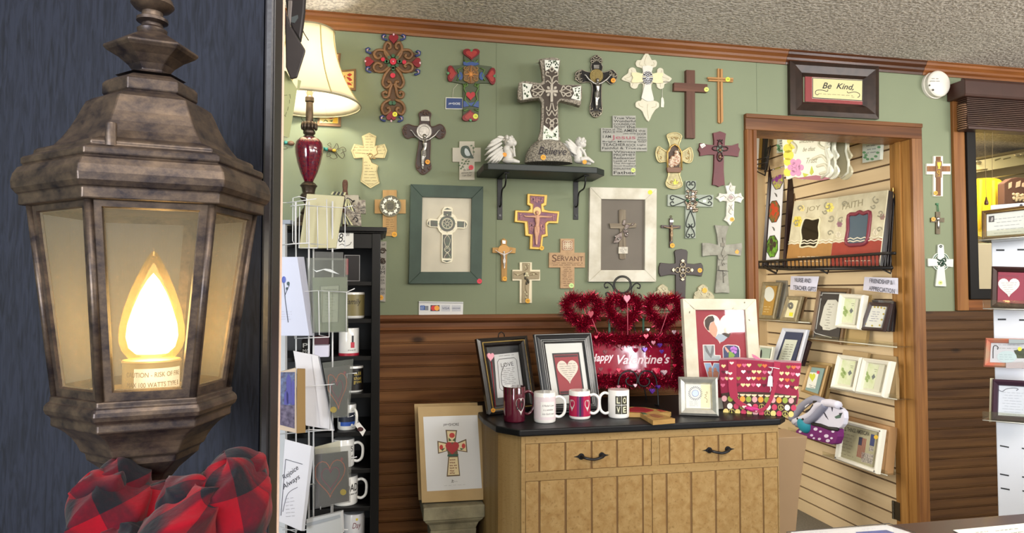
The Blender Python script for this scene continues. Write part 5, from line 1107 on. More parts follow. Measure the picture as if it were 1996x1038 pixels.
T = hinted('wall_cross', 'pale ringed celtic cross with green knot, lowest beside the window', R5,152,470)
pw = M((204,208,200),.45)
for cpts in (R5(134,335,152,328,172,336,176,380,178,440,176,480,190,617,117,614,132,480,132,440,132,380), R5(66,426,130,430,176,432,238,430,236,486,178,480,130,478,68,480)): T.plate('body', cpts, .002,.011, pw, bevel=.002)
T.plate('ring', [circ(*p1(R5,153,448),17,32,18.5), circ(*p1(R5,153,448),12.5,32,14)],.0,.008, pw, bevel=.001); T.tube('green_ring', [circ(*p1(R5,153,448),14.7,32,16)],.8,.0085, M((36,84,60),.4),6, closed=True)
T.tube('knot', [[(p.x, p.y) for p in smoothpts([(*p1(R5, *q),0) for q in c],5)] for c in ([(128,430),(150,440),(175,425),(185,445),(160,455)],[(130,450),(150,470),(175,460),(188,475)],[(135,470),(150,450),(165,440),(170,470),(150,480)])],1.0,.0125, M((30,62,46),.4),6); T.tube('hanging_hole', [circ(*p1(R5,152,345),2,12)],.8,.012, M((60,64,60),.4),5, closed=True); T.sticker(*p1(R5,150,590),4,.0115,(206,216,130))
# --- smoke detector
T = Thing('smoke_detector', 'round white smoke detector with handwritten date', 'smoke detector', WALL, (1819,167))
sd = M((222,216,204),.45); k = T.scale(1819,167)
T.add('base', lathe(B(),[(22.5*k, 0),(22.5*k, .012),(21*k, .014)],36), sd, smooth='auto'); T.add('cover', lathe(B(),[(21*k, .013),(21.5*k, .018),(21.5*k, .034),(20*k, .040),(17*k, .043),(0,.044)],36), sd, smooth='auto', ang=35)
T.scrib([(1816,153,1829,153),(1813,158,1832,158)],.0448, INK, .6,1.1, 'handwriting'); T.plates('vent_dot', [circ(1812,166,1.8,10), circ(1819,175,2.1,10)],.0442,.0446, M((70,66,60),.6))
# --- Be Kind frame
T = Thing('framed_print', 'dark bronze framed Be Kind print above the doorway', 'picture', WALL, (1628,175))
oc = [(1541.5,117),(1715.5,128),(1715.5,231),(1542.5,222)]
picframe(T, oc, .165,.26, M((52,36,28),.35,.2, var=.4, vs=30),0,.028,.3); MH = CR(1440,90,3.144)
T.plate('red_mat', MH(408,165,812,185,812,362,408,338),.002,.008, M((138,52,54),.7)); T.plate('white_line', MH(450,190,766,206,763,338,450,320),.008,.0086, M((214,200,180),.6)); T.plate('black_line', MH(452,193,763,208,760,336,452,318),.0086,.009, INK); T.plate('paper', MH(456,197,757,212,755,331,456,313),.009,.0094, M((214,204,152),.6))
T.text([('Be', *p1(MH, 512,259), *p1(MH, 570,262),12),('Kind,', *p1(MH, 598,266), *p1(MH, 705,274),13)],.010, INK, shear=.4, bold=.012)
T.stroke('flourish', [[(p.x, p.y) for p in smoothpts([(*p1(MH, *q),0) for q in c],5)] for c in ([(546,264),(542,276),(505,268),(475,272),(470,290),(482,298),(490,292)],[(664,276),(672,286),(710,280),(738,290),(740,306),(728,314)])],1.1,.010, INK)
T.scrib([(*p1(MH, 490,290), *p1(MH, 700,303)),(*p1(MH, 692,311), *p1(MH, 708,312))],.010, INK, .5,.9); T.plate('glass', MH(404,162,816,182,816,366,404,341),.011,.0115, glassy())
# ================================================================ shelf with Believe cross and cherubs
shY = -.20
sz0 = onY(1060,334, shY).z; shl = bpy.data.objects.new('wall_shelf', None); COL.objects.link(shl); xl = onY(944,326, shY).x; xr_ = onY(1178,330, shY+.05).x; shl.location = (xl, 0, sz0)
tag(shl, 'black shelf board on two iron brackets beneath the stone cross', 'shelf'); w = xr_-xl
dkg = M((28,36,34),.5, bump=.1)
obj('board', prism(B(),[[(0,-.002),(0, shY+.02),(.015, shY),(w-.05, shY),(w, shY+.05),(w, -.002)]],0,.026), dkg, shl, bevel=.003)
for px in (974,1122):
    bxx = onY(px, 400).x-xl; bt = onY(px, 428).z-sz0
    b_ = obj('bracket', box(box(B(), bxx-.011, bxx+.011,-.005,0, bt, 0), bxx-.011, bxx+.011, shY+.045,-.003,-.005,0), BLKM, shl, bevel=.001)
    obj('brace', sweep(B(), smoothpts([(bxx, -.006, bt+.055),(bxx, -.030, bt+.062),(bxx+.0,-.040, bt+.10),(bxx, -.060,-.055),(bxx, -.115,-.050),(bxx, -.135,-.03),(bxx, -.14,-.004)],5),.0035,8), BLKM, b_, smooth=True)
    bm = B()
    for dz in (.018,.06): lathe(bm, [(.005,-.0085),(.005,-.005)],10,(bxx, 0, bt+dz), 'y')
    obj('screw', bm, M((60,60,62),.3,.8), b_)
SH = sz0+.026
base = Vector((onZ(1065,318, SH).x if False else onY(1066,318,-.10).x, -.10, SH))
T = Thing('stone_cross', 'large carved stone cross with mirror mosaic ends reading Believe', 'cross', (base, Vector((math.cos(-.15), math.sin(-.15),0)), Z_),(1066,318))
stone = M((170,160,144),.75, var=.45, vs=150, c2=(92,84,74), bump=.5, bs=200)
bb_ = [(442,100),(480,92),(540,84),(592,92),(610,108),(596,200),(592,280),(615,300),(770,295),(778,330),(775,400),(765,462),(690,440),(610,420),(590,435),(592,600),(608,735),(428,735),(455,640),(462,440),(440,400),(300,422),(276,410),(275,340),(285,280),(340,268),(450,285),(470,270),(462,180)]
T.plate('cross', [p1(B_, *q) for q in bb_],-.026,.014, stone, bevel=.004)
darkc = M((74,64,56),.8)
T.plates('recess', [B_(486,108,600,112,590,200,588,290,620,305,768,306,765,420,610,405,582,430,584,600,592,730,470,728,478,600,482,420,460,385,312,400,312,285,460,305,490,290,482,180)],.014,.0155, darkc)
wht = M((222,222,210),.5)
for e_ in (B_(484,106,602,110,588,200,540,165,492,192), B_(312,284,392,296,370,345,388,398,318,414), B_(700,322,768,308,765,425,690,405,715,365), B_(478,612,540,660,590,612,594,732,470,728)): T.plate('mosaic_grout', e_, .0155,.018, wht, bevel=.0006)
mir = M((150,172,150),.06,.95); md = M((60,78,60),.1,.7); rd = random.Random(11); mp_, md_ = [],[]
for cx_, cy_, rx, ry, n in ((542,128,48,16,14),(510,155,14,22,5),(578,155,10,22,5),(340,320,18,26,9),(345,370,18,22,8),(738,345,18,26,10),(735,390,18,18,8),(495,680,14,32,8),(570,680,14,32,8),(535,702,40,14,9)):
    for _ in range(n):
        x, y = cx_+rd.uniform(-rx, rx), cy_+rd.uniform(-ry, ry); a0 = rd.uniform(0,6); q = []
        for j in range(rd.choice((3,4,4))): r_ = rd.uniform(5,10); q += [x+r_*math.cos(a0+j*1.7), y+r_*math.sin(a0+j*1.7)]
        (mp_ if rd.random() < .4 else md_).append(B_(*q))
T.plates('mirror_chip', mp_, .018,.0188, mir); T.plates('dark_chip', md_, .018,.0186, md)
lt = M((190,180,164),.65, var=.2, vs=80)
def bsm(c): return [(p.x, p.y) for p in smoothpts([(*p1(B_, *q),0) for q in c],5)]
sc4 = []
for s_ in (-1,1):
    for c in ([(541,290),(541+s_*12,240),(541+s_*45,225),(541+s_*42,200),(541+s_*22,208)],[(541,300),(541+s_*30,270),(541+s_*46,280)],[(541+s_*5,440),(541+s_*20,500),(541+s_*42,490),(541+s_*40,470)],[(541,500),(541+s_*24,540),(541+s_*40,510)],[(541-s_*20,600),(541+s_*30,560),(541+s_*46,590),(541+s_*30,600)],[(541,630),(541+s_*14,600),(541+s_*4,570)],[(541,200),(541+s_*16,180),(541,160)],[(541,660),(541+s_*16,640),(541,605)]): sc4.append(bsm(c))
    for c in ([(490,345),(440,345+s_*15),(420,345+s_*38),(395,345+s_*35),(400,345+s_*18)],[(480,345),(450,345+s_*40),(430,345+s_*20),(380,345)],[(600,350),(640,350+s_*15),(660,350+s_*38),(690,350+s_*32),(684,350+s_*15)],[(610,350),(630,350+s_*40),(650,350+s_*20),(700,352)]): sc4.append(bsm(c))
T.tube('relief_scroll', sc4,1.3,.0165, lt, 6); T.plate('small_cross', crosspoly(B_, 531,551,340,360,494,588,298,432),.0155,.022, lt, bevel=.001)
T.plates('relief_leaf', [bsm([(541+20*math.cos(a),350+20*math.sin(a)),(541+40*math.cos(a+.3),350+40*math.sin(a+.3)),(541+52*math.cos(a),350+52*math.sin(a)),(541+40*math.cos(a-.3),350+40*math.sin(a-.3))]) for a in (PI/4,3*PI/4,5*PI/4,7*PI/4)],.0155,.020, lt, bevel=.001)
k = T.scale(1066,300)
bm = B(); c = T.l3(*p1(B_, 516,880),0); bmesh.ops.create_uvsphere(bm, u_segments=40, v_segments=20, radius=1, matrix=Matrix.Translation((c.x, T.l(1066,318)[1],-.004)) @ Matrix.Diagonal((47*k, 50*k, .052,1)))
bmesh.ops.bisect_plane(bm, geom=bm.verts[:]+bm.edges[:]+bm.faces[:], plane_co=(0,0.0005,0), plane_no=(0,1,0), clear_inner=True)
ed = [e for e in bm.edges if e.is_boundary]; bmesh.ops.contextual_create(bm, geom=ed)
T.add('mound', bm, M((176,168,152),.85, var=.6, vs=170, c2=(84,78,70), bump=.8, bs=170), smooth='auto')
T.text([('Believe', *p1(B_, 438,838), *p1(B_, 655,846),14.5)],.0495, M((44,36,44),.7), shear=.25); T.sticker(*p1(B_, 475,864),5.2,.050,(230,160,30))
# cherubs
chm = M((214,210,202),.6, var=.12, vs=60)
def cherub(label, f, seat, head, torso, legs, arms, wing, hairs, face, stk, yaw, wingside):
    b0 = Vector((onY(*p1(f, *seat),-.10).x, -.10, SH)); T = Thing('cherub_figurine', label, 'figurine', (b0, Vector((1,0,0)), Z_), p1(f, *seat))
    low = T.l(*p1(f, *seat))[1]
    bm = B()
    def pt(q): v = T.l3(*p1(f, q[0], q[1]),0); v.z = q[2]; return v
    kk = T.scale(*p1(f, *seat))/f(1,0)[0][0]*0 + T.scale(*p1(f, *seat))/3.992
    ball(bm, pt(head),(head[3]*kk,)*3,16,12); ball(bm, pt(face),(face[3]*kk,)*3,12,8)
    for ch in torso: ball(bm, pt(ch),(ch[3]*kk, ch[4]*kk, ch[5]*kk),14,10)
    for L in legs+arms: sweep(bm, [pt(q) for q in L],[q[3]*kk for q in L],10)
    T.add('body', bm, chm, smooth=True, mods=[('REMESH', dict(mode='VOXEL', voxel_size=.0016, use_smooth_shade=True))])
    bm = B(); rd = random.Random(3)
    for _ in range(26):
        a, b2 = rd.uniform(0,2*PI), rd.uniform(-.3,1.2); hx_, hy_, hz_, hr = head
        q = (hx_+hairs[0]*.3+hr*.95*math.cos(b2)*math.cos(a)*.9, hy_-hr*.95*math.sin(b2)-2, hz_); v = pt(q); v.z += hr*kk*.9*math.sin(a)*math.cos(b2); ball(bm, v, (hr*.3*kk,)*3,8,6)
    T.add('hair', bm, chm, smooth=True)
    for wz in wingside:
        bm = B()
        for (x0, y0),(x1, y1), r in wing:
            a = pt((x0, y0, wz)); b2 = pt((x1, y1, wz*1.25)); sweep(bm, [a, a.lerp(b2,.35), a.lerp(b2,.75), b2],[r*.6*kk, r*kk, r*.9*kk, r*.3*kk],8, flat=.35)
        T.add('wing', bm, chm, smooth=True)
    T.sticker(*p1(f, *stk[:2]),4.2, stk[2],(228,150,30), mark=False)
    return T
cherub('white kneeling cherub figurine with big wings, left of the cross', B_, (190,915),(212,742,0,44),[(200,850,0,44,60,36),(190,800,0,30,30,26),(200,890,0,48,24,40)],[[(210,890,.010,22),(240,895,.014,18),(285,905,.012,10)]],[[(215,800,.010,12),(240,840,.018,11),(245,870,.02,9),(235,780,.02,8)],[(215,800,-.010,12),(245,830,-.01,10),(250,790,0,8)]],
       [((150,715),(55,760),14),((150,730),(30,795),14),((145,760),(25,840),13),((148,790),(28,880),13),((150,810),(45,905),13),((150,820),(70,912),13),((155,830),(95,912),12),((158,840),(120,905),12),((160,720),(110,715),12)],(-20,),(243,752,0,26),(174,843,.024),0,(.022,-.018))
cherub('white sitting cherub figurine with leg stretched, right of the cross', B_, (775,915),(762,752,0,40),[(745,840,0,36,56,32),(750,800,0,28,26,24),(752,888,0,40,24,34)],[[(760,885,.012,20),(810,880,.018,17),(860,910,.014,9)],[(755,890,-.012,20),(800,900,-.01,16),(850,912,-.008,9)]],[[(760,800,.014,11),(785,835,.018,10),(800,870,.016,8)],[(755,800,-.014,11),(790,830,-.01,9),(800,800,.0,7)]],
       [((725,810),(640,745),12),((722,820),(650,765),12),((722,835),(660,790),11),((724,850),(672,815),10),((730,800),(655,730),11)],(15,),(785,765,0,24),(797,900,.030),0,(.02,-.016))

# ================================================================ the yellow ochre cabinet with its black counter
CT = .88; FY = -.605
S1, S2, S3, S4, S5, S6 = CR(1080,530,3.844), CR(1140,700,7.129), CR(1380,680,6.92), CR(960,740,7.129), CR(920,640,5.764), CR(1320,570,6.488)
S9, S10 = CR(790,760,3.734), CR(1150,760,3.733)
cL, cR2 = onY(1013,836, FY).x, onY(1531,812, FY).x
cab = bpy.data.objects.new('cabinet', None); COL.objects.link(cab); cab.location = (cL, FY, 0)
tag(cab, 'distressed ochre plank front cabinet with two drawers under a black counter', 'cabinet')
def ochre(c1=(154,127,84), c2=(136,107,64), axis=2):
    key = ('och', c1, c2, axis)
    if key in _m: return _m[key]
    m = wood(c1, c2, axis, .9,.6, bump=.25).copy(); N = m.node_tree.nodes; L = m.node_tree.links; b = N['Principled BSDF']
    src = b.inputs['Base Color'].links[0].from_socket; tc = [n for n in N if n.type == 'TEX_COORD'][0]
    mp = N.new('ShaderNodeMapping'); mp.inputs['Scale'].default_value = (40,40,210); L.new(tc.outputs['Object'], mp.inputs['Vector'])
    n = N.new('ShaderNodeTexNoise'); n.inputs['Scale'].default_value = 2.2; n.inputs['Detail'].default_value = 9; n.inputs['Roughness'].default_value = .75; L.new(mp.outputs['Vector'], n.inputs['Vector'])
    r = N.new('ShaderNodeValToRGB'); r.color_ramp.elements[0].position = .34; r.color_ramp.elements[1].position = .46; r.color_ramp.elements[0].color = lin((150,122,84)) + (1,); r.color_ramp.elements[1].color = (1,1,1,1)
    L.new(n.outputs['Fac'], r.inputs['Fac']); mx = N.new('ShaderNodeMix'); mx.data_type = 'RGBA'; mx.blend_type = 'MULTIPLY'; mx.inputs[0].default_value = .5
    L.new(src, mx.inputs[6]); L.new(r.outputs['Color'], mx.inputs[7]); L.new(mx.outputs[2], b.inputs['Base Color']); _m[key] = m; return m
OC = ochre(); OH = ochre((154,127,84),(136,107,64),0)
w = cR2-cL
body = [(.012,.022),(w-.032,.022),(w+.012,.062),(w+.012,.565),(-.072,.565),(-.072,.235),(-.055,.095)]
cabw = w
obj('carcass', prism(B(),[body],0, CT-.025), OC, cab, bevel=.002)
top = [(0,0),(w-.02,0),(w+.03,.045),(w+.03,.585),(-.085,.585),(-.085,.225),(-.065,.082)]
o = obj('countertop', prism(B(),[top], CT-.023, CT), M((17,17,20),.42, bump=.08, bs=90, var=.25, vs=14, spec=.3), None, bevel=.005, seg=3); o.location = (cL, FY, 0); tag(o, 'black countertop slab with clipped corners on the ochre cabinet', 'countertop')
# the front: face rails, drawers and doors of planks
FP_ = (Vector((0, FY+.022,0)), X_, Z_)
T = Thing('cabinet_front', None, None, FP_, (1014,850), root=False)
T.e = cab
def cadd(name, bm, mat, parent=None, **k):
    o = obj(name, bm, mat, parent or cab, **k); o.matrix_basis = Matrix.Translation(-cab.location) @ T.mw; return o
def zc_at(x, y): return onY(x, y, FY+.022).z
xL = onY(1016,900, FY+.022).x; X = lambda px: onY(px, 880, FY+.022).x - T.o.x
Zt = lambda px, y: onY(px, y, FY+.022).z - T.o.z
z_rail0, z_d0, z_d1, z_door = Zt(1024,864), Zt(1024,920),0, Zt(1024,937)
zb0 = -T.o.z
bm = B(); lx0, lx1 = X(1015), X(1516)
for a in ((lx0, X(1023), zb0, CT-.026-T.o.z),(X(1514), lx1, zb0, CT-.026-T.o.z),(X(1269), X(1284), z_d0, z_rail0)): box(bm, a[0], a[1], a[2], a[3],0,.006)
box(bm, X(1023), X(1514), z_rail0, CT-.026-T.o.z, 0,.006); box(bm, X(1023), X(1514), z_door, z_d0,0,.006)
cadd('face_rails', bm, OH, bevel=.001)
def planks(xs, z0, z1, name, par=None):
    bm = B()
    for a, b in xs: box(bm, X(a), X(b), z0+.0015, z1-.0015,-.001,.0045)
    return cadd(name, bm, ochre((156,127,82),(138,106,62)), bevel=.0012)
dr1 = planks(((1024,1048.5),(1052,1099.5),(1103,1150.5),(1154,1200),(1203.5,1250.5),(1253.5,1268)), z_d0, z_rail0, 'drawer')
dr2 = planks(((1285,1302.5),(1305.5,1349.5),(1353,1397.5),(1401,1444.5),(1447.5,1490),(1493,1513.5)), z_d0, z_rail0, 'drawer')
planks(((1024,1048.5),(1052.5,1099.5),(1103.5,1150.5),(1154,1200),(1203.5,1250),(1253,1269)), zb0+.05, z_door, 'door')
planks(((1270.5,1296),(1299.5,1343.5),(1347.5,1391.5),(1395,1438.5),(1441.5,1484),(1487,1513.5)), zb0+.05, z_door, 'door')
gm_ = M((110,80,44),.8)
bm = B(); box(bm, X(1023), X(1514), z_d0, z_rail0,-.0005,.001); box(bm, X(1023), X(1514), zb0+.05, z_door, -.0005,.001); cadd('groove_backing', bm, gm_)
iron = M((30,28,30),.45,.5, bump=.15, bs=200)
for dd, (xa, xb), yy in ((dr1,(1122,1183),888),(dr2,(1371,1428),876)):
    za, zb3 = Zt(xa, yy), Zt(xb, yy-2); xm0, xm1 = X(xa+10), X(xb-11); zz = (za+zb3)/2
    bm = B()
    for xm, sg in ((xm0,-1),(xm1,1)):
        lathe(bm, [(.0115,.0045),(.011,.007),(.006,.009)],16,(xm, zz, 0)) if False else None
        prism(bm, [[(xm+.0105*math.cos(a), zz+.0105*math.sin(a)) for a in [2*PI*i/16 for i in range(16)]]],.0045,.008)
        prism(bm, [[(xm+sg*.008, zz-.006),(xm+sg*.014, zz-.0025),(xm+sg*.026, zz),(xm+sg*.014, zz+.0025),(xm+sg*.008, zz+.006)][::sg]],.0045,.007)
    sweep(bm, smoothpts([(xm0, zz, .008),(xm0+.006, zz-.001,.022),(xm0+.02, zz-.004,.028),((xm0+xm1)/2, zz-.006,.030),(xm1-.02, zz-.004,.028),(xm1-.006, zz-.001,.022),(xm1, zz, .008)],4),.0048,8)
    o = obj('pull_handle', bm, iron, dd, smooth='auto'); o['label'] = 'black iron drawer pull'

# ================================================================ things on the counter
# --- mugs along the front
RM = M((84,20,38),.12, coat=1)
g_ = 'mugs in a row on the counter edge'
mA = mug('tall maroon two tone mug with a heart, leftmost on the counter', 1002.5,820, CT, .0385,.122,20,95, c=RM, inner=M((190,66,48),.3), group=g_, hs=.6, hw=.45)
patch(mA, -180,180,.098,.1215, M((60,34,30),.12, coat=1), 'glaze_band', .0004)
cheart(mA, 25,.055,.040,.060, M((196,190,186),.4)); ctext(mA, [('LO', -1,43,.046,.030)], INK, off=.0012, bold=.01)
mB = mug('white mug with pale pink band and square verse', 1062,821, CT, .0385,.104,20,72, group=g_)
patch(mB, -110,75,.012,.090, M((222,206,210),.3), 'band'); patch(mB, -36,42,.022,.074, M((232,228,224),.3), 'verse_panel', .0007)
ctext(mB, [("A Mother's Love", -28,36,.058,.007),('is a window', -22,32,.044,.007),("into God's own", -28,36,.030,.007)], M((70,60,66),.6), off=.0011, shear=.3)
mC = mug('white mug with deep pink wrap of two hearts', 1130,814, CT, .0385,.100,20,74, group=g_)
patch(mC, -112,72,.011,.083, M((172,34,72),.25), 'band'); patch(mC, -32,2,.011,.083, M((118,24,80),.25), 'centre_stripe', .0006); patch(mC, -20,-9,.013,.081, M((34,24,62),.3), 'dark_strip', .0009)
for a in (-62,27): cheart(mC, a, .048,.024,.042, M((206,200,196),.35), off=.0008)
mD = mug('white mug with LOVE in four dark squares', 1206,812, CT, .0385,.100,20,-96, group=g_, hs=.68, hw=.52)
for t, a, z in (('L', -38,.050),('O', -4,.050),('V', -38,.017),('E', -4,.017)):
    patch(mD, a, a+32, z, z+.031, M((54,50,34),.4), 'square', .0004); ctext(mD, [(t, a+7, a+25, z+.005,.021)], M((214,210,180),.4), off=.0009, bold=.02)
# --- left frame with gold braid
def frame_thing(label, c, tilt, name='framed_print', cat='picture', Z=CT, group=None): return Thing(name, label, cat, lean(c[3], c[2], tilt, Z), c[3], group)
c = [(930.4,659.4),(1029,653),(1050,797),(954.5,808)]
T = frame_thing('black and gold braided frame with LOVE verse, left end of counter', c, 13)
q = quadf(c)
picframe(T, c, .17,.115, M((26,20,18),.25, coat=.5),0,.022,.4)
gold = M((168,140,76),.35,.7)
bm = B()
cc = [T.l3(*q(s, t),.018) for s, t in ((.085,.055),(.915,.055),(.915,.945),(.085,.945))]
for a, b in zip(cc, cc[1:]+cc[:1]):
    n = int((b-a).length/.0042); 
    for ph in (0, PI):
        d = (b-a).normalized(); s_ = Vector((-d.y, d.x, 0)); sweep(bm, [a.lerp(b, i/n/2)+s_*.0028*math.sin(i*PI/2+ph)+Z_*.0015*math.cos(i*PI/2+ph) for i in range(2*n+1)],.0019,5)
T.add('gold_braid', bm, gold, smooth=True)
T.plate('dark_mat', [q(.15,.10), q(.85,.10), q(.85,.9), q(.15,.9)],.001,.005, M((20,20,22),.5))
pc = S5(245,290,522,262,590,750,285,780); qi = quadf(pc)
T.plate('print', pc, .005,.006, M((196,196,196),.5)); T.stroke('print_border', [[qi(s, t) for s, t in ((.12,.18),(.2,.12),(.8,.12),(.88,.18),(.88,.78),(.8,.84),(.2,.84),(.12,.78),(.12,.18))],[qi(.0,.0), qi(1,0), qi(1,1), qi(0,1), qi(0,0)]],.9,.0065, INK)
T.text([('LOVE', *qi(.25,.31), *qi(.74,.30),8)],.0066, M((60,56,60),.6)); T.scrib([(*qi(.24+.04*(k % 3),.35+.043*k), *qi(.76-.05*(k % 2),.35+.043*k)) for k in range(10)] + [(*qi(.2,.05), *qi(.8,.05))],.0066, M((70,66,70),.6),.6,.9, seed=8)
T.tube('rose_stem', [[(p.x, p.y) for p in smoothpts([(*qi(.45,.22),0),(*qi(.3,.35),0),(*qi(.22,.5),0),(*qi(.22,.7),0),(*qi(.3,.82),0)],5)]],.4,.007, INK, 5)
T.tube('hanger_loop', [S5(295,100,300,60,330,35,360,60,365,90)],1.1,-.002, M((40,30,26),.5,.5)); T.sticker(*p1(S5,238,917),4.3,.0235,(222,150,30))
T.plate('glass', [q(.14,.09), q(.86,.09), q(.86,.91), q(.14,.91)],.0085,.009, glassy(gloss=.6))
# pink heart pick leaning in front of it
T2 = Thing('heart_pick', 'small pink glitter heart on a red stick before braided frame', 'decoration', lean((962,818),(970,817),8, CT),(966,817))
T2.plate('heart', heart(*p1(S5,211,322),13.5,17),-.002,.004, M((226,150,166),.4, var=.2, vs=300), bevel=.002); T2.tube('stick', [S5(218,370,240,600,262,880)],.9,.0, M((140,28,40),.5)); 
# --- black and white lined frame
c = [(1040.8,650.7),(1152.6,647.5),(1173,801),(1063.5,806)]
T = frame_thing('black frame with white pinstripes, white mat and red heart print', c, 13); q = quadf(c)
picframe(T, c, .17,.12, M((24,24,27),.3, coat=.4),0,.020,.5)
def rect(l, t): return [q(l, t), q(1-l, t), q(1-l, 1-t), q(l, 1-t), q(l, t)]
T.tube('pinstripe', [rect(.015,.011), rect(.055,.040), rect(.105,.075), rect(.135,.096)],.55,.0185, M((196,196,196),.4),5)
T.plate('white_mat', inset(c, .165,.115),.004,.008, M((212,212,208),.7)); pc = [(1076,688),(1128.7,686),(1139.7,767),(1089,771)]; qi = quadf(pc)
T.plate('print_edge', pc, .008,.0088, M((34,30,32),.5)); T.plate('print', inset(pc, .06,.04),.0088,.0094, M((148,40,50),.5, var=.12, vs=10)); T.plates('caption_bar', [[qi(.08,.055), qi(.92,.055), qi(.92,.10), qi(.08,.10)],[qi(.08,.90), qi(.92,.90), qi(.92,.95), qi(.08,.95)]],.0094,.0098, M((60,26,32),.5))
T.plate('heart', [qi((x+18)/36*.78+.11,(y+20)/40*.56+.18) for x, y in heart(0,0,36,40,32)],.0094,.0102, M((214,204,190),.6))
T.scrib([(*qi(a, t), *qi(b, t)) for a, b, t in ((.2,.44,.26),(.54,.8,.26),(.2,.8,.32),(.22,.8,.37),(.26,.76,.42),(.3,.72,.47),(.34,.68,.52),(.4,.62,.57),(.44,.58,.62),(.47,.54,.67))] + [(*qi(.2,.078), *qi(.8,.078)),(*qi(.2,.925), *qi(.8,.925))],.0106, M((60,40,44),.6),.6,.9, seed=2)
T.plate('glass', inset(c, .16,.11),.0125,.013, glassy(gloss=.6))
# --- wrought iron easel
T = Thing('easel', 'black wrought iron easel with ring top behind the tinsel sign', 'easel', lean((1165,786),(1270,781),6, CT),(1216,784))
def sS1(c): return [(p.x, p.y) for p in smoothpts([(*S1(*q_)[0],0) for q_ in c],6)]
T.tube('ring', [circ(*p1(S1,512,95), r, 32) for r in (17.5,15.2)],1.0,-.03, BLKM, 8, closed=True)
T.tube('scroll', [sS1([(470,175),(450,160),(448,130),(430,95),(400,76),(378,92),(384,116),(405,112)]), sS1([(545,170),(580,160),(580,125),(598,95),(622,82),(645,98),(640,120),(622,116)]), sS1([(470,175),(430,178),(410,155),(388,158),(392,178)]), sS1([(545,175),(590,175),(620,195),(650,200),(652,175),(632,162)])],1.3,-.03, BLKM)
T.tube('frame_bar', [S1(470,175,440,500,425,880,415,1010), S1(548,175,620,500,680,880,700,1010), S1(440,500,620,500)],1.4,-.032, BLKM)
T.tube('front_hook', [sS1([(478,1000),(478,880),(490,790),(530,745),(590,745),(622,790),(615,840),(580,852),(545,835),(540,805),(560,790)]), sS1([(782,1005),(775,880),(760,790),(720,745),(665,745),(635,790),(640,840),(680,855),(710,835),(712,805),(690,795)])],1.5,.13, BLKM, 8)
T.tube('rest', [[(*S1(478,990)[0],.13),(*S1(450,985)[0],-.03)],[(*S1(780,995)[0],.13),(*S1(700,990)[0],-.03)]],1.4,0, BLKM)
T.tube('rear_leg', [[(*S1(550,500)[0],-.034),(*S1(560,800)[0],-.11),(*S1(565,985)[0],-.13)]],1.3,0, BLKM)
# --- tinsel sign
TIN = bpy.data.materials.new('tinsel_foil'); TIN.use_nodes = True; N = TIN.node_tree.nodes; L = TIN.node_tree.links; b = N['Principled BSDF']
b.inputs['Metallic'].default_value = .75; b.inputs['Roughness'].default_value = .22
oi = N.new('ShaderNodeTexCoord'); n = N.new('ShaderNodeTexNoise'); n.inputs['Scale'].default_value = 220; L.new(oi.outputs['Object'], n.inputs['Vector'])
r = N.new('ShaderNodeValToRGB'); r.color_ramp.elements[0].position = .35; r.color_ramp.elements[1].position = .65; r.color_ramp.elements[0].color = lin((84,4,22)) + (1,); r.color_ramp.elements[1].color = lin((212,34,78)) + (1,)
L.new(n.outputs['Fac'], r.inputs['Fac']); L.new(r.outputs['Color'], b.inputs['Base Color'])
T = Thing('tinsel_sign', "red Happy Valentine's sign bordered and topped with tinsel hearts", 'sign', lean((1165,794),(1270,789),6, CT),(1216,792))
rd = random.Random(21)
def tinsel(name, path, dens, r0, zc=.012):
    bm = B(); P = [T.l3(*p_, zc) for p_ in path]; k = T.scale(1216,650)/3.844
    for a, b_ in zip(P, P[1:]):
        for _ in range(int((b_-a).length/k*dens)):
            o = a.lerp(b_, rd.random()); d = Vector((rd.gauss(0,1), rd.gauss(0,1), rd.gauss(0,.8))).normalized(); L_ = r0*k*rd.uniform(.55,1.15)
            s_ = d.cross(Vector((rd.gauss(0,1), rd.gauss(0,1), rd.gauss(0,1)))).normalized()*rd.uniform(.0004,.0011); m = o+d*L_*.5+s_*rd.uniform(-2,2); e = o+d*L_+Vector((rd.gauss(0,.0015), rd.gauss(0,.0015), rd.gauss(0,.0015)))
            v = [bm.verts.new(p) for p in (o-s_, o+s_, m+s_, m-s_, e+s_*.6, e-s_*.6)]; bm.faces.new(v[:4]); bm.faces.new((v[3], v[2], v[4], v[5]))
    o = T.add(name, bm, TIN); o['kind'] = 'stuff'; return o
for hx_, hy_, w_, h_ in ((212,305,250,225),(518,308,228,225),(818,308,236,225)):
    pth = [p1(S1, x, y) for x, y in heart(hx_, hy_, w_, h_, 30)]; tinsel('tinsel_heart', pth+pth[:1],7.5,60)
tinsel('tinsel_border', S1(290,500,600,505,930,505),8.5,60); tinsel('tinsel_border', S1(925,480,930,860),8.5,58); tinsel('tinsel_border', S1(290,815,600,815,930,820),8.5,58); tinsel('tinsel_border', S1(255,500,260,820),3.5,44)
T.plate('board', S1(235,540,880,555,870,770,240,760),.0,.004, M((142,22,50),.06, coat=1))
T.text([('Happy', *p1(S1,272,692), *p1(S1,452,676),20),("Valentine's", *p1(S1,476,690), *p1(S1,868,684),19)],.0052, M((232,206,212),.3), shear=.35, bold=.018)
T.plates('support_stick', [S1(407,340,422,340,424,500,409,500), S1(662,340,676,340,678,500,664,500)],-.003,0, M((30,70,54),.5))
hc = []
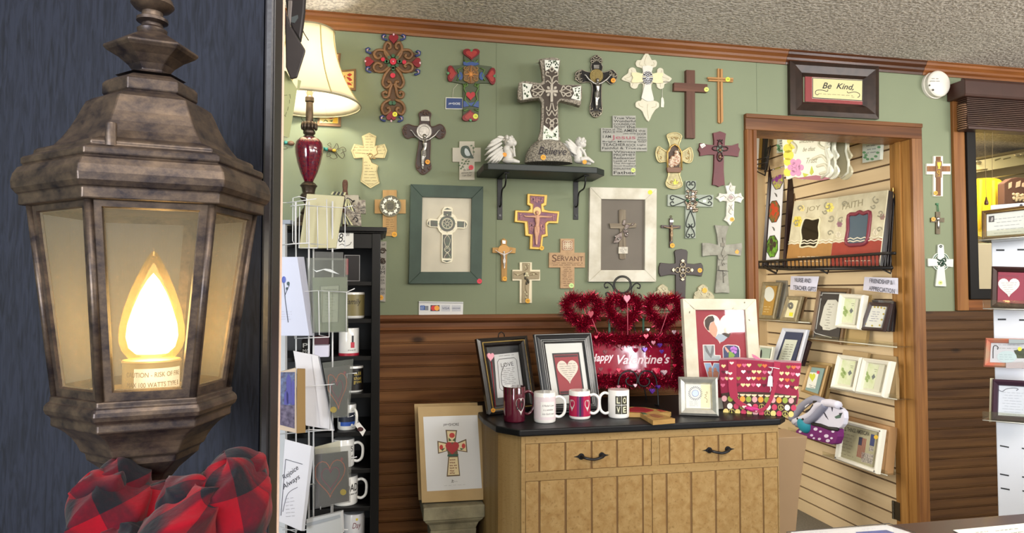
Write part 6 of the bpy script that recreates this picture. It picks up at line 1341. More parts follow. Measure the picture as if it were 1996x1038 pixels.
for x, y, s_, col in ((316,488,28,0),(385,600,34,1),(488,555,28,1),(690,482,40,0),(706,432,24,3),(900,450,34,3),(745,530,34,4),(796,548,34,2),(682,582,38,2),(808,596,34,2),(840,545,26,1),(968,548,30,4),(636,740,30,4),(485,735,36,0),(830,752,40,3),(770,740,52,0),(905,700,26,0),(445,880,38,0),(610,850,28,3),(738,892,42,2),(485,860,26,4),(785,860,30,2),(350,730,36,1),(1000,710,30,4),(515,575,24,4)): hc.append((x, y, s_, col))
HCL = [M((196,30,66),.25), M((110,12,30),.3), M((96,50,150),.2,.3), M((226,190,200),.2,.3), M((190,110,130),.3)]
for x, y, s_, col in hc: T.plate('foil_heart', heart(*p1(S1, x, y), s_/3.844, s_/3.844,14),.040+rd.uniform(-.006,.01),.0418+.010, HCL[col], bevel=.001)
for (hx_, hy_, sz, col), st in (((547,202,50,(226,130,150)),(550,235,552,470)),((870,270,40,(150,30,50)),(850,300,795,465)),((275,318,44,(160,30,54)),(285,350,325,455))):
    o = T.plate('heart_pick', heart(*p1(S1, hx_, hy_), sz/3.844, sz*1.25/3.844),.046,.053, M(col, .4, var=.2, vs=300), bevel=.002); T.tube('stick', [S1(*st)],.7,.049, M((190,80,100),.4), parent=o)
# --- wooden cross lying flat
lz0 = CT; p0 = onZ(1250,805, CT); e = bpy.data.objects.new('wooden_cross', None); COL.objects.link(e); e.location = p0; tag(e, 'painted wooden cross with red heart lying flat behind LOVE mug', 'cross')
def zpoly(pts): return [(onZ(x, y, CT+.016)-p0)[:2] for x, y in pts]
wdm = wood((176,142,84),(140,104,56),0,1,.5)
obj('arm', prism(B(),[zpoly(S2(470,745,560,690,640,655,830,664,1010,690,1200,728,1175,748,800,748))],.001,.016), wdm, e, bevel=.001); obj('stem', prism(B(),[zpoly(S2(765,745,900,712,1255,824,945,850))],.0005,.0166), wdm, e, bevel=.001)
obj('painted_heart', prism(B(),[zpoly(S2(600,690,700,668,830,680,960,712,850,742,700,735,610,728))],.0168,.019), M((140,24,34),.5), e, bevel=.001); obj('green_band', prism(B(),[zpoly(S2(770,742,830,745,870,768,812,766))],.0168,.0185), M((60,84,50),.5), e)
obj('painted_flower', prism(B(),[zpoly(S2(900,770,960,760,1060,790,1100,805,1020,815,940,800))],.0168,.0176), M((140,90,54),.5), e); obj('painted_flower', prism(B(),[zpoly(S2(990,700,1060,702,1130,722,1060,728))],.0162,.0172), M((150,60,44),.5), e)
# --- white distressed LOVE photo frame
c = [(1331,581.6),(1473.8,582.3),(1487,792),(1343,800)]
T = frame_thing('large whitewashed frame with couple photos in red LOVE mat', c, 4); q = quadf(c)
ic = [q(.165,.10), q(.845,.10), q(.845,.90), q(.165,.90)]; wf2 = M((204,197,178),.6, var=.10, vs=12, c2=(184,174,152), bump=.12)
for b_ in ([c[0], c[1], ic[1], ic[0]],[c[1], c[2], ic[2], ic[1]],[c[2], c[3], ic[3], ic[2]],[c[3], c[0], ic[0], ic[3]]): T.plate('frame_rail', b_, 0,.020, wf2, bevel=.0018)
T.plates('worn_mark', [S6(150,235,165,232,162,262,148,260), S6(845,115,862,115,858,135,842,132), S6(900,335,916,338,925,360,908,352), S6(165,155,215,205,212,210,160,158), S6(690,205,712,190,716,194,694,210)],.0200,.0204, M((120,114,96),.7))
T.plate('red_mat', inset(c, .155,.09),.004,.009, M((136,28,44),.6)); H6 = lambda *a: S6(*a)
T.plate('heart_border', [p1(S6, x, y) for x, y in [(540+(x-540)*1.0, y) for x, y in heart(540,462,412,372,40)]],.009,.0096, M((226,200,184),.6))
hp = [(x, y) for x, y in heart(540,460,390,350,40)]; T.plate('heart_photo', [p1(S6, x, y) for x, y in hp],.0096,.0100, M((202,198,196),.5))
skn = M((196,148,124),.6); drkh = M((62,48,42),.7)
T.plate('photo_hair', S6(352,420,348,350,390,300,450,292,470,330,465,360,420,380,400,440,405,480,380,470),.0100,.0103, drkh); T.plate('photo_face', S6(465,360,480,400,500,430,510,475,500,520,490,560,462,560,410,500,402,440,425,385),.0100,.0104, skn)
T.plate('photo_face', S6(590,470,620,430,680,410,715,430,700,470,640,510,600,500),.0100,.0104, M((222,180,160),.6)); T.plate('photo_shirt', S6(480,570,520,520,600,530,640,560,590,610,552,628),.0100,.0103, M((150,160,170),.6)); T.plate('photo_hair', S6(560,520,600,505,650,520,680,510,650,570,620,555),.0103,.0105, drkh)
pe = M((220,208,200),.6)
T.plate('letter_l', S6(323,656,474,655,480,788,550,790,552,862,332,864),.009,.0096, pe); T.plate('letter_photo', S6(333,665,465,664,472,796,542,798,543,855,340,856),.0096,.0100, M((150,156,156),.6)); T.plates('joined_hands', [S6(345,668,365,668,410,760,440,800,430,830,400,790,360,740), S6(440,668,462,668,462,740,445,800,420,780,432,720)],.0100,.0104, M((104,106,106),.6))
T.plate('letter_o', S6(575,700,590,668,640,656,740,660,780,675,796,720,796,852,580,852),.009,.0096, pe); T.plate('letter_photo', S6(583,705,598,675,640,666,735,668,770,684,786,725,786,850,588,850),.0096,.0100, M((60,66,104),.6, var=.4, vs=120)); T.plates('tulip', [circ(*p1(S6, x, y),2.8,10,4) for x, y in ((690,710),(715,700),(740,715),(735,745),(700,730))],.0100,.0106, M((176,110,190),.5)); T.plates('tulip_stem', [S6(655,740,690,750,730,790,700,840,650,830)],.0100,.0105, M((120,150,60),.6)); T.plate('photo_hand', S6(598,680,620,690,660,740,640,760,610,720),.0104,.0107, skn)
T.plate('letter_v', S6(335,884,425,884,445,935,462,886,560,890,520,1100,400,1100),.009,.0096, pe); T.plate('letter_photo', S6(346,892,418,892,445,960,470,894,552,898,514,1100,405,1100),.0096,.0100, M((140,166,196),.6)); T.plates('couple', [circ(*p1(S6,418,970),3.2,12,4.5), circ(*p1(S6,480,975),3.2,12,4.5), S6(385,1000,400,990,440,990,450,1100,405,1100), S6(455,1000,500,985,525,1010,512,1100,455,1100)],.0100,.0104, M((186,130,104),.6))
T.plate('glass', inset(c, .16,.095),.0135,.014, glassy(gloss=1.0))
# --- silver frame
c = [(1322.4,733.7),(1398.8,734.4),(1401.3,810.8),(1323.8,808)]
T = frame_thing('small square silver frame with clock motif and Love script', c, 8); q = quadf(c); slv = M((196,194,186),.28,.75, var=.12, vs=60)
picframe(T, c, .19,.19, slv, 0,.022,.25)
bm = B(); cc = [T.l3(*q(s, t),.016) for s, t in ((.03,.03),(.97,.03),(.97,.97),(.03,.97))]
for a, b in zip(cc, cc[1:]+cc[:1]):
    n = int((b-a).length/.0032)
    for i in range(n): ball(bm, a.lerp(b, (i+.5)/n),(.0013,.0013,.0016),6,4)
T.add('beaded_edge', bm, slv, smooth=True)
T.plate('card', inset(c, .18,.18),.004,.006, M((214,210,200),.6)); T.plate('cream_strip', S2(1612,350,1742,350,1738,672,1612,672),.006,.0064, M((220,208,168),.6))
T.tube('motif_ring', [circ(*p1(S2,1535,470),6.4,24)],.4,.0066, M((120,130,180),.5),5, closed=True); T.plates('petal_mark', [circ(*p1(S2,1535+r*math.cos(k*PI/12),470+r*math.sin(k*PI/12)),.9,8) for k in range(24) for r in (78,92)],.0064,.0068, M((74,80,104),.5)); T.plate('dial', circ(*p1(S2,1535,470),6,24),.0064,.0066, M((176,190,220),.4))
T.stroke('script', [[(p.x, p.y) for p in smoothpts([(*p1(S2, *k_),0) for k_ in ((1680,460),(1700,450),(1695,480),(1670,490),(1690,510),(1665,530),(1690,545),(1700,570),(1690,595),(1705,590))],5)]],.8,.0067, M((120,96,50),.5)); T.scrib([(*p1(S2,1455, y), *p1(S2,1568, y)) for y in (588,608,626,645)],.0067, M((120,120,130),.6),.4,.4); T.plate('glass', inset(c, .18,.18),.0075,.008, glassy(gloss=.5))
# --- tote bag
c3 = S3(150,150,1262,195,1080,905,215,840)
T = Thing('tote_bag', 'pink heart patterned tote bag with brown dotted base', 'bag', lean((1411,803),(1534,811),-4, CT),(1475,808))
pkb = M((146,28,62),.85, var=.12, vs=30, sheen=.3); brb = M((66,46,38),.85)
up = [p1(S3, x, y) for x, y in ((150,150),(400,140),(700,160),(850,180),(1100,185),(1262,195),(1235,400),(1205,640),(900,590),(600,575),(300,580),(175,600),(160,430))]
lo = [p1(S3, x, y) for x, y in ((175,595),(300,578),(600,573),(900,588),(1208,636),(1150,880),(1080,905),(215,842))]
T.plate('upper_panel', up, -.055,0, pkb, bevel=.008); T.plate('base_panel', lo, -.058,.001, brb, bevel=.008)
HC = {'c': (232,206,150), 'w': (236,226,224), 'o': (226,110,60), 'g': (140,130,56), 'd': (96,28,44), 'p': (204,100,130), 'y': (222,180,90)}
ht = {k: [] for k in HC}
for x, y, col in ((210,232, 'c'),(420,225, 'o'),(490,222, 'p'),(553,220, 'c'),(700,222, 'g'),(765,228, 'o'),(930,230, 'g'),(1085,245, 'g'),(1155,248, 'o'),(1215,250, 'p'),(210,312, 'd'),(255,315, 'w'),(305,330, 'w'),(478,308, 'w'),(552,310, 'd'),(620,308, 'c'),(690,310, 'c'),(765,315, 'p'),(835,320, 'w'),(925,325, 'o'),(992,328, 'c'),(1070,332, 'c'),(1145,340, 'p'),(1212,348, 'w'),
                  (202,402, 'p'),(256,398, 'c'),(305,405, 'c'),(410,398, 'g'),(548,400, 'w'),(616,398, 'c'),(685,402, 'o'),(755,400, 'g'),(912,402, 'c'),(990,415, 'c'),(1068,420, 'o'),(1140,425, 'g'),(200,490, 'p'),(310,480, 'o'),(400,482, 'd'),(472,486, 'c'),(540,488, 'c'),(612,485, 'p'),(682,490, 'w'),(758,492, 'd'),(905,475, 'p'),(985,498, 'p'),(1068,508, 'w'),(1138,515, 'd'),(1190,525, 'c')):
    ht[col].append(heart(*p1(S3, x, y),9.4,7.6,14))
for k_, v in ht.items(): T.add('heart_print', (lambda bm: ([prism(bm, [[T.l(a, b, .0006) for a, b in h]],0,.0006) for h in v], bm)[1])(B()), M(HC[k_],.8))
dots = {}
cols = ['o', 'g', 'p', 'y', 'w', 'r']; DC = {'o': (226,150,60), 'g': (146,160,66), 'p': (214,160,162), 'y': (220,196,120), 'w': (230,222,210), 'r': (190,60,90)}
rows = [(220,670,['p', 'g', 'c0', 'o', 'g', 'p', 'o', 'g', 'p', 'o', 'g', 'p'],82,0),(295,770,['w', 'r', 'n', 'w', 'r', 'n', 'w', 'r', 'n', 'w', 'r'],86,0),(240,845,['y', 'n', 'y', 'r', 'y', 'p', 'r', 'n', 'y', 'r', 'n', 'y'],80,0)]
pc_ = []
for x0, y0, seq, st, _ in rows:
    for i, cc_ in enumerate(seq):
        x, y = x0+i*st, y0-4+i*2.5+(6 if y0 > 800 else 0)*i/8
        if cc_ == 'n' or cc_ == 'c0': pc_.append((x, y))
        else: dots.setdefault(cc_, []).append((x, y))
for cc_, v in dots.items(): T.add('dot_print', (lambda bm: ([prism(bm, [[T.l(a, b, .0018) for a, b in circ(*p1(S3, x, y),5.3,18,5.8)]],.001,.0018) for x, y in v], bm)[1])(B()), M(DC[cc_],.8))
T.tube('peace_print', [circ(*p1(S3, x, y),5,18,5.4) for x, y in pc_] + [[p1(S3, x, y-36), p1(S3, x, y+36)] for x, y in pc_] + [[p1(S3, x-24, y+26), p1(S3, x, y), p1(S3, x+24, y+26)] for x, y in pc_],.55,.0016, M((206,196,110),.7),5)
T.plates('scallop_print', [circ(*p1(S3, x, 598+(x-300)*.035),5.4,12,4.2, PI, 2*PI) for x in (380,465,545,622,712,800,905,985,1070,1155)],.0012,.0019, M((230,206,170),.8))
stp = M((158,36,66),.8, sheen=.3)
for cst in ([(290,150),(330,150),(330,450),(355,640),(420,720),(540,790),(640,830),(760,800),(840,690),(890,540),(915,400),(935,170)],):
    pth = smoothpts([(*p1(S3, *a),0) for a in cst[1:]],6); bm = B(); P = [T.l3(p.x, p.y, .012) for p in pth]; k = T.scale(1475,760); rw = [(8.2 if i < len(P)*.2 else 4.8 if i < len(P)*.45 else 3.4 if i < len(P)*.7 else 3.6 if i < len(P)*.88 else 6)*k for i in range(len(P))]
    pr = None; n = len(P)
    for i, p_ in enumerate(P):
        t = (P[min(i+1, n-1)]-P[max(i-1,0)]).normalized(); s_ = Vector((-t.y, t.x, 0))*rw[i]; a = [bm.verts.new(v) for v in (p_-s_-Z_*.002, p_+s_-Z_*.002, p_+s_+Z_*.001, p_-s_+Z_*.001)]
        if pr:
            for j in range(4): bm.faces.new((pr[j], pr[(j+1) % 4], a[(j+1) % 4], a[j]))
        pr = a
    hs_ = T.add('handle_strap', bm, stp, smooth='auto')
T.tube('handle_strap', [S3(1205,560,1215,620,1190,740)],2.2,-.02, stp, 6); T.blobs('strap_knot', [(*p1(S3,600,800),.012,14,4,4,-6),(*p1(S3,560,805),.014,10,4,4,-14)], M((180,40,110),.7))
T.plates('strap_heart', [heart(*p1(S3, x, y),9,6,12) for x, y in ((490,780),(650,826),(300,330),(312,400),(320,190))],.0135,.0142, M((236,214,200),.8)); T.blobs('strap_patch', [], stp) if False else None
tg = T.plate('price_tag', S3(815,370,840,345,870,372,872,505,798,500),.016,.0168, M((206,204,208),.6)); T.tube('tag_string', [S3(840,360,870,260,815,240,890,250,965,265), S3(840,505,848,545,836,575)],.8,.017, M((226,220,220),.7),5)
T.plate('tissue_tip', S3(590,65,640,85,690,118,715,140,640,135,605,110),-.03,-.028, M((196,110,140),.6)); T.tube('top_hem', [S3(150,152,400,142,700,162,850,182,1100,188,1262,198)],1.2,-.002, M((150,40,70),.8),6)
# ================================================================ stone pedestal and boxed prints left of the cabinet
ZP = .56; PL = onZ(826,993, ZP); PR = onZ(956,984, ZP)
ped = bpy.data.objects.new('pedestal', None); COL.objects.link(ped); ped.location = ((PL.x+PR.x)/2-.009, PL.y+.125,0); tag(ped, 'weathered grey cast stone pedestal under the boxed prints', 'pedestal')
hw_ = (PR.x-PL.x)/2-.009; stp2 = M((150,142,116),.9, var=.3, vs=14, c2=(112,106,88), bump=.6, bs=70)
def sq(bm, prof):
    R = [[bm.verts.new((sx*r, sy*r*.98, z)) for sx, sy in ((-1,-1),(1,-1),(1,1),(-1,1))] for r, z in prof]
    for a, b in zip(R, R[1:]):
        for j in range(4): bm.faces.new((a[j], a[(j+1) % 4], b[(j+1) % 4], b[j]))
    bm.faces.new(R[0][::-1]); bm.faces.new(R[-1]); return bm
obj('cap', sq(B(),[(hw_*.98, ZP-.048),(hw_, ZP-.044),(hw_, ZP-.004),(hw_*.985, ZP)]), stp2, ped, bevel=.003); obj('neck', sq(B(),[(hw_*.74, ZP-.092),(hw_*.76, ZP-.085),(hw_*.82, ZP-.068),(hw_*.93, ZP-.055),(hw_*.96, ZP-.048)]), stp2, ped, bevel=.002)
obj('shaft', sq(B(),[(hw_*.95,0),(hw_*.95,.05),(hw_*.62,.10),(hw_*.66,.3),(hw_*.76, ZP-.092)]), stp2, ped, bevel=.003)
kraft = M((184,156,112),.8, var=.06, vs=20)
c = [(807.4,786.8),(930.6,783.6),(944,968),(816,974)]
T = Thing('boxed_print', 'brown boxed print mostly hidden behind the boxed cross print', 'box', lean((813,975),(943,969),9, ZP+.001),(815,974)); T.plate('box', c, -.014,0, kraft, bevel=.001)
T = Thing('boxed_print', 'brown boxed print of a folk painted cross leaning on pedestal', 'box', lean((822,980.5),(952.6,974),9, ZP+.001),(822,980))
fr = [p1(S9, *k_) for k_ in ((90,120),(562,110),(607,795),(120,820))]; T.plate('box', fr, -.003,.012, kraft, bevel=.001)
pp = S9(130,193,525,180,558,712,158,735); T.plate('paper', pp, .012,.0125, M((214,214,216),.35)); pal = (M((104,84,60),.6), M((224,206,164),.6), M((170,34,40),.5))
T.plates('cross_border', [S9(293,288,377,290,365,385,384,378,444,354,453,452,380,440,385,470,399,623,301,628,313,475,306,442,238,462,233,368,304,382,303,378)],.0125,.0130, pal[0]); T.plates('cross_panel', [S9(303,296,368,298,358,378,312,380), S9(242,378,296,390,298,440,245,452), S9(384,388,438,366,444,444,384,434), S9(320,488,380,486,392,614,309,618)],.0130,.0133, pal[1])
T.plate('painted_heart', [p1(S9, x, y) for x, y in heart(342,425,100,98)],.0133,.0138, pal[2]); T.plates('painted_tulip', [circ(*p1(S9, x, y), rx, 12, ry) for x, y, rx, ry in ((340,328,5.4,5),(262,415,3.6,5),(424,405,3.6,5))],.0133,.0137, M((190,50,44),.5)); T.plates('painted_leaf', [S9(315,345,338,365,316,372), S9(362,345,342,365,362,372), S9(256,430,290,418,272,442), S9(398,420,430,426,404,436)],.0133,.0137, M((60,90,50),.5))
T.plate('green_band', S9(308,466,386,464,386,478,306,482),.0138,.0142, M((40,84,70),.5))
T.scrib([(*p1(S9,324, y), *p1(S9,374, y-1)) for y in (507,527,548,566,586,603)],.0135, M((120,60,40),.6),1.4,1.3, seed=6); T.text([('JIM', *p1(S9,275,262), *p1(S9,316,260),4.6),('SHORE', *p1(S9,320,260), *p1(S9,390,258),5.6)],.0128, INK)
T.scrib([(*p1(S9,282,694), *p1(S9,436,686))],.0128, M((150,150,150),.6),.4,.4, 'caption'); T.text([('J', *p1(S9,334,672), *p1(S9,342,672),6),('D', *p1(S9,344,672), *p1(S9,354,672),5)],.0128, INK, 'maker_mark'); T.scrib([(*p1(S9,358,664), *p1(S9,384,662))],.0128, M((130,130,130),.6),.5,.8, 'caption')

# ================================================================ white wire card rack in front of the bookcase
RD = 2.05
def camplane(d, yaw=0, tilt=0, at=(612,600)):
    """upright plane at level distance d; yaw turns it about the vertical (+ = faces right), tilt leans it back"""
    o = CAM + ray(*at)*(d/ray(*at).dot(FLV)); a = math.radians(yaw); ex = Rv*math.cos(a)+FLV*math.sin(a); back = FLV*math.cos(a)-Rv*math.sin(a); t = math.radians(tilt)
    return (o, ex, Z_*math.cos(t)+back*math.sin(t))
WM = M((226,226,230),.35)
T = Thing('card_rack', 'white wire spinner rack holding greeting cards beside the dark panel', 'rack', camplane(RD),(611,700))
k = T.scale(611,700)
sp_ = [((577,0),.01),((602,0),-.045),((611,0),.05),((648,0),.0)]
K1, K2, K3 = CR(540,370,6.106), CR(540,640,4.716), CR(540,840,5.242)
T.tube('post', [[(x, 392,-z),(x, 1075,-z)] for (x, _), z in sp_[:1]],1.5,0, WM, 8)
for (x, _), z in sp_[1:]: T.tube('post', [[(x, 392,-z),(x, 1075,-z)]],1.7,0, WM, 8)
fl_ = bpy.data.objects
def wr(name, L, z=.06, r=1.0, closed=False): return T.tube(name, L, r, z, WM, 6, closed=closed)
wr('top_ring', [K1(190,95,260,78,350,100,355,640,200,635,185,600)],.05, closed=True)
wr('basket_wire', [K1(120,152,470,104), K1(160,192,350,170), K1(215,145,215,640), K1(270,200,260,690,480,690), K1(350,185,810,215,808,690,600,710,590,110), K1(480,190,485,690), K1(590,112,600,650,400,640), K1(800,205,900,188)],.062)
wr('basket_wire', [K1(50,655,200,640,390,630)],.07,1.2); wr('hook_wire', [K1(20,150,130,150)],.0,.5)
M4 = CR(530,340,2.883); M5 = CR(530,680,2.9)
wr('basket_wire', [M4(128,920,122,660,262,652,266,900,322,912,320,655,262,652), M4(128,920,322,912), M4(320,655,420,660,465,640), M4(420,660,418,885)],.075)
wr('basket_wire', [M5(135,480,140,215,355,198,330,205,328,460), M5(135,470,210,455,350,458), M5(480,135,425,138,430,385,460,375)],.085)
wr('basket_wire', [M5(140,1030,140,770), M5(170,770,280,755,368,735,335,722,335,990,230,1000,190,990), M5(235,1000,235,762), M5(275,905,275,658,240,660), M5(480,608,425,620,435,865), M5(30,720,40,1000,140,1035)],.09)
wr('rear_ring', [M5(40,480,340,455), M5(60,1020,430,1020)],-.03)
def card(label, pts, d, yaw, tilt, c, th=.003, z=0, sleeve=True, name='greeting_card', cat='card', group=None):
    t = Thing(name, label, cat, camplane(d, yaw, tilt, pts[-1]), pts[-1], group); t.plate('card', pts, -th, 0, c, bevel=.0005); return t
lil = M((206,212,236),.5)
# top pocket
t = card('plain cream envelopes standing in the top basket of the rack', K1(355,45,800,75,700,690,262,690),2.03,8,8, M((202,196,160),.6),.012)
# left blue rose card stack
for j in range(4):
    dx = 4*j; t = card('pale card with a blue rose in the left pocket of rack' if j == 0 else ('sleeved card edge, %s behind the blue rose card' % ('', 'first', 'second', 'third')[j]), M4(20+dx*2.6,462,142+dx*3.2,462,210+dx*2.4,905,20+dx, 905),1.93+.012*j, 14,4, lil if j == 0 else M((186,188,204),.4),.002, group='sleeved cards stacked behind the blue rose card' if j else None)
    if j == 0:
        T1 = t; T1.blobs('rose', [(*p1(M4,67,590),.002,4,7,1)], M((84,104,190),.5)); T1.tube('rose_stem', [M4(68,610,75,700,92,830), M4(72,680,98,620)],.6,.001, M((70,80,100),.6)); T1.plates('leaf', [circ(*p1(M4,92,612),3,10,4), circ(*p1(M4,85,640),2.4,10,3)],.0005,.001, M((70,90,96),.6)); T1.scrib([(*p1(M4,52, y), *p1(M4,112, y)) for y in (770,784,798,812)],.0012, M((150,150,170),.6),.4,.5)
# green verse card in clear sleeve
t = card('sage green verse card in a clear sleeve, right middle pocket', M4(228,578,420,575,424,880,238,884),1.99,-4,4, M((158,164,138),.5),.003)
t.plate('verse_panel', M4(272,628,378,622,372,828,278,832),.0002,.0008, M((204,206,186),.5)); t.tube('verse_border', [M4(272,628,378,622,372,828,278,832)],.5,.0009, M((90,94,80),.5),5, closed=True); t.scrib([(*p1(M4,300 + (k_ % 2)*6,668+16*k_), *p1(M4,354-(k_ % 3)*5,667+16*k_)) for k_ in range(9)],.0012, M((120,124,104),.6),.5,.6)
t.text([('Anniversary', *p1(M4,288,652), *p1(M4,366,650),3.6)],.0012, M((70,74,60),.6), shear=.3); t.plate('clear_sleeve', M4(195,468,425,470,428,885,215,890),.002,.0024, glassy((244,246,244),.22,(226,228,224), gloss=1.5)); t.plate('rear_sleeve', M4(240,432,400,436,400,480,240,480),-.03,-.028, glassy((230,230,230),.3,(200,200,200)))
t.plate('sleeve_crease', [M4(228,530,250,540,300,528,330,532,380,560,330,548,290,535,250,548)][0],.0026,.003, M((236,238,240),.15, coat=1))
# three pocket: white sleeved stack, dark heart cards, birdhouse box
for yy, nm, d in ((0, 'upper', 1.96),(1, 'lower', 1.94)):
    q4 = [K2(420,350,700,300,640,805,510,810), K3(385,235,715,205,725,712,395,775)][yy]
    q4 = [K2(425,365,660,335,640,800,515,808), K3(388,240,712,206,725,715,392,778)][yy]
    t = card('charcoal card with orange and pink heart outlines, %s of the two' % nm, q4, d, -6,4, M((84,78,78),.45),.012, group=None); q = quadf(q4)
    hs = [q(.30+x/36*.95+.16,.50+y/40*.72) for x, y in heart(0,0,36,40,28)]; hs2 = [q(.30+x/36*.56+.18,.50+y/40*.44) for x, y in heart(0,0,36,40,28)]
    clip = lambda L: [(max(a, q(0.01,.5)[0]), b) for a, b in L]
    t.tube('heart_outline', [clip(hs)],.9,.0005, M((206,110,76),.5),5, closed=True); t.tube('heart_outline', [clip(hs2)],.9,.0005, M((150,50,84),.5),5, closed=True)
    t.plates('star_burst', [[(q(.84,.14)[0]+(4 if i % 2 else 1.4)*math.cos(i*PI/6), q(.84,.14)[1]+(4.6 if i % 2 else 1.4)*math.sin(i*PI/6)) for i in range(12)]],.0004,.001, M((196,50,84),.5)); t.sticker(*(q(.12,.86) if yy == 0 else q(.86,.80)),6,.001,(226,196,40), mark=False)
    t.plate('clear_sleeve', [(q(0,0)[0]-2, q(0,0)[1]-11),(q(1,0)[0]+9, q(1,0)[1]-12),(q(1,1)[0]+5, q(1,1)[1]+2),(q(0,1)[0]-1, q(0,1)[1]+3)],.0016,.002, glassy((242,242,242),.16,(216,216,216), gloss=1.5))
t = card('glossy white sleeved cards leaning in the third pocket', K2(150,205,385,250,525,935,265,890),1.97,20,2, M((222,222,230),.3),.02); t.plate('sleeve', K2(318,248,385,258,525,938,400,900),.001,.0016, M((232,232,240),.08, coat=1)); t.plate('sleeve_edge', K2(380,255,392,255,530,935,520,940),-.012,.003, M((130,132,140),.3))
t = card('boxed card with a painted blue birdhouse scene, left pocket', K2(15,400,175,360,178,960,10,925),1.90,18,3, M((206,188,170),.5),.02, name='boxed_card'); t.plate('picture', K2(18,400,165,398,162,918,15,880),.0003,.001, M((110,128,170),.5, var=.5, vs=60, c2=(70,66,92)))
t.plates('birdhouse', [K2(85,460,105,410,130,460,128,690,88,690), K2(132,500,148,460,160,510,160,700,132,700), K2(66,600,84,560,104,600,104,700,66,700)],.001,.0016, M((84,84,160),.5)); t.plate('snow_bank', K2(18,700,162,705,162,915,18,880),.001,.0013, M((120,112,138),.5, var=.5, vs=90, c2=(70,64,90))); t.plate('kraft_side', K2(185,370,260,372,262,955,180,962),-.03,-.001, M((150,118,70),.7))
# bottom: rejoice always stack, clear packets
for j in range(3):
    t = card('white sleeved card lettered Rejoice Always in lower left pocket' if j == 0 else 'sleeved card, %s behind the Rejoice Always card' % ('', 'first', 'second')[j], K3(80+j*10,80+8*j, 350+j*16,150+j*4,250+j*16,1020,20+j*8,920),1.86+.012*j, 22,5, M((222,224,236) if j == 0 else (206,208,216),.3),.003, group='sleeved cards behind the Rejoice Always card' if j else None)
    if j == 0:
        t.text([('Rejoice', *p1(K3,82,510), *p1(K3,235,395),13),('Always', *p1(K3,75,610), *p1(K3,250,490),13)],.0012, M((60,60,74),.5), shear=.3); t.tube('border', [K3(88,285,260,335), K3(88,285,40,860),[(p.x, p.y) for p in smoothpts([(*p1(K3, *a),0) for a in ((60,820),(110,640),(210,570))],6)]],.6,.0008, M((110,112,128),.5)); t.scrib([(*p1(K3,90,690+k_*36), *p1(K3,180,672+k_*38)) for k_ in range(6)],.0012, M((110,110,130),.6),.5,.9)
t = card('clear packets of white envelopes in the bottom basket', K3(300,900,655,820,665,1045,300,1045),1.93,-4,4, M((206,208,212),.4),.02, name='card_packet'); t.plate('sleeve_edge', K3(300,940,640,850,650,880,300,975),.001,.0015, M((170,176,186),.1, coat=1))
t = card('loose white envelopes behind the lower charcoal heart card', K3(385,160,640,95,650,260,390,300),2.0,-4,4, M((206,202,182),.5),.004, name='envelope', cat='envelope')
# white upright panel at the far left of the bookcase
t = Thing('display_stand', 'narrow white upright display side left of the black bookcase', 'panel', camplane(2.2,0,0,(551,700)),(551,1075)); t.plate('panel', [(530,436),(556,436),(556,1075),(530,1075)],-.02,0, M((206,208,212),.5), bevel=.001); t.plate('cap', [(530,428),(566,428),(566,436),(530,436)],-.03,.004, M((150,156,170),.4), bevel=.001)
# dark banner and pale map hanging at the top left
U1, U2 = CR(535,0,6.92), CR(535,120,5.767)
t = Thing('hanging_bag', 'dark grey fabric bag hanging high beside the lamp shade', 'bag', camplane(1.5,10,0,(570,60)),(575,-40)); gb_ = M((62,56,58),.6, var=.2, vs=12)
t.plate('side', U1(130,-200,420,-200,400,160,370,390,345,540,240,400,215,330,170,200),-.03,-.006, M((44,39,42),.5), bevel=.004); t.plate('flap', U1(140,100,165,190,215,340,330,530,415,665,400,730,300,1040,215,1060,150,900),-.006,.004, gb_, bevel=.003); t.plate('highlight_fold', U1(185,0,240,0,215,345,175,220),-.006,.0, M((132,124,122),.35), bevel=.002); t.tube('strap', [U1(345,330,400,450,460,545)],1.0,-.02, gb_); t.plate('label_patch', U1(230,230,315,200,320,240,270,310,225,300),-.006,-.004, M((84,92,96),.5))  # the fold's highlight is put into the colour of a paler plate
t = Thing('paper_map', 'pale green paper with dotted map hanging below dark bag', 'paper', camplane(1.52,12,0,(565,200)),(560,140)); t.plate('sheet', U2(60,100,130,105,255,310,210,590,165,855,60,815),-.001,0, M((186,190,140),.6)); t.scrib([(*p1(U2, a, b), *p1(U2, c_, d_)) for a, b, c_, d_ in ((110,380,180,370),(175,380,180,420),(170,430,168,490),(155,510,145,560),(135,570,120,610),(110,600,130,620))],.0005, M((84,88,60),.6),.8,.8, 'map_line')
t.plate('corner', U2(262,200,300,215,275,330,255,315),-.002,-.001, M((180,184,136),.6))
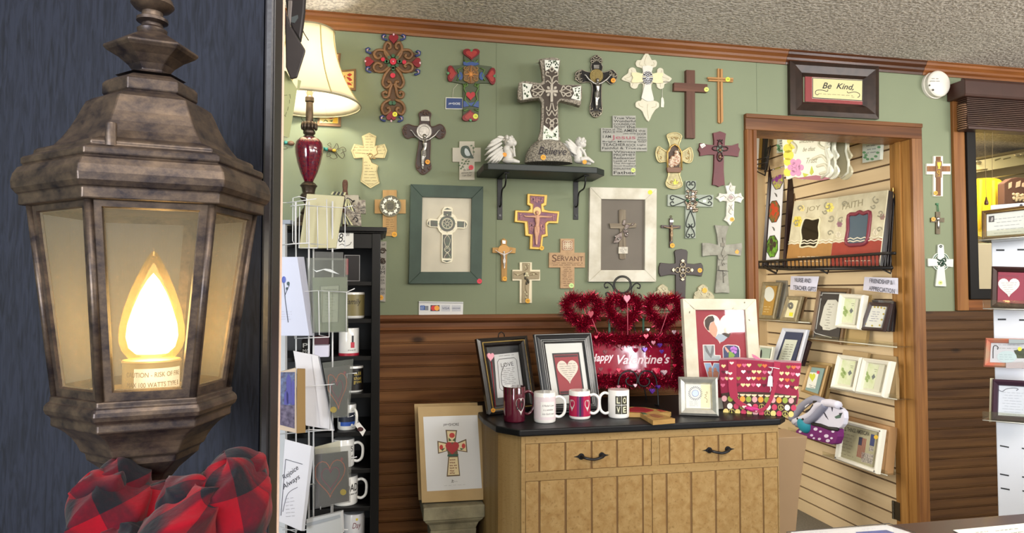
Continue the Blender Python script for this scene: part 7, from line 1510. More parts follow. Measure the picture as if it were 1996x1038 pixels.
# things on top of the bookcase: block cross, zebra ribbon, brown finial, dark foot
R8 = CR(630,340,7.983)
bt_ = btop
t = Thing('block_cross', 'decoupage wooden block cross with black lettering on bookcase', 'cross', (onY(690,440,-.16), X_, Z_),(690,440)); dcp = M((190,178,158),.6, var=.5, vs=90, c2=(96,84,76))
t.plate('block', R8(330,315,550,318,560,395,655,395,665,605,585,605,595,800,380,790),-.02,.0, dcp, bevel=.001); t.plate('plain_top', R8(340,318,548,320,552,400,520,480,345,400),0,.001, M((178,168,148),.6)); t.plate('lower_bar', R8(565,490,660,490,662,600,585,600),0,.001, M((160,150,132),.6, var=.4, vs=200, c2=(70,64,58)))
t.tube('flourish', [[(p.x, p.y) for p in smoothpts([(*p1(R8, *a),0) for a in c_],5)] for c_ in ([(350,400),(380,365),(430,390),(450,410),(490,405),(440,440)],[(470,700),(500,660),(540,700),(510,740)])],1.0,.001, INK); t.blobs('gem', [(*p1(R8, x, y),.003,1.6,1.6,1) for x, y in ((318,460),(350,450),(460,510),(490,485),(500,540),(370,470))], M((210,210,214),.1,.6))
t.scrib([(*p1(R8,590,520), *p1(R8,650,518)),(*p1(R8,585,560), *p1(R8,655,556)),(*p1(R8,500,600), *p1(R8,570,600)),(*p1(R8,480,640), *p1(R8,575,640)),(*p1(R8,560,350), *p1(R8,575,375))],.0012, INK, 1.0,1.4, seed=3)
t = Thing('zebra_ribbon', 'cream and black zebra striped ribbon bow on bookcase', 'ribbon', (onY(670,440,-.20), X_, Z_),(672,440)); zc1, zc2 = M((206,200,150),.5), M((40,38,30),.5)
def zr(pts, nb=1):
    q = quadf([p1(R8, *a) for a in pts]); n = 7
    for i in range(n): t.plate('stripe', [q(i/n, -.02 if i % 2 else 0), q((i+1)/n+.03,0), q((i+1)/n-.06,1), q(i/n-.09,1)],.003*(i % 2)-.002,.002+.003*(i % 2),(zc1, zc2)[(i+nb) % 2])
zr([(145,265),(350,275),(350,325),(135,310)],0); zr([(350,380),(400,380),(520,600),(320,480)],1); zr([(290,580),(340,600),(480,790),(260,760)],0)
t = Thing('wooden_finial', 'rough brown wooden finial rising behind the zebra ribbon', 'finial', (onY(672,440,-.13), X_, Z_),(672,440)); kf = t.scale(672,400)
bm = B(); ly = lambda y: t.l(672, y)[1]; pf = [(5,441),(5,395),(7,385),(5.5,376),(4.5,370),(5.4,362),(5.6,356),(4,351),(0,349.5)]
for (r1, y1) in (): pass
lathe(bm, [(r*kf, ly(y)) for r, y in pf],12, axis='y'); t.add('post', bm, M((104,70,54),.8, var=.4, vs=80, bump=.6, bs=120), smooth=True)

# ================================================================ the gift room seen through the doorway
R1, R2, R3 = CR(1440,240,3.46), CR(1440,500,3.46), CR(1500,740,3.483)
def XP(at, dl_=.05, tilt=0, yaw=0):
    """plane on the slat wall (facing into the room), dl_ metres off it"""
    a = math.radians(yaw); ex = Vector((math.sin(a),-math.cos(a),0)); back = Vector((math.cos(a), math.sin(a),0)); t = math.radians(tilt)
    return (onX(at[0], at[1], SX-dl_), ex, Z_*math.cos(t)+back*math.sin(t))
def SF(label, f, quad_, dl_, tilt=10, name='framed_print', cat='picture', group=None, fcol=None, fw=.12, fh=.10, th=.018, inner=None, yaw=0, back=None):
    c = [p1(f, *a) for a in quad_]; T = Thing(name, label, cat, XP(c[3], dl_, tilt, yaw), c[3], group); T.c = c; T.q = quadf(c)
    if fcol: picframe(T, c, fw, fh, fcol, -th*.4, th*.6,.35)
    if back: T.plate('backing', inset(c, .02),-th*.8,-th*.4, back)
    if inner: T.plate('mat', inset(c, fw*.9, fh*.9),-th*.3,0, inner)
    return T
wh2 = M((226,222,206),.45); acr = glassy((246,246,240),.03,(226,220,200), gloss=1.4); blw = M((28,25,24),.4,.3)
gsg = M((150,136,104),.5,.2, var=.25, vs=40); brn2 = M((116,88,56),.5, var=.2, vs=20); txm = M((90,84,74),.6)
def rowsq(T, q, n, s0, s1, t0, t1, z, m=txm, w=.5, a=.6, seed=1): T.scrib([(*q(s0+.05*(i % 2), t0+(t1-t0)*i/max(1, n-1)), *q(s1-.04*(i % 3), t0+(t1-t0)*i/max(1, n-1))) for i in range(n)], z, m, w, a, seed=seed)
# upper wire shelf
T = Thing('wire_shelf', 'black wire basket shelf under the JOY and FAITH frames', 'shelf', XP(p1(R1,600,985),.17,0), p1(R1,600,985))
T.tube('rail', [R1(118,935,1000,876,1055,876), R1(120,972,350,985,1035,975), R1(120,935,120,972)],1.3,0, blw); T.tube('upright', [R1(x, 932-(x-120)*.058, x+3,978) for x in range(135,1040,27)],.7,0, blw, 5)
T.tube('floor_wire', [[(*p1(R1,120,972-i*2),-.03*i),(*p1(R1,1035,975-i*3),-.03*i)] for i in range(1,5)],.7,0, blw, 5)
T.tube('bracket', [[(*p1(R1, x, 978),0),(*p1(R1, x+70,1012),0),(*p1(R1, x+75,985),-.05),(*p1(R1, x+40,960),-.16)] for x in (185,530,955)],1.2,0, blw, 6)
# tall frame with three octagon photos
T = SF('tall white matted frame of three octagonal garden photos', R1,((200,262),(345,228),(300,965),(150,965)),.12,11, fcol=M((44,28,26),.3), fw=.10, fh=.02, th=.04)
T.plate('white_mat', R1(212,285,308,258,268,935,162,935),.001,.005, M((226,226,228),.5)); mi = 0
for (x, y, rx, ry), col, c2 in (((262,370,40,78),(150,70,150),(200,210,60)),((238,595,40,76),(196,70,40),(60,110,60)),((226,830,40,76),(60,50,40),(110,170,50))):
    oc_ = [p1(R1, x+rx*math.cos(PI/8+k_*PI/4)*1.05, y+ry*math.sin(PI/8+k_*PI/4)*1.05-(math.cos(PI/8+k_*PI/4))*6) for k_ in range(8)]; T.plate('photo_border', [((a-oc_[0][0])*1.0+oc_[0][0], b) for a, b in oc_],.005,.0055, M((60,58,56),.5)); cx_, cy_ = p1(R1, x, y)
    T.plate('photo', [(cx_+(a-cx_)*.88, cy_+(b-cy_)*.94) for a, b in oc_],.0055,.006, M(col, .4, var=.9, vs=55, c2=c2))
    T.plates('petal', [circ(cx_+math.cos(k_*2.1)*4, cy_+math.sin(k_*2.1)*7-4,3.4,10,6) for k_ in range(3)],.006,.0064, M(col, .4))
T.plates('feather_mark', [[p1(R1, x+a, y+b) for a, b in ((-10,-14),(2,-10),(10,0),(12,16),(2,12),(-2,0))] for x, y in ((248,482),(232,710))],.005,.0055, M((110,108,104),.5))
T = SF('brown wooden frame edge standing behind the octagon photo frame', R1,((352,380),(385,392),(340,962),(312,962)),.10,11, fcol=None); T.plate('edge', T.c, -.02,0, brn2, bevel=.002)
# JOY and FAITH mirrors
def mirrorframe(label, quad_, word, wq, openq, glass, base, accent, dl_, rim=None, flowers=()):
    T = SF(label, R1, quad_, dl_, 9, name='mirror', cat='mirror'); T.plate('frame_side', [T.q(.02,.005), T.q(1.022,.012), T.q(1.022,1), T.q(.02,1)],-.03,-.002, M((30,24,22),.4)); T.plate('panel', T.c, -.0018,.004, M((206,198,168),.5, var=.15, vs=14, c2=(186,176,146)), bevel=.001); q = T.q
    T.plate('painted_base', [q(0.0,.66), q(1.0,.64), q(1,1), q(0,1)],.004,.0046, base); rd = random.Random(len(label))
    T.tube('lace_border', [[q(s/14,.63-.02*(s % 2)) for s in range(15)],[q(s/14,.665-.014*(s % 2)) for s in range(15)]],.8,.005, M((226,216,190),.5),5)
    for fx, fy, r, col in flowers: T.plates('painted_flower', [circ(q(fx, fy)[0]+r*math.cos(a)*.8, q(fx, fy)[1]+r*math.sin(a), r*.62,10) for a in [k_*PI/3 for k_ in range(6)]]+[circ(*q(fx, fy), r*.5,10)],.004,.0047, M(col, .5))
    T.tube('painted_scroll', [spiral(*q(sx, sy), r, r*.2, a, a+6) for sx, sy, r, a in ((.15,.12,6,0),(.8,.12,8,2),(.9,.3,7,4),(.12,.35,6,1),(.92,.52,6,0),(.75,.2,5,3))],.9,.0048, M((150,144,120),.5),5)
    T.text([(word, *q(*wq[0]), *q(*wq[1]), wq[2])],.0052, M((150,140,110),.5)); oq = [p1(R1, *a) for a in openq]; 
    if rim: T.tube('mirror_rim', [[(p.x, p.y) for p in smoothpts([(*p_, 0) for p_ in oq],3, True)]],2.6,.006, rim, 8, closed=True)
    else: T.tube('mirror_rim', [[(p.x, p.y) for p in smoothpts([(*p_, 0) for p_ in oq],3, True)]],1.2,.006, M((216,206,170),.5),6, closed=True)
    T.plate('mirror_glass', oq, .0046,.0056, glass); rowsq(T, q, 2,.25,.85,.86,.93,.0052, M((232,220,190),.5),.6,.8); return T
jf = mirrorframe('JOY mirror frame with yellow flowers and tan base', ((375,525),(668,499),(612,962),(315,962)), 'JOY', ((.30,.2),(.62,.18),11),((440,648),(470,640),(500,648),(548,640),(540,700),(545,760),(520,832),(470,828),(415,835),(425,780),(418,720)), M((40,36,26),.08,.3), M((168,122,66),.5, var=.1),0,.12, flowers=((.14,.32,7,(222,200,90)),(.84,.14,6,(226,210,110)),(.2,.12,4,(226,206,140))))
ff = mirrorframe('FAITH mirror frame with red base and grey scrolls', ((668,495),(1005,450),(945,960),(612,962)), 'FAITH', ((.12,.20),(.52,.17),12),((742,622),(790,612),(815,598),(840,608),(885,602),(880,700),(862,800),(800,818),(728,812),(738,720)), M((98,116,130),.12,.35), M((154,58,44),.5, var=.1),0,.12, rim=M((120,44,58),.4), flowers=((.1,.4,4,(150,110,120)),(.95,.35,4,(150,120,110)),(.85,.55,4,(216,206,180)),(.1,.55,4,(216,206,180))))
for j in range(4):
    T = SF('black edged frame, %s in the stack behind the FAITH mirror' % ('first', 'second', 'third', 'last')[j], R1,((1005+j*11,452+j*6),(1016+j*11,454+j*6),(965+j*18,962),(945+j*18,962)),.11-.012*j, 9, group='black edged frames stacked behind FAITH'); T.plate('frame', T.c, -.006,.0, M((30,26,28),.3), bevel=.001); T.plate('plastic_wrap', [T.q(0,0), T.q(.3,0), T.q(.3,1), T.q(0,1)],.0005,.001, glassy((240,240,240),.05, gloss=1.5))
# Blessed plaques hanging from above
def scal(x0, y0, x1, y1): 
    pts = [(x0, y0-60),(x1, y0-60),(x1, y0+40),(x1-18, y0+60),(x1-18, y0+110),(x1+4, y0+150),(x1-22, y0+190),(x1-2, y0+225),(x1+6, y1-50),(x1-20, y1-10),(x1-50, y1),(x1-80, y1-22),(x0+110, y1-5),(x0+60, y1-14),(x0+25, y1-2),(x0, y1-30)]
    return [(p.x, p.y) for p in smoothpts([(*p1(R1, *a),0) for a in pts],3, True)]
for j, (x0, x1, dl_, yy) in enumerate(((315,620,.26,375),(420,662,.22,378),(520,752,.17,382))):
    s_ = scal(x0,70, x1, yy); T = Thing('wall_plaque', ('white scalloped plaque with pink rose, yellow flowers and script', 'white scalloped plaque edge just behind the pink rose plaque', 'shaded scalloped plaque rearmost under the door head')[j], 'plaque', XP(p1(R1, x0, yy), dl_, 0,-8), p1(R1, x0, yy)); T.plate('plaque', s_, -.012,0, M((232,230,212),.45) if j < 2 else M((186,178,148),.5), bevel=.003)  # shade on the rearmost plaque is put into its darker colour
    T.tube('raised_edge', [R1(x1-6,10, x1-8,120, x1-26,130, x1-30,190, x1-12,260, x1-14,330, x1-60,368)],1.6,.002, M((206,204,184),.4),6)
    if j == 0:
        TL_ = [('Blessed', 408,512,128,36),('be that', 430,515,185,28),('Trust', 455,530,265,36)]
        T.text([(t_, *p1(R1, a, y+6), *p1(R1, b, y), h/3.46) for t_, a, b, y, h in TL_],.0012, M((168,164,140),.5), shear=.4)
        T.plates('rose_petal', [circ(*p1(R1,382+r*math.cos(a),298+r*1.2*math.sin(a)),5.4,12,6) for r, n in ((36,6),(16,3)) for a in [2*PI*i/n for i in range(n)]],.0,.0025, M((212,150,186),.5), bevel=.001)
        T.plates('yellow_flower', [circ(*p1(R1, x, y), r, 12) for x, y, r in ((330,170,9),(360,150,7),(335,215,10),(345,120,6),(330,330,8),(330,260,8))],0,.0015, M((226,214,90),.5)); T.plates('leaf', [R1(478,335,490,288,504,330,488,350), R1(430,335,470,345,440,365)],0,.002, M((190,196,80),.5)); T.plate('pink_base', R1(372,372,520,350,620,372,560,385,470,380),0,.002, M((170,110,120),.6))
        T.tube('raised_swirl', [[(p.x, p.y) for p in smoothpts([(*p1(R1, *a),0) for a in c_],5)] for c_ in ([(560,90),(540,140),(580,170),(610,150)],[(500,240),(560,220),(600,260)],[(530,290),(580,280),(600,320),(550,340)],[(360,130),(390,160),(380,200)])],1.5,.001, M((214,210,186),.4),6)
for label, qd, dl_ in (('small white verse plaque with green leaves, left near rose plaque', ((262,20),(330,20),(330,190),(255,203)),.03),('small white verse plaque with green leaves by the right jamb', ((833,20),(966,20),(952,245),(833,268)),.05)):
    T = SF(label, R1, qd, dl_, 0, name='wall_plaque', cat='plaque'); T.plate('board', T.c, -.018,0, M((214,220,206),.5), bevel=.001); q = T.q
    T.plates('leaf', [circ(*q(a, b),3.4,10,2.4) for a, b in ((.15,.86),(.3,.92),(.55,.94),(.75,.88),(.85,.78),(.9,.62),(.1,.72),(.2,.8))],0,.0006, M((110,160,116),.5)); rowsq(T, q, 5,.22,.8,.35,.75,.0008, M((80,90,90),.6),.7,1.3,4)
# gold and black frames top left in a basket
T = SF('gold and black frame leaning in the high left wire basket', R1,((118,20),(188,20),(160,312),(112,318)),.10,8); T.plate('print', [T.q(0,0), T.q(.35,0), T.q(.35,1), T.q(0,1)],-.01,0, M((200,196,190),.5)); T.plate('gold_rail', [T.q(.36,0), T.q(.66,0), T.q(.7,1), T.q(.36,1)],-.01,.01, M((150,120,60),.35,.6), bevel=.002); T.plate('black_rail', [T.q(.68,0), T.q(1,0), T.q(1,1), T.q(.7,1)],-.015,.006, M((28,24,24),.3), bevel=.002)
T = Thing('wire_basket', 'small black wire basket at the upper left of doorway', 'basket', XP(p1(R1,150,325),.12,0), p1(R1,150,325)); T.tube('wire', [R1(112,320,178,352,184,300,215,165), R1(112,250,205,225), R1(112,280,195,262), R1(178,352,180,310,112,300), R1(200,160,175,330), R1(212,150,190,320)],.7,0, blw, 5)
T = Thing('greeting_card', 'yellow and white card on the rear wall left of the octagons', 'card', wallY(yB+.325), p1(R1,118,870)); T.plate('card', R1(118,745,152,735,150,860,118,870),-.002,0, M((206,206,80),.5, var=.5, vs=40, c2=(226,226,216))); T.tube('bow', [R1(120,720,135,700,150,705,140,740)],1.3,.002, INK)
# category signs
for label, qd, rows_ in (('curled paper sign reading NURSE AND TEACHER GIFTS', ((352,130),(542,133),(522,236),(345,222)),(('NURSE AND', .15,.74,.42,8.2),('TEACHER GIFTS', .12,.98,.96,8.2))),('curled paper sign reading FRIENDSHIP & APPRECIATION', ((848,136),(1075,143),(1075,252),(838,225)),(('FRIENDSHIP &', .16,.84,.42,8.4),('APPRECIATION', .16,.90,.96,8.4)))):
    T = SF(label, R2, qd, .05,0, name='paper_sign', cat='sign'); c = T.c; q = T.q; bm = B(); R_ = []
    for i in range(9):
        s_ = i/8; R_.append([bm.verts.new(T.l3(*q(s_, t_),.012*math.sin(PI*s_)+.002)) for t_ in (0,1)])
    for a, b in zip(R_, R_[1:]): bm.faces.new((a[0], b[0], b[1], a[1]))
    T.add('sheet', bm, M((208,206,220),.5), smooth=True); T.text([(t_, *q(a, y), *q(b, y+.03), h) for t_, a, b, y, h in rows_],.0165, M((66,66,78),.5), bold=.01)
# row of frames under the signs
T = SF('gold print with white oval in taupe frame, far left shelf', R2,((158,168),(282,172),(232,418),(128,412)),.10,12, fcol=gsg, fw=.16, fh=.10, inner=M((172,134,64),.45)); T.plate('oval', circ(*p1(R2,205,252),9.8,24,14.5),.0,.001, M((214,216,206),.5)); rowsq(T, T.q, 3,.3,.7,.68,.82,.0014, M((226,210,160),.5),.5,.6)
T = SF('grey silver box frame behind the white oval print', R2,((250,158),(325,160),(290,424),(240,420)),.07,12); T.plate('frame', T.c, -.02,0, M((150,146,134),.4,.3), bevel=.002)
T = SF('small taupe frame with clock like wreath print', R2,((322,262),(425,266),(382,437),(268,428)),.10,14, fcol=gsg, fw=.2, fh=.16, inner=M((216,208,168),.5)); T.tube('wreath', [circ(*p1(R2,350,330), r, 18, r*1.3) for r in (4.2,2.4)],.9,.001, M((110,108,100),.5),5, closed=True); T.plate('yellow_tag', T_ := R2(342,375,366,376,360,402,338,398),.001,.0016, M((216,210,50),.5))
for j in range(2): T = SF('slim tan frame, %s behind the wreath print' % ('first', 'second')[j], R2,((432+j*20,266+j*4),(458,272),(412,438),(385+j*20,436)),.08-.02*j, 14, group='slim tan frames behind the wreath print'); T.plate('frame', T.c, -.006,0, brn2, bevel=.001)
def acshelf(label, pts, dep=.09):
    T = Thing('acrylic_shelf', label, 'shelf', XP(pts[0], dep, 0), pts[0]); a = [T.l3(*p_) for p_ in pts]; bm = B()
    v = [bm.verts.new(p_) for p_ in (a[0], a[1], a[1]-Z_*dep, a[0]-Z_*dep)]; bm.faces.new(v); w2 = [bm.verts.new(p_+Vector((0,.022,0))) for p_ in (a[0], a[1])]; v2 = [bm.verts.new(p_) for p_ in (a[0], a[1])]; bm.faces.new((v2[0], v2[1], w2[1], w2[0]))
    T.add('tray', bm, acr, mods=[('SOLIDIFY', dict(thickness=.002))]); T.tube('front_edge', [[pts[0], pts[1]]],.7,0, M((196,190,170),.2, coat=1),5); return T
acshelf('clear acrylic ledge under the oval and wreath prints', R2(112,422,480,445),.09); acshelf('clear acrylic ledge over the blue grey frame', R2(430,545,1066,610),.10); acshelf('clear acrylic ledge under the paired white frames', R2(612,888,1066,962),.10); acshelf('clear acrylic tray under the purple purse', R3(125,345,442,440),.12); acshelf('clear acrylic ledge under the All Things American frame', R3(360,510,800,648),.10)
T = Thing('black_sign', 'partly hidden plaque with AL letters on rear wall', 'plaque', wallY(yB+.2), p1(R2,150,590)); T.plate('board', R2(118,425,176,425,172,590,118,590),0,.01, M((150,150,130),.6)); T.text([('AL', *p1(R2,128,458), *p1(R2,168,458),9)],.0106, INK, bold=.03); T.scrib([(*p1(R2,126, y), *p1(R2,165, y)) for y in (490,510,530)],.0106, INK, .7,1)
T = SF('charcoal certificate print with notched white centre in gold frame', R2,((528,208),(742,212),(685,592),(470,560)),.085,10, fcol=brn2, fw=.09, fh=.07, inner=M((56,52,50),.5)); q = T.q
T.tube('silver_line', [[q(.12,.14), q(.2,.14), q(.2,.10), q(.8,.10)],[q(.12,.14), q(.12,.82), q(.18,.86), q(.7,.90)],[q(.18,.2), q(.18,.78)]],.6,.001, M((190,188,180),.4),5)
T.plate('verse_panel', R2(600,290,655,290,680,320,660,480,610,496,568,492,545,455,575,335),.0,.001, M((200,198,184),.5)); rowsq(T, q, 10,.42,.62,.30,.74,.0014); T.plates('corner_fan', [circ(*p1(R2, *a),5,12) for a in ((568,305),(548,482))],.001,.0014, M((50,46,44),.5))
T = SF('tall tan boxed frame behind the single white frame', R2,((715,214),(905,225),(850,600),(680,590)),.06,10); T.plate('box', T.c, -.02,0, M((178,150,98),.6), bevel=.002)
def whitef(label, qd, op, dl_, sticker=False, group=None):
    T = SF(label, R2, qd, dl_, 11, fcol=wh2, fw=.17, fh=.13, th=.035, group=group, inner=M((200,198,176),.5)); T.plate('botanical_print', [p1(R2, *a) for a in op],-.004,.001, M((190,200,150),.5, var=.2, vs=20, c2=(206,210,180))); o_ = quadf([p1(R2, *a) for a in op])
    T.plates('leaf', [circ(*o_(a, b),2.4,8,4) for a, b in ((.3,.4),(.4,.5),(.3,.6),(.5,.55),(.42,.68))],.001,.0015, M((140,160,96),.5)); T.plate('grey_diamond', [o_(.80,.38), o_(.95,.5), o_(.80,.62), o_(.68,.5)],.001,.0015, M((100,106,104),.5)); rowsq(T, o_, 2,.75,.98,.2,.28,.0014)
    if sticker: T.plate('pink_tag', [o_(.02,.0), o_(.18,.0), o_(.18,.13), o_(.02,.13)],.001,.0018, M((200,60,80),.5))
    return T
whitef('single white frame with botanical print and pink tag', ((672,243),(838,255),(800,488),(640,472)),((690,280),(788,286),(765,445),(675,438)),.12, True)
T = SF('dark brown frame with floral bordered verse', R2,((875,303),(1022,312),(972,502),(805,490)),.11,14, fcol=M((50,32,30),.35), fw=.15, fh=.13, inner=M((206,206,196),.5)); q = T.q
T.plates('border_flower', [circ(*q(a, b),1.9,8) for a, b in ((.2,.2),(.35,.17),(.5,.17),(.65,.18),(.8,.2),(.18,.4),(.17,.6),(.2,.78),(.83,.4),(.82,.6),(.8,.8),(.5,.83))],0,.001, M((206,160,60),.5, var=.6, vs=300, c2=(120,140,70))); rowsq(T, q, 5,.32,.68,.34,.66,.0014, M((90,90,130),.6))
for j in range(2): T = SF('plastic wrapped dark frame, %s behind the floral verse frame' % ('first', 'second')[j], R2,((895+j*12,292),(1045+j*10,300+j*8),(1005+j*30,503),(975,502)),.08-.03*j, 13, group='plastic wrapped dark frames behind the floral verse'); T.plate('frame', T.c, -.015,0, M((34,24,24),.3), bevel=.002); T.plate('wrap', [(a, b-1) for a, b in T.c],.001,.0016, glassy((236,236,236),.1, gloss=2))
T = SF('pale blue grey frame with navy mat and certificate', R2,((290,478),(462,490),(400,725),(205,712)),.17,15, fcol=M((196,198,208),.4), fw=.15, fh=.10, inner=M((50,56,82),.6)); T.plate('certificate', R2(313,556,396,562,345,712,262,706),.001,.002, M((196,200,184),.5)); T.scrib([(*p1(R2,318-i*5,590+i*16), *p1(R2,370-i*5,593+i*16)) for i in range(7)],.0026, txm, .5,.6)
T = SF('dark plum frame behind the pale blue grey frame', R2,((462,560),(476,570),(425,735),(400,725)),.12,14); T.plate('edge', T.c, -.02,0, M((48,30,34),.4), bevel=.002)
T = SF('small mint photo frame low behind the tote bag', R2,((122,595),(230,606),(212,700),(122,695)),.25,6, fcol=wh2, fw=.12, fh=.16, inner=M((150,166,150),.5)); T.blobs('dark_oval', [(*p1(R2,150,655),.001,1.8,5,.3)], INK)
T = SF('gold frame with yellow heart on teal mat', R2,((468,722),(602,732),(545,952),(412,905)),.13,12, fcol=M((160,130,84),.4,.3), fw=.15, fh=.10, inner=M((126,150,144),.6)); T.plate('paper', R2(475,778,540,782,515,890,455,880),.001,.0014, M((220,220,210),.5)); T.plate('yellow_heart', heart(*p1(R2,496,815),12,17),.0014,.002, M((196,200,60),.5)); T.plate('pink_tag', R2(528,768,546,770,542,790,525,788),.0014,.002, M((200,60,80),.5)); rowsq(T, T.q, 2,.35,.68,.70,.76,.002)
T = SF('rope edged bronze frame second in the heart stack', R2,((585,735),(612,740),(560,955),(535,950)),.11,12); T.plate('edge', T.c, -.012,.004, M((120,90,56),.4,.4, var=.5, vs=200), bevel=.002)
T = SF('tan frames box at the back of the yellow heart stack', R2,((470,700),(632,720),(585,960),(560,955)),.08,12); T.plate('box', T.c, -.02,0, M((176,148,98),.6), bevel=.002)
for j, (lab, qd) in enumerate((('tan boxed frame behind the left paired white frame', ((705,625),(872,648),(860,700),(690,690))),('tan boxed frame behind the right paired white frame', ((875,652),(1062,672),(1062,955),(990,950))))): T = SF(lab, R2, qd, .06,10); T.plate('box', T.c, -.02,0, M((166,140,98),.6), bevel=.002)
whitef('left one of the paired white botanical frames', ((660,655),(822,676),(772,908),(608,880)),((680,692),(788,706),(748,865),(655,850)),.11); whitef('right one of the paired white botanical frames', ((828,678),(1022,702),(968,948),(776,912)),((850,715),(946,730),(905,893),(816,880)),.11)
acshelf('clear acrylic ledge under the pale blue grey frame', R2(200,718,420,735),.16)
# purse
T = Thing('cloth_purse', 'purple and white printed cloth purse on acrylic tray', 'bag', XP(p1(R3,300,425),.16,0,-10), p1(R3,300,425))
pur = M((112,30,104),.8); wf_ = M((212,210,224),.8)
T.plate('upper', R3(300,290,330,210,380,160,450,175,505,215,500,300,460,330,400,325),-.02,.004, wf_, bevel=.008, sm=2); T.plate('lower', R3(178,365,200,325,290,298,400,318,460,335,445,430,380,428,260,395),-.03,.006, pur, bevel=.008, sm=2)
T.plates('white_blossom', [circ(*p1(R3, x, y), r, 10, r*.8) for x, y, r in ((208,350,3),(235,385,3),(285,375,3),(312,333,4),(345,350,2.6),(385,380,4.4),(338,400,3),(395,412,4),(430,350,3),(225,335,2),(420,395,2.5),(300,395,2.4))],.006,.0072, M((222,206,226),.8)); T.tube('black_braid', [R3(292,298,350,308,400,328,462,335)],1.6,.008, INK, 6)
T.plates('butterfly_print', [R3(360,210,378,228,400,270,380,250), R3(470,225,495,222,480,250), R3(445,170,470,180,500,195,480,200), R3(415,175,430,190,425,215)],.004,.0052, M((60,56,70),.8)); T.plate('green_print', R3(440,250,490,225,480,258,450,262),.004,.0052, M((84,110,96),.8))
for cst, mm in (([(150,265),(220,180),(300,130),(370,150)], M((150,150,166),.8)),([(170,285),(270,240),(330,170),(400,155),(470,170)], wf_),([(190,300),(280,270),(340,215),(380,165)], M((140,142,162),.8))): T.tube('strap', [[(p.x, p.y) for p in smoothpts([(*p1(R3, *a),0) for a in cst],5)]],3,.012, mm, 8)
T.blobs('teal_tissue', [(*p1(R3,245,300),.002,11,8,6)], M((30,140,160),.6)); T.plate('white_tag', R3(238,150,262,132,268,165,240,190),.02,.021, M((226,222,224),.6)); T.tube('print_mark', [R3(190,262,215,278,235,262), R3(250,215,280,200,300,170), R3(300,150,330,140)],1.2,.026, INK, 5)
# All Things American
T = SF('white All Things American frame with small flag', R3,((468,262),(760,335),(718,637),(432,535)),.13,8, fcol=wh2, fw=.10, fh=.10, th=.03, inner=M((172,166,132),.5, var=.15, vs=14)); q = T.q
T.text([('ALL THINGS AMERICAN', *q(.12,.25), *q(.74,.22),8)],.0012, M((70,62,50),.6), bold=.012); T.plate('flag_field', [q(.52,.30), q(.60,.29), q(.60,.48), q(.52,.48)],0,.0008, M((56,58,76),.5)); T.plates('flag_stripe', [[q(.52+.02*k_*1.0,.30 if k_ > 3 else .48), q(.53+.02*k_, .30 if k_ > 3 else .48), q(.53+.02*k_, .76), q(.52+.02*k_, .76)] for k_ in range(9)],0,.0007, M((140,60,54),.5))
T.plate('blue_panel', [q(.78,.16), q(.88,.16), q(.88,.42), q(.78,.42)],0,.0007, M((56,64,104),.5)); T.plates('stamp', [[q(.78,.44), q(.88,.44), q(.88,.54), q(.78,.54)],[q(.62,.62), q(.9,.6), q(.9,.82), q(.64,.84)]],0,.0007, M((190,180,164),.5, var=.4, vs=120, c2=(120,116,110))); rowsq(T, q, 7,.13,.45,.32,.80,.0012, M((120,110,84),.6),.6,.7); T.plates('corner_stud', [circ(*q(a, b),1.3,8) for a, b in ((.04,.05),(.96,.05),(.96,.95),(.04,.95))],.0185,.020, M((90,90,96),.4,.5)); T.sticker(*q(.90,.20),4.2,.002,(220,180,50), mark=False)
T = SF('brown kraft box behind the All Things American frame', R3,((500,240),(815,318),(782,640),(730,637)),.09,8); T.plate('box', T.c, -.05,0, M((176,136,92),.7), bevel=.002)
e = bpy.data.objects.new('display_stand', None); COL.objects.link(e); e.location = (onY(1535,900,.45).x, .45,0); tag(e, 'smooth tan tapered stand between cabinet and slat wall', 'stand'); zt9 = onY(1545,842,.45).z
obj('body', prism(B(),[[(-.14,0),(-.035,0),(0, zt9-.28),(.052, zt9),(-.14, zt9)]],-.1,.1, lambda x, z, y: (x, y, z)), M((158,130,98),.5), e, bevel=.004)

# ================================================================ window side: blind, garment room, white slotted tower, sales desk
R6, R7, R8b, R9 = CR(1790,660,2.75), CR(1890,250,6.104), CR(1900,640,5.19), CR(1500,940,4.024)
bz = onY(1900,185).z
bl = bpy.data.objects.new('window_blind', None); COL.objects.link(bl); x0 = onY(1847,180,-.01).x; bl.location = (x0,0,0); tag(bl, 'raised brown wooden slat blind with valance above the window', 'blind')
bw = M((62,36,28),.45, var=.15, vs=20); zt0, zt1 = onY(1900,153,-.10).z, onY(1900,189,-.10).z; zb0_ = onY(1900,250,-.08).z
vp = [(-.005, zt1),(-.105, zt1),(-.112, zt1+.012),(-.112, zt0-.014),(-.100, zt0),(-.085, zt0),(-.085, zt0-.01),(-.005, zt0-.01)]
obj('valance', prism(B(),[vp],0,1.5, lambda y, z, x: (x, y, z)), bw, bl, bevel=.004)
bm = B(); n = 15
for i in range(n):
    z = zb0_+.012+(zt1-zb0_-.006)*i/n; box(bm, .035,1.46,-.085,-.030, z, z+.0045)
obj('slat_stack', bm, M((74,46,34),.5, var=.3, vs=10), bl); obj('bottom_rail', box(B(),.035,1.46,-.090,-.026, zb0_-.006, zb0_+.009), bw, bl, bevel=.003)
bm = B()
for i in range(12):
    z = zb0_-.002+(zt1-zb0_)*.86*i/12; lathe(bm, [(.0, z),(.024, z+.001),(.026, z+.0045),(.0, z+.006)],12,(.036,-.055,0), sx=.55, cap=False)
obj('slat_ends', bm, M((146,110,84),.6), bl, smooth='auto')
cx1, cx2, cz1 = onY(1920,300,-.06).x-x0, onY(1934,300,-.06).x-x0, onY(1921,384,-.06).z
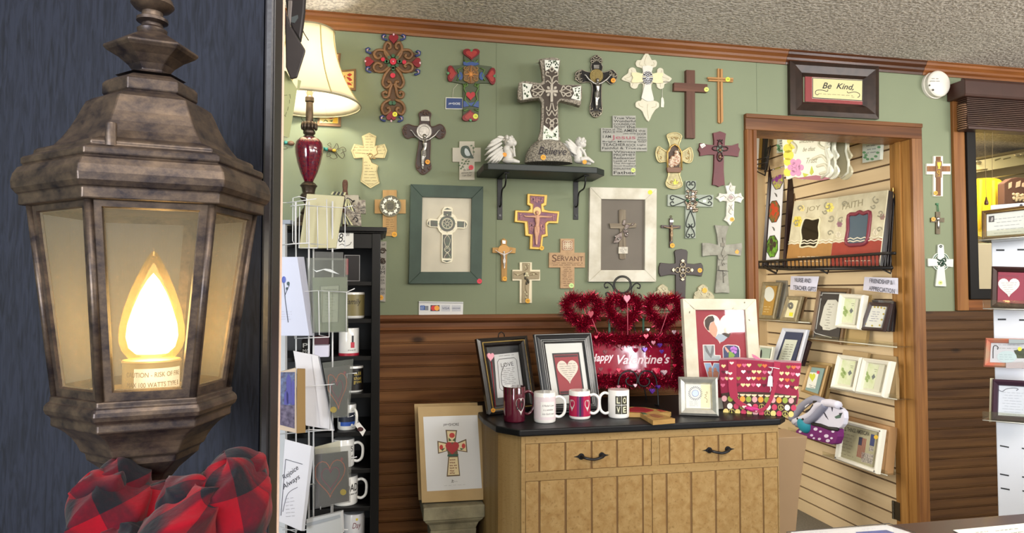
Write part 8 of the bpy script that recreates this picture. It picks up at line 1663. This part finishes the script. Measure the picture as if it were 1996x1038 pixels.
obj('pull_cord', sweep(sweep(B(),[(cx1,-.06, zb0_),(cx1+.001,-.06, cz1)],.001,5),[(cx2+.005,-.06, zb0_),(cx2-.012,-.06, cz1-.12)],.001,5), M((130,110,76),.8), bl)
obj('cord_tassel', lathe(B(),[(0, cz1),(.003, cz1),(.004, cz1-.01),(.0085, cz1-.024),(.009, cz1-.034),(.006, cz1-.038),(0, cz1-.038)],14,(cx1+.001,-.06,0)), M((84,50,32),.35), bl, smooth=True)
# back room through the window: ceiling beam, fixtures, garments
FY2 = 1.0
def bp(y, at): return Thing
T = Thing('soffit', None, None, wallY(1.5),(1940,300), root=False); o = T.plate('x', R7(-60,372,700,232,700,262,-60,392),-.2,0, M((176,160,110),.8)); o.name = 'beam_1'; o['kind'] = 'structure'
for k_ in ('label', 'category'):
    if k_ in o: del o[k_]
rm = (Vector((0,1.3,0)), X_, Z_)
T = Thing('ceiling_fixture', 'long shiny ceiling light fixture seen through the window', 'light', rm, (1950,320)); T.plate('housing', R7(-20,405,690,275,700,420,400,470,-20,540),-.06,0, M((216,206,160),.4)); T.blobs('chrome_cap', [(*p1(R7, x, y),.01,7,2.6,3,-8) for x, y in ((100,400),(570,325),(640,318))], M((236,226,190),.15,.8)); T.plates('vent_slot', [R7(298,372,370,350,372,362,302,390), R7(400,360,490,340,490,352,402,374)],0,.002, M((120,112,76),.6)); T.tube('rail', [R7(270,590,650,535), R7(20,500,210,485)],1.0,.01, M((150,130,70),.5))
T = Thing('yellow_garment', 'bright yellow garment hanging beyond the window', 'garment', (Vector((0,1.0,0)), X_, Z_),(1925,400)); T.plate('cloth', [p1(R7, *a) for a in ((10,640),(60,605),(150,592),(250,588),(340,600),(392,640),(405,760),(400,900),(390,1250),(10,1250))],-.06,0, M((238,208,20),.7, var=.12, vs=6), bevel=.015, sm=2)
T.tube('fold', [R7(280,620,290,900,285,1200), R7(350,640,360,900,350,1200), R7(130,610,120,1200)],3,.002, M((236,196,20),.7),8)
T = Thing('brown_garment', 'dark brown garment with pale patches beyond the window', 'garment', (Vector((0,.9,0)), X_, Z_),(1975,350)); T.plate('cloth', R7(412,650,500,592,560,580,610,585,700,600,700,1000,412,900),-.05,0, M((84,52,36),.8), bevel=.008); T.plates('pale_patch', [R7(560,640,610,620,600,690,552,705), R7(470,650,505,635,500,700,466,718), R7(630,650,660,640,655,700,625,695)],0,.003, M((206,180,150),.6)); T.blobs('bead_trim', [(*p1(R7,500+rd.uniform(0,150),830+rd.uniform(-50,30)),.004,2.4,2.4,2) for _ in range(30)], M((190,170,136),.4))
T = Thing('back_counter', 'pale counter seen low through the window', 'counter', (Vector((0,.5,0)), X_, Z_),(1930,500)); T.plate('front', [(1880,474),(2050,474),(2050,640),(1880,640)],-.25,0, M((206,190,156),.6), bevel=.004)
# --- white slotted display tower
TY = 43.8; a_ = math.radians(TY); tex = (Rv*math.sin(a_)-FLV*math.cos(a_)); td = CAM+ray(1960,700)*(1.75/ray(1960,700).dot(FLV))
TPL = (td, tex, Z_)
wt2 = M((208,210,218),.5)
T = Thing('display_tower', 'white slotted display tower holding frames at right edge', 'display', TPL, (1960,1000)); zf2 = -T.o.z
l0, l1 = T.l(1938,700)[0], T.l(1938,700)[0]+.46; ztp = T.l(1940,399)[1]
o = T.add('panel', box(B(), l0, l1, zf2, ztp, -.02,0), wt2, bevel=.002)
bm = B()
for x0_, y0_ in ((438,568),(438,720),(442,795),(555,582),(556,735),(558,810)): prism(bm, [[T.l(*p1(R6, x0_, y0_)), T.l(*p1(R6, x0_+48, y0_+9)), T.l(*p1(R6, x0_+48, y0_+16)), T.l(*p1(R6, x0_, y0_+7))]],.0,.0008)
for x0_, y0_ in ((536,832),(680,836),(668,362),(525,365)): prism(bm, [[T.l(*p1(R5, x0_, y0_)), T.l(*p1(R5, x0_+56, y0_)), T.l(*p1(R5, x0_+56, y0_+11)), T.l(*p1(R5, x0_, y0_+11))]],.0,.0008)
T.add('slot', bm, M((38,38,42),.6)); T.plate('knob', circ(*p1(R7,613,915),2.8,14),.0,.004, M((60,60,66),.4))
def TF(label, pts, off, col, fw, fh, inner, tilt=6, th=.02):
    t_ = math.radians(tilt); bk_ = -tex.cross(Z_); pl = (td+tex.cross(Z_)*off, tex, Z_*math.cos(t_)+bk_*math.sin(t_)); T = Thing('framed_print', label, 'picture', pl, pts[3]); T.c = pts; T.q = quadf(pts)
    picframe(T, pts, fw, fh, col, -th*.5, th*.5,.35); T.plate('mat', inset(pts, fw*.9, fh*.9),-.004,0, inner); return T
T = TF('gold frame with formal script announcement, topmost on the tower', [(1912.5,410),(2010,398),(2010,462),(1913,468)],.075, M((112,84,50),.4,.4, var=.3, vs=60),.10,.14, M((186,188,182),.5)); q = T.q
T.tube('beaded_line', [[q(.075,.1), q(.925,.1), q(.925,.9), q(.075,.9), q(.075,.1)]],.9,.011, M((170,140,80),.4,.5),5); T.plate('monogram', [q(.15,.22), q(.26,.22), q(.26,.42), q(.15,.42)],0,.0008, M((64,60,60),.5)); T.text([('B', *q(.19,.39), *q(.24,.39),7)],.0012, M((200,196,190),.5), shear=.4); rowsq(T, q, 5,.26,.84,.34,.8,.001, M((70,74,90),.6),.6,.9)
def holder(label, pts, off):
    T = Thing('acrylic_holder', label, 'holder', (td+tex.cross(Z_)*off, tex, Z_), pts[0]); a = [T.l3(*p_) for p_ in pts]; bm = B(); v = [bm.verts.new(p_) for p_ in (a[0], a[1], a[1]-Z_*off, a[0]-Z_*off)]; bm.faces.new(v)
    v = [bm.verts.new(p_) for p_ in (a[0], a[1], a[1]+Vector((0,.022,0)), a[0]+Vector((0,.022,0)))]; bm.faces.new(v); T.add('ledge', bm, acr, mods=[('SOLIDIFY', dict(thickness=.0025))]); T.tube('edge', [[pts[0], pts[1]]],.8,0, M((210,206,196),.2, coat=1),5); return T
holder('clear acrylic ledge beneath the gold announcement frame', [(1908,468),(2010,460)],.10); holder('clear acrylic ledge beneath the red heart frame', [(1916,601),(2010,603)],.10); holder('clear acrylic ledge beneath the purple framed certificate', [(1915,818),(2010,826)],.11)
T = TF('dark wood frame with white heart on red, middle of tower', [(1932,518),(2010,520),(2010,603),(1930,598)],.065, M((48,26,24),.35),.17,.14, M((132,44,62),.5)); T.plate('heart', [p1(R5, x, y) for x, y in heart(611,625,145,128,30)],0,.001, M((206,202,196),.5)); T.scrib([(*p1(R5,560+abs(i)*0+i*7,592+i*15), *p1(R5,665-i*8,590+i*15)) for i in range(6)] + [(*p1(R5,545,543), *p1(R5,675,545)),(*p1(R5,545,720), *p1(R5,675,720))],.0014, M((84,70,80),.6),.6,.9)
T = TF('shepherd crook print with stone coloured mat on the tower', [(1920,658),(2010,660),(2010,718),(1916,714)],.06, M((150,120,96),.5, var=.4, vs=30, c2=(176,90,70)),.13,.18, M((176,176,180),.5)); T.plate('oval_verse', circ(*p1(R8b, 325,285),19,26,11.5),0,.001, M((168,184,186),.5)); T.tube('crook', [[(p.x, p.y) for p in smoothpts([(*p1(R8b, *a),0) for a in ((185,300),(188,190),(210,172),(235,185),(230,212))],5)]],.8,.001, INK); T.plate('foliage', R8b(395,220,500,200,500,300,430,300),0,.0008, M((70,76,52),.6, var=.5, vs=90)); T.plate('stone_corner', R8b(345,105,500,108,500,150,345,148),.002,.012, M((140,148,150),.6)); T.plate('stone_corner', R8b(315,345,500,340,500,400,315,400),.002,.012, M((160,150,150),.6)); T.sticker(*p1(R8b, 455,206),4,.0015,(222,206,60), mark=False); rowsq(T, T.q, 2,.2,.75,.22,.34,.001); T.scrib([(*p1(R8b, 250, y), *p1(R8b, 395, y+4)) for y in (262,285,308)],.0014, M((110,120,130),.6),.5,.7)
T = TF('dark purple frame with pale certificate, lowest on the tower', [(1934,738),(2010,742),(2010,825),(1931,820)],.07, M((50,30,44),.35),.17,.16, M((186,190,198),.4)); rowsq(T, T.q, 9,.28,.8,.3,.82,.001, M((140,144,152),.6),.6,.9); T.tube('flourish', [[(p.x, p.y) for p in smoothpts([(*p1(R8b, *a),0) for a in ((245,620),(280,635),(320,610),(400,600),(440,612),(420,625))],5)]],.7,.0008, M((110,112,120),.5)); T.plate('side_edge', R8b(155,500,172,500,165,940,145,945),-.03,-.006, M((170,160,130),.5))
# --- sales desk at the lower right
DZ = .95; dA = onZ(1739,1020, DZ); dB = onZ(1996,997, DZ)
e = bpy.data.objects.new('sales_desk', None); COL.objects.link(e); e.location = (dA.x, dA.y, 0); tag(e, 'dark brown sales desk top across the lower right corner', 'desk'); dp = .55; x_l = onZ(1528,1037, DZ).x-dA.x
obj('desk_top', box(B(), x_l-.03,1.3,-dp, 0, DZ-.03, DZ), M((60,40,34),.35, coat=.2), e, bevel=.004); [obj('leg', box(B(), a, a+.06, b, b+.06,0, DZ-.03), M((72,48,38),.5), e) for a in (x_l, 1.2) for b in (-dp+.03,-.09)]
def sheet(label, pts, col, name='paper_sheet', cat='paper', z=.001, **k):
    T = Thing(name, label, cat, (Vector((0,0, DZ+z)), X_, Vector((0,1,0))), pts[0]); T.plate('sheet', pts, 0,.001, col); return T
pl1 = [(1541,1036),(1728,1022),(1772,1036),(1900,1100),(1600,1100)]
T = sheet('white printed sheet with blue picture in a glass desk mat', pl1, M((214,214,218),.5)); T.plate('blue_picture', [(1668,1036),(1728,1032),(1742,1037),(1800,1080),(1690,1080)],.001,.0014, M((70,84,160),.5, var=.4, vs=40)); T.text([('Price List', 1580,1037.4,1624,1035.6,1.3)],.0016, INK) if False else T.scrib([(1580,1037,1622,1035),(1680,1031,1706,1028.6)],.0016, M((110,100,170),.6),.5,.5)
T = Thing('desk_mat', 'clear glass desk mat with thin dark rim over the sheet', 'desk mat', (Vector((0,0, DZ+.0035)), X_, Vector((0,1,0))),(1600,1036)); mt_ = [(1533,1036),(1733,1019.5),(1783,1037),(1920,1110),(1580,1110)]; T.plate('glass', mt_, 0,.003, glassy(gloss=.7)); T.tube('rim', [mt_],.8,.0015, M((50,46,44),.4),6, closed=True)
T = sheet('handwritten white price note on the right of desk', [(1858,1032),(1996,1019),(2060,1014),(2060,1100),(1990,1100)], M((216,214,206),.6)); T.scrib([(1902,1037,1930,1034),(1940,1034,1985,1029),(1960,1040,1996,1035)],.0014, INK, .6,1.2, 'handwriting')
# --- daylit switch of the lamp: the bulb's own light
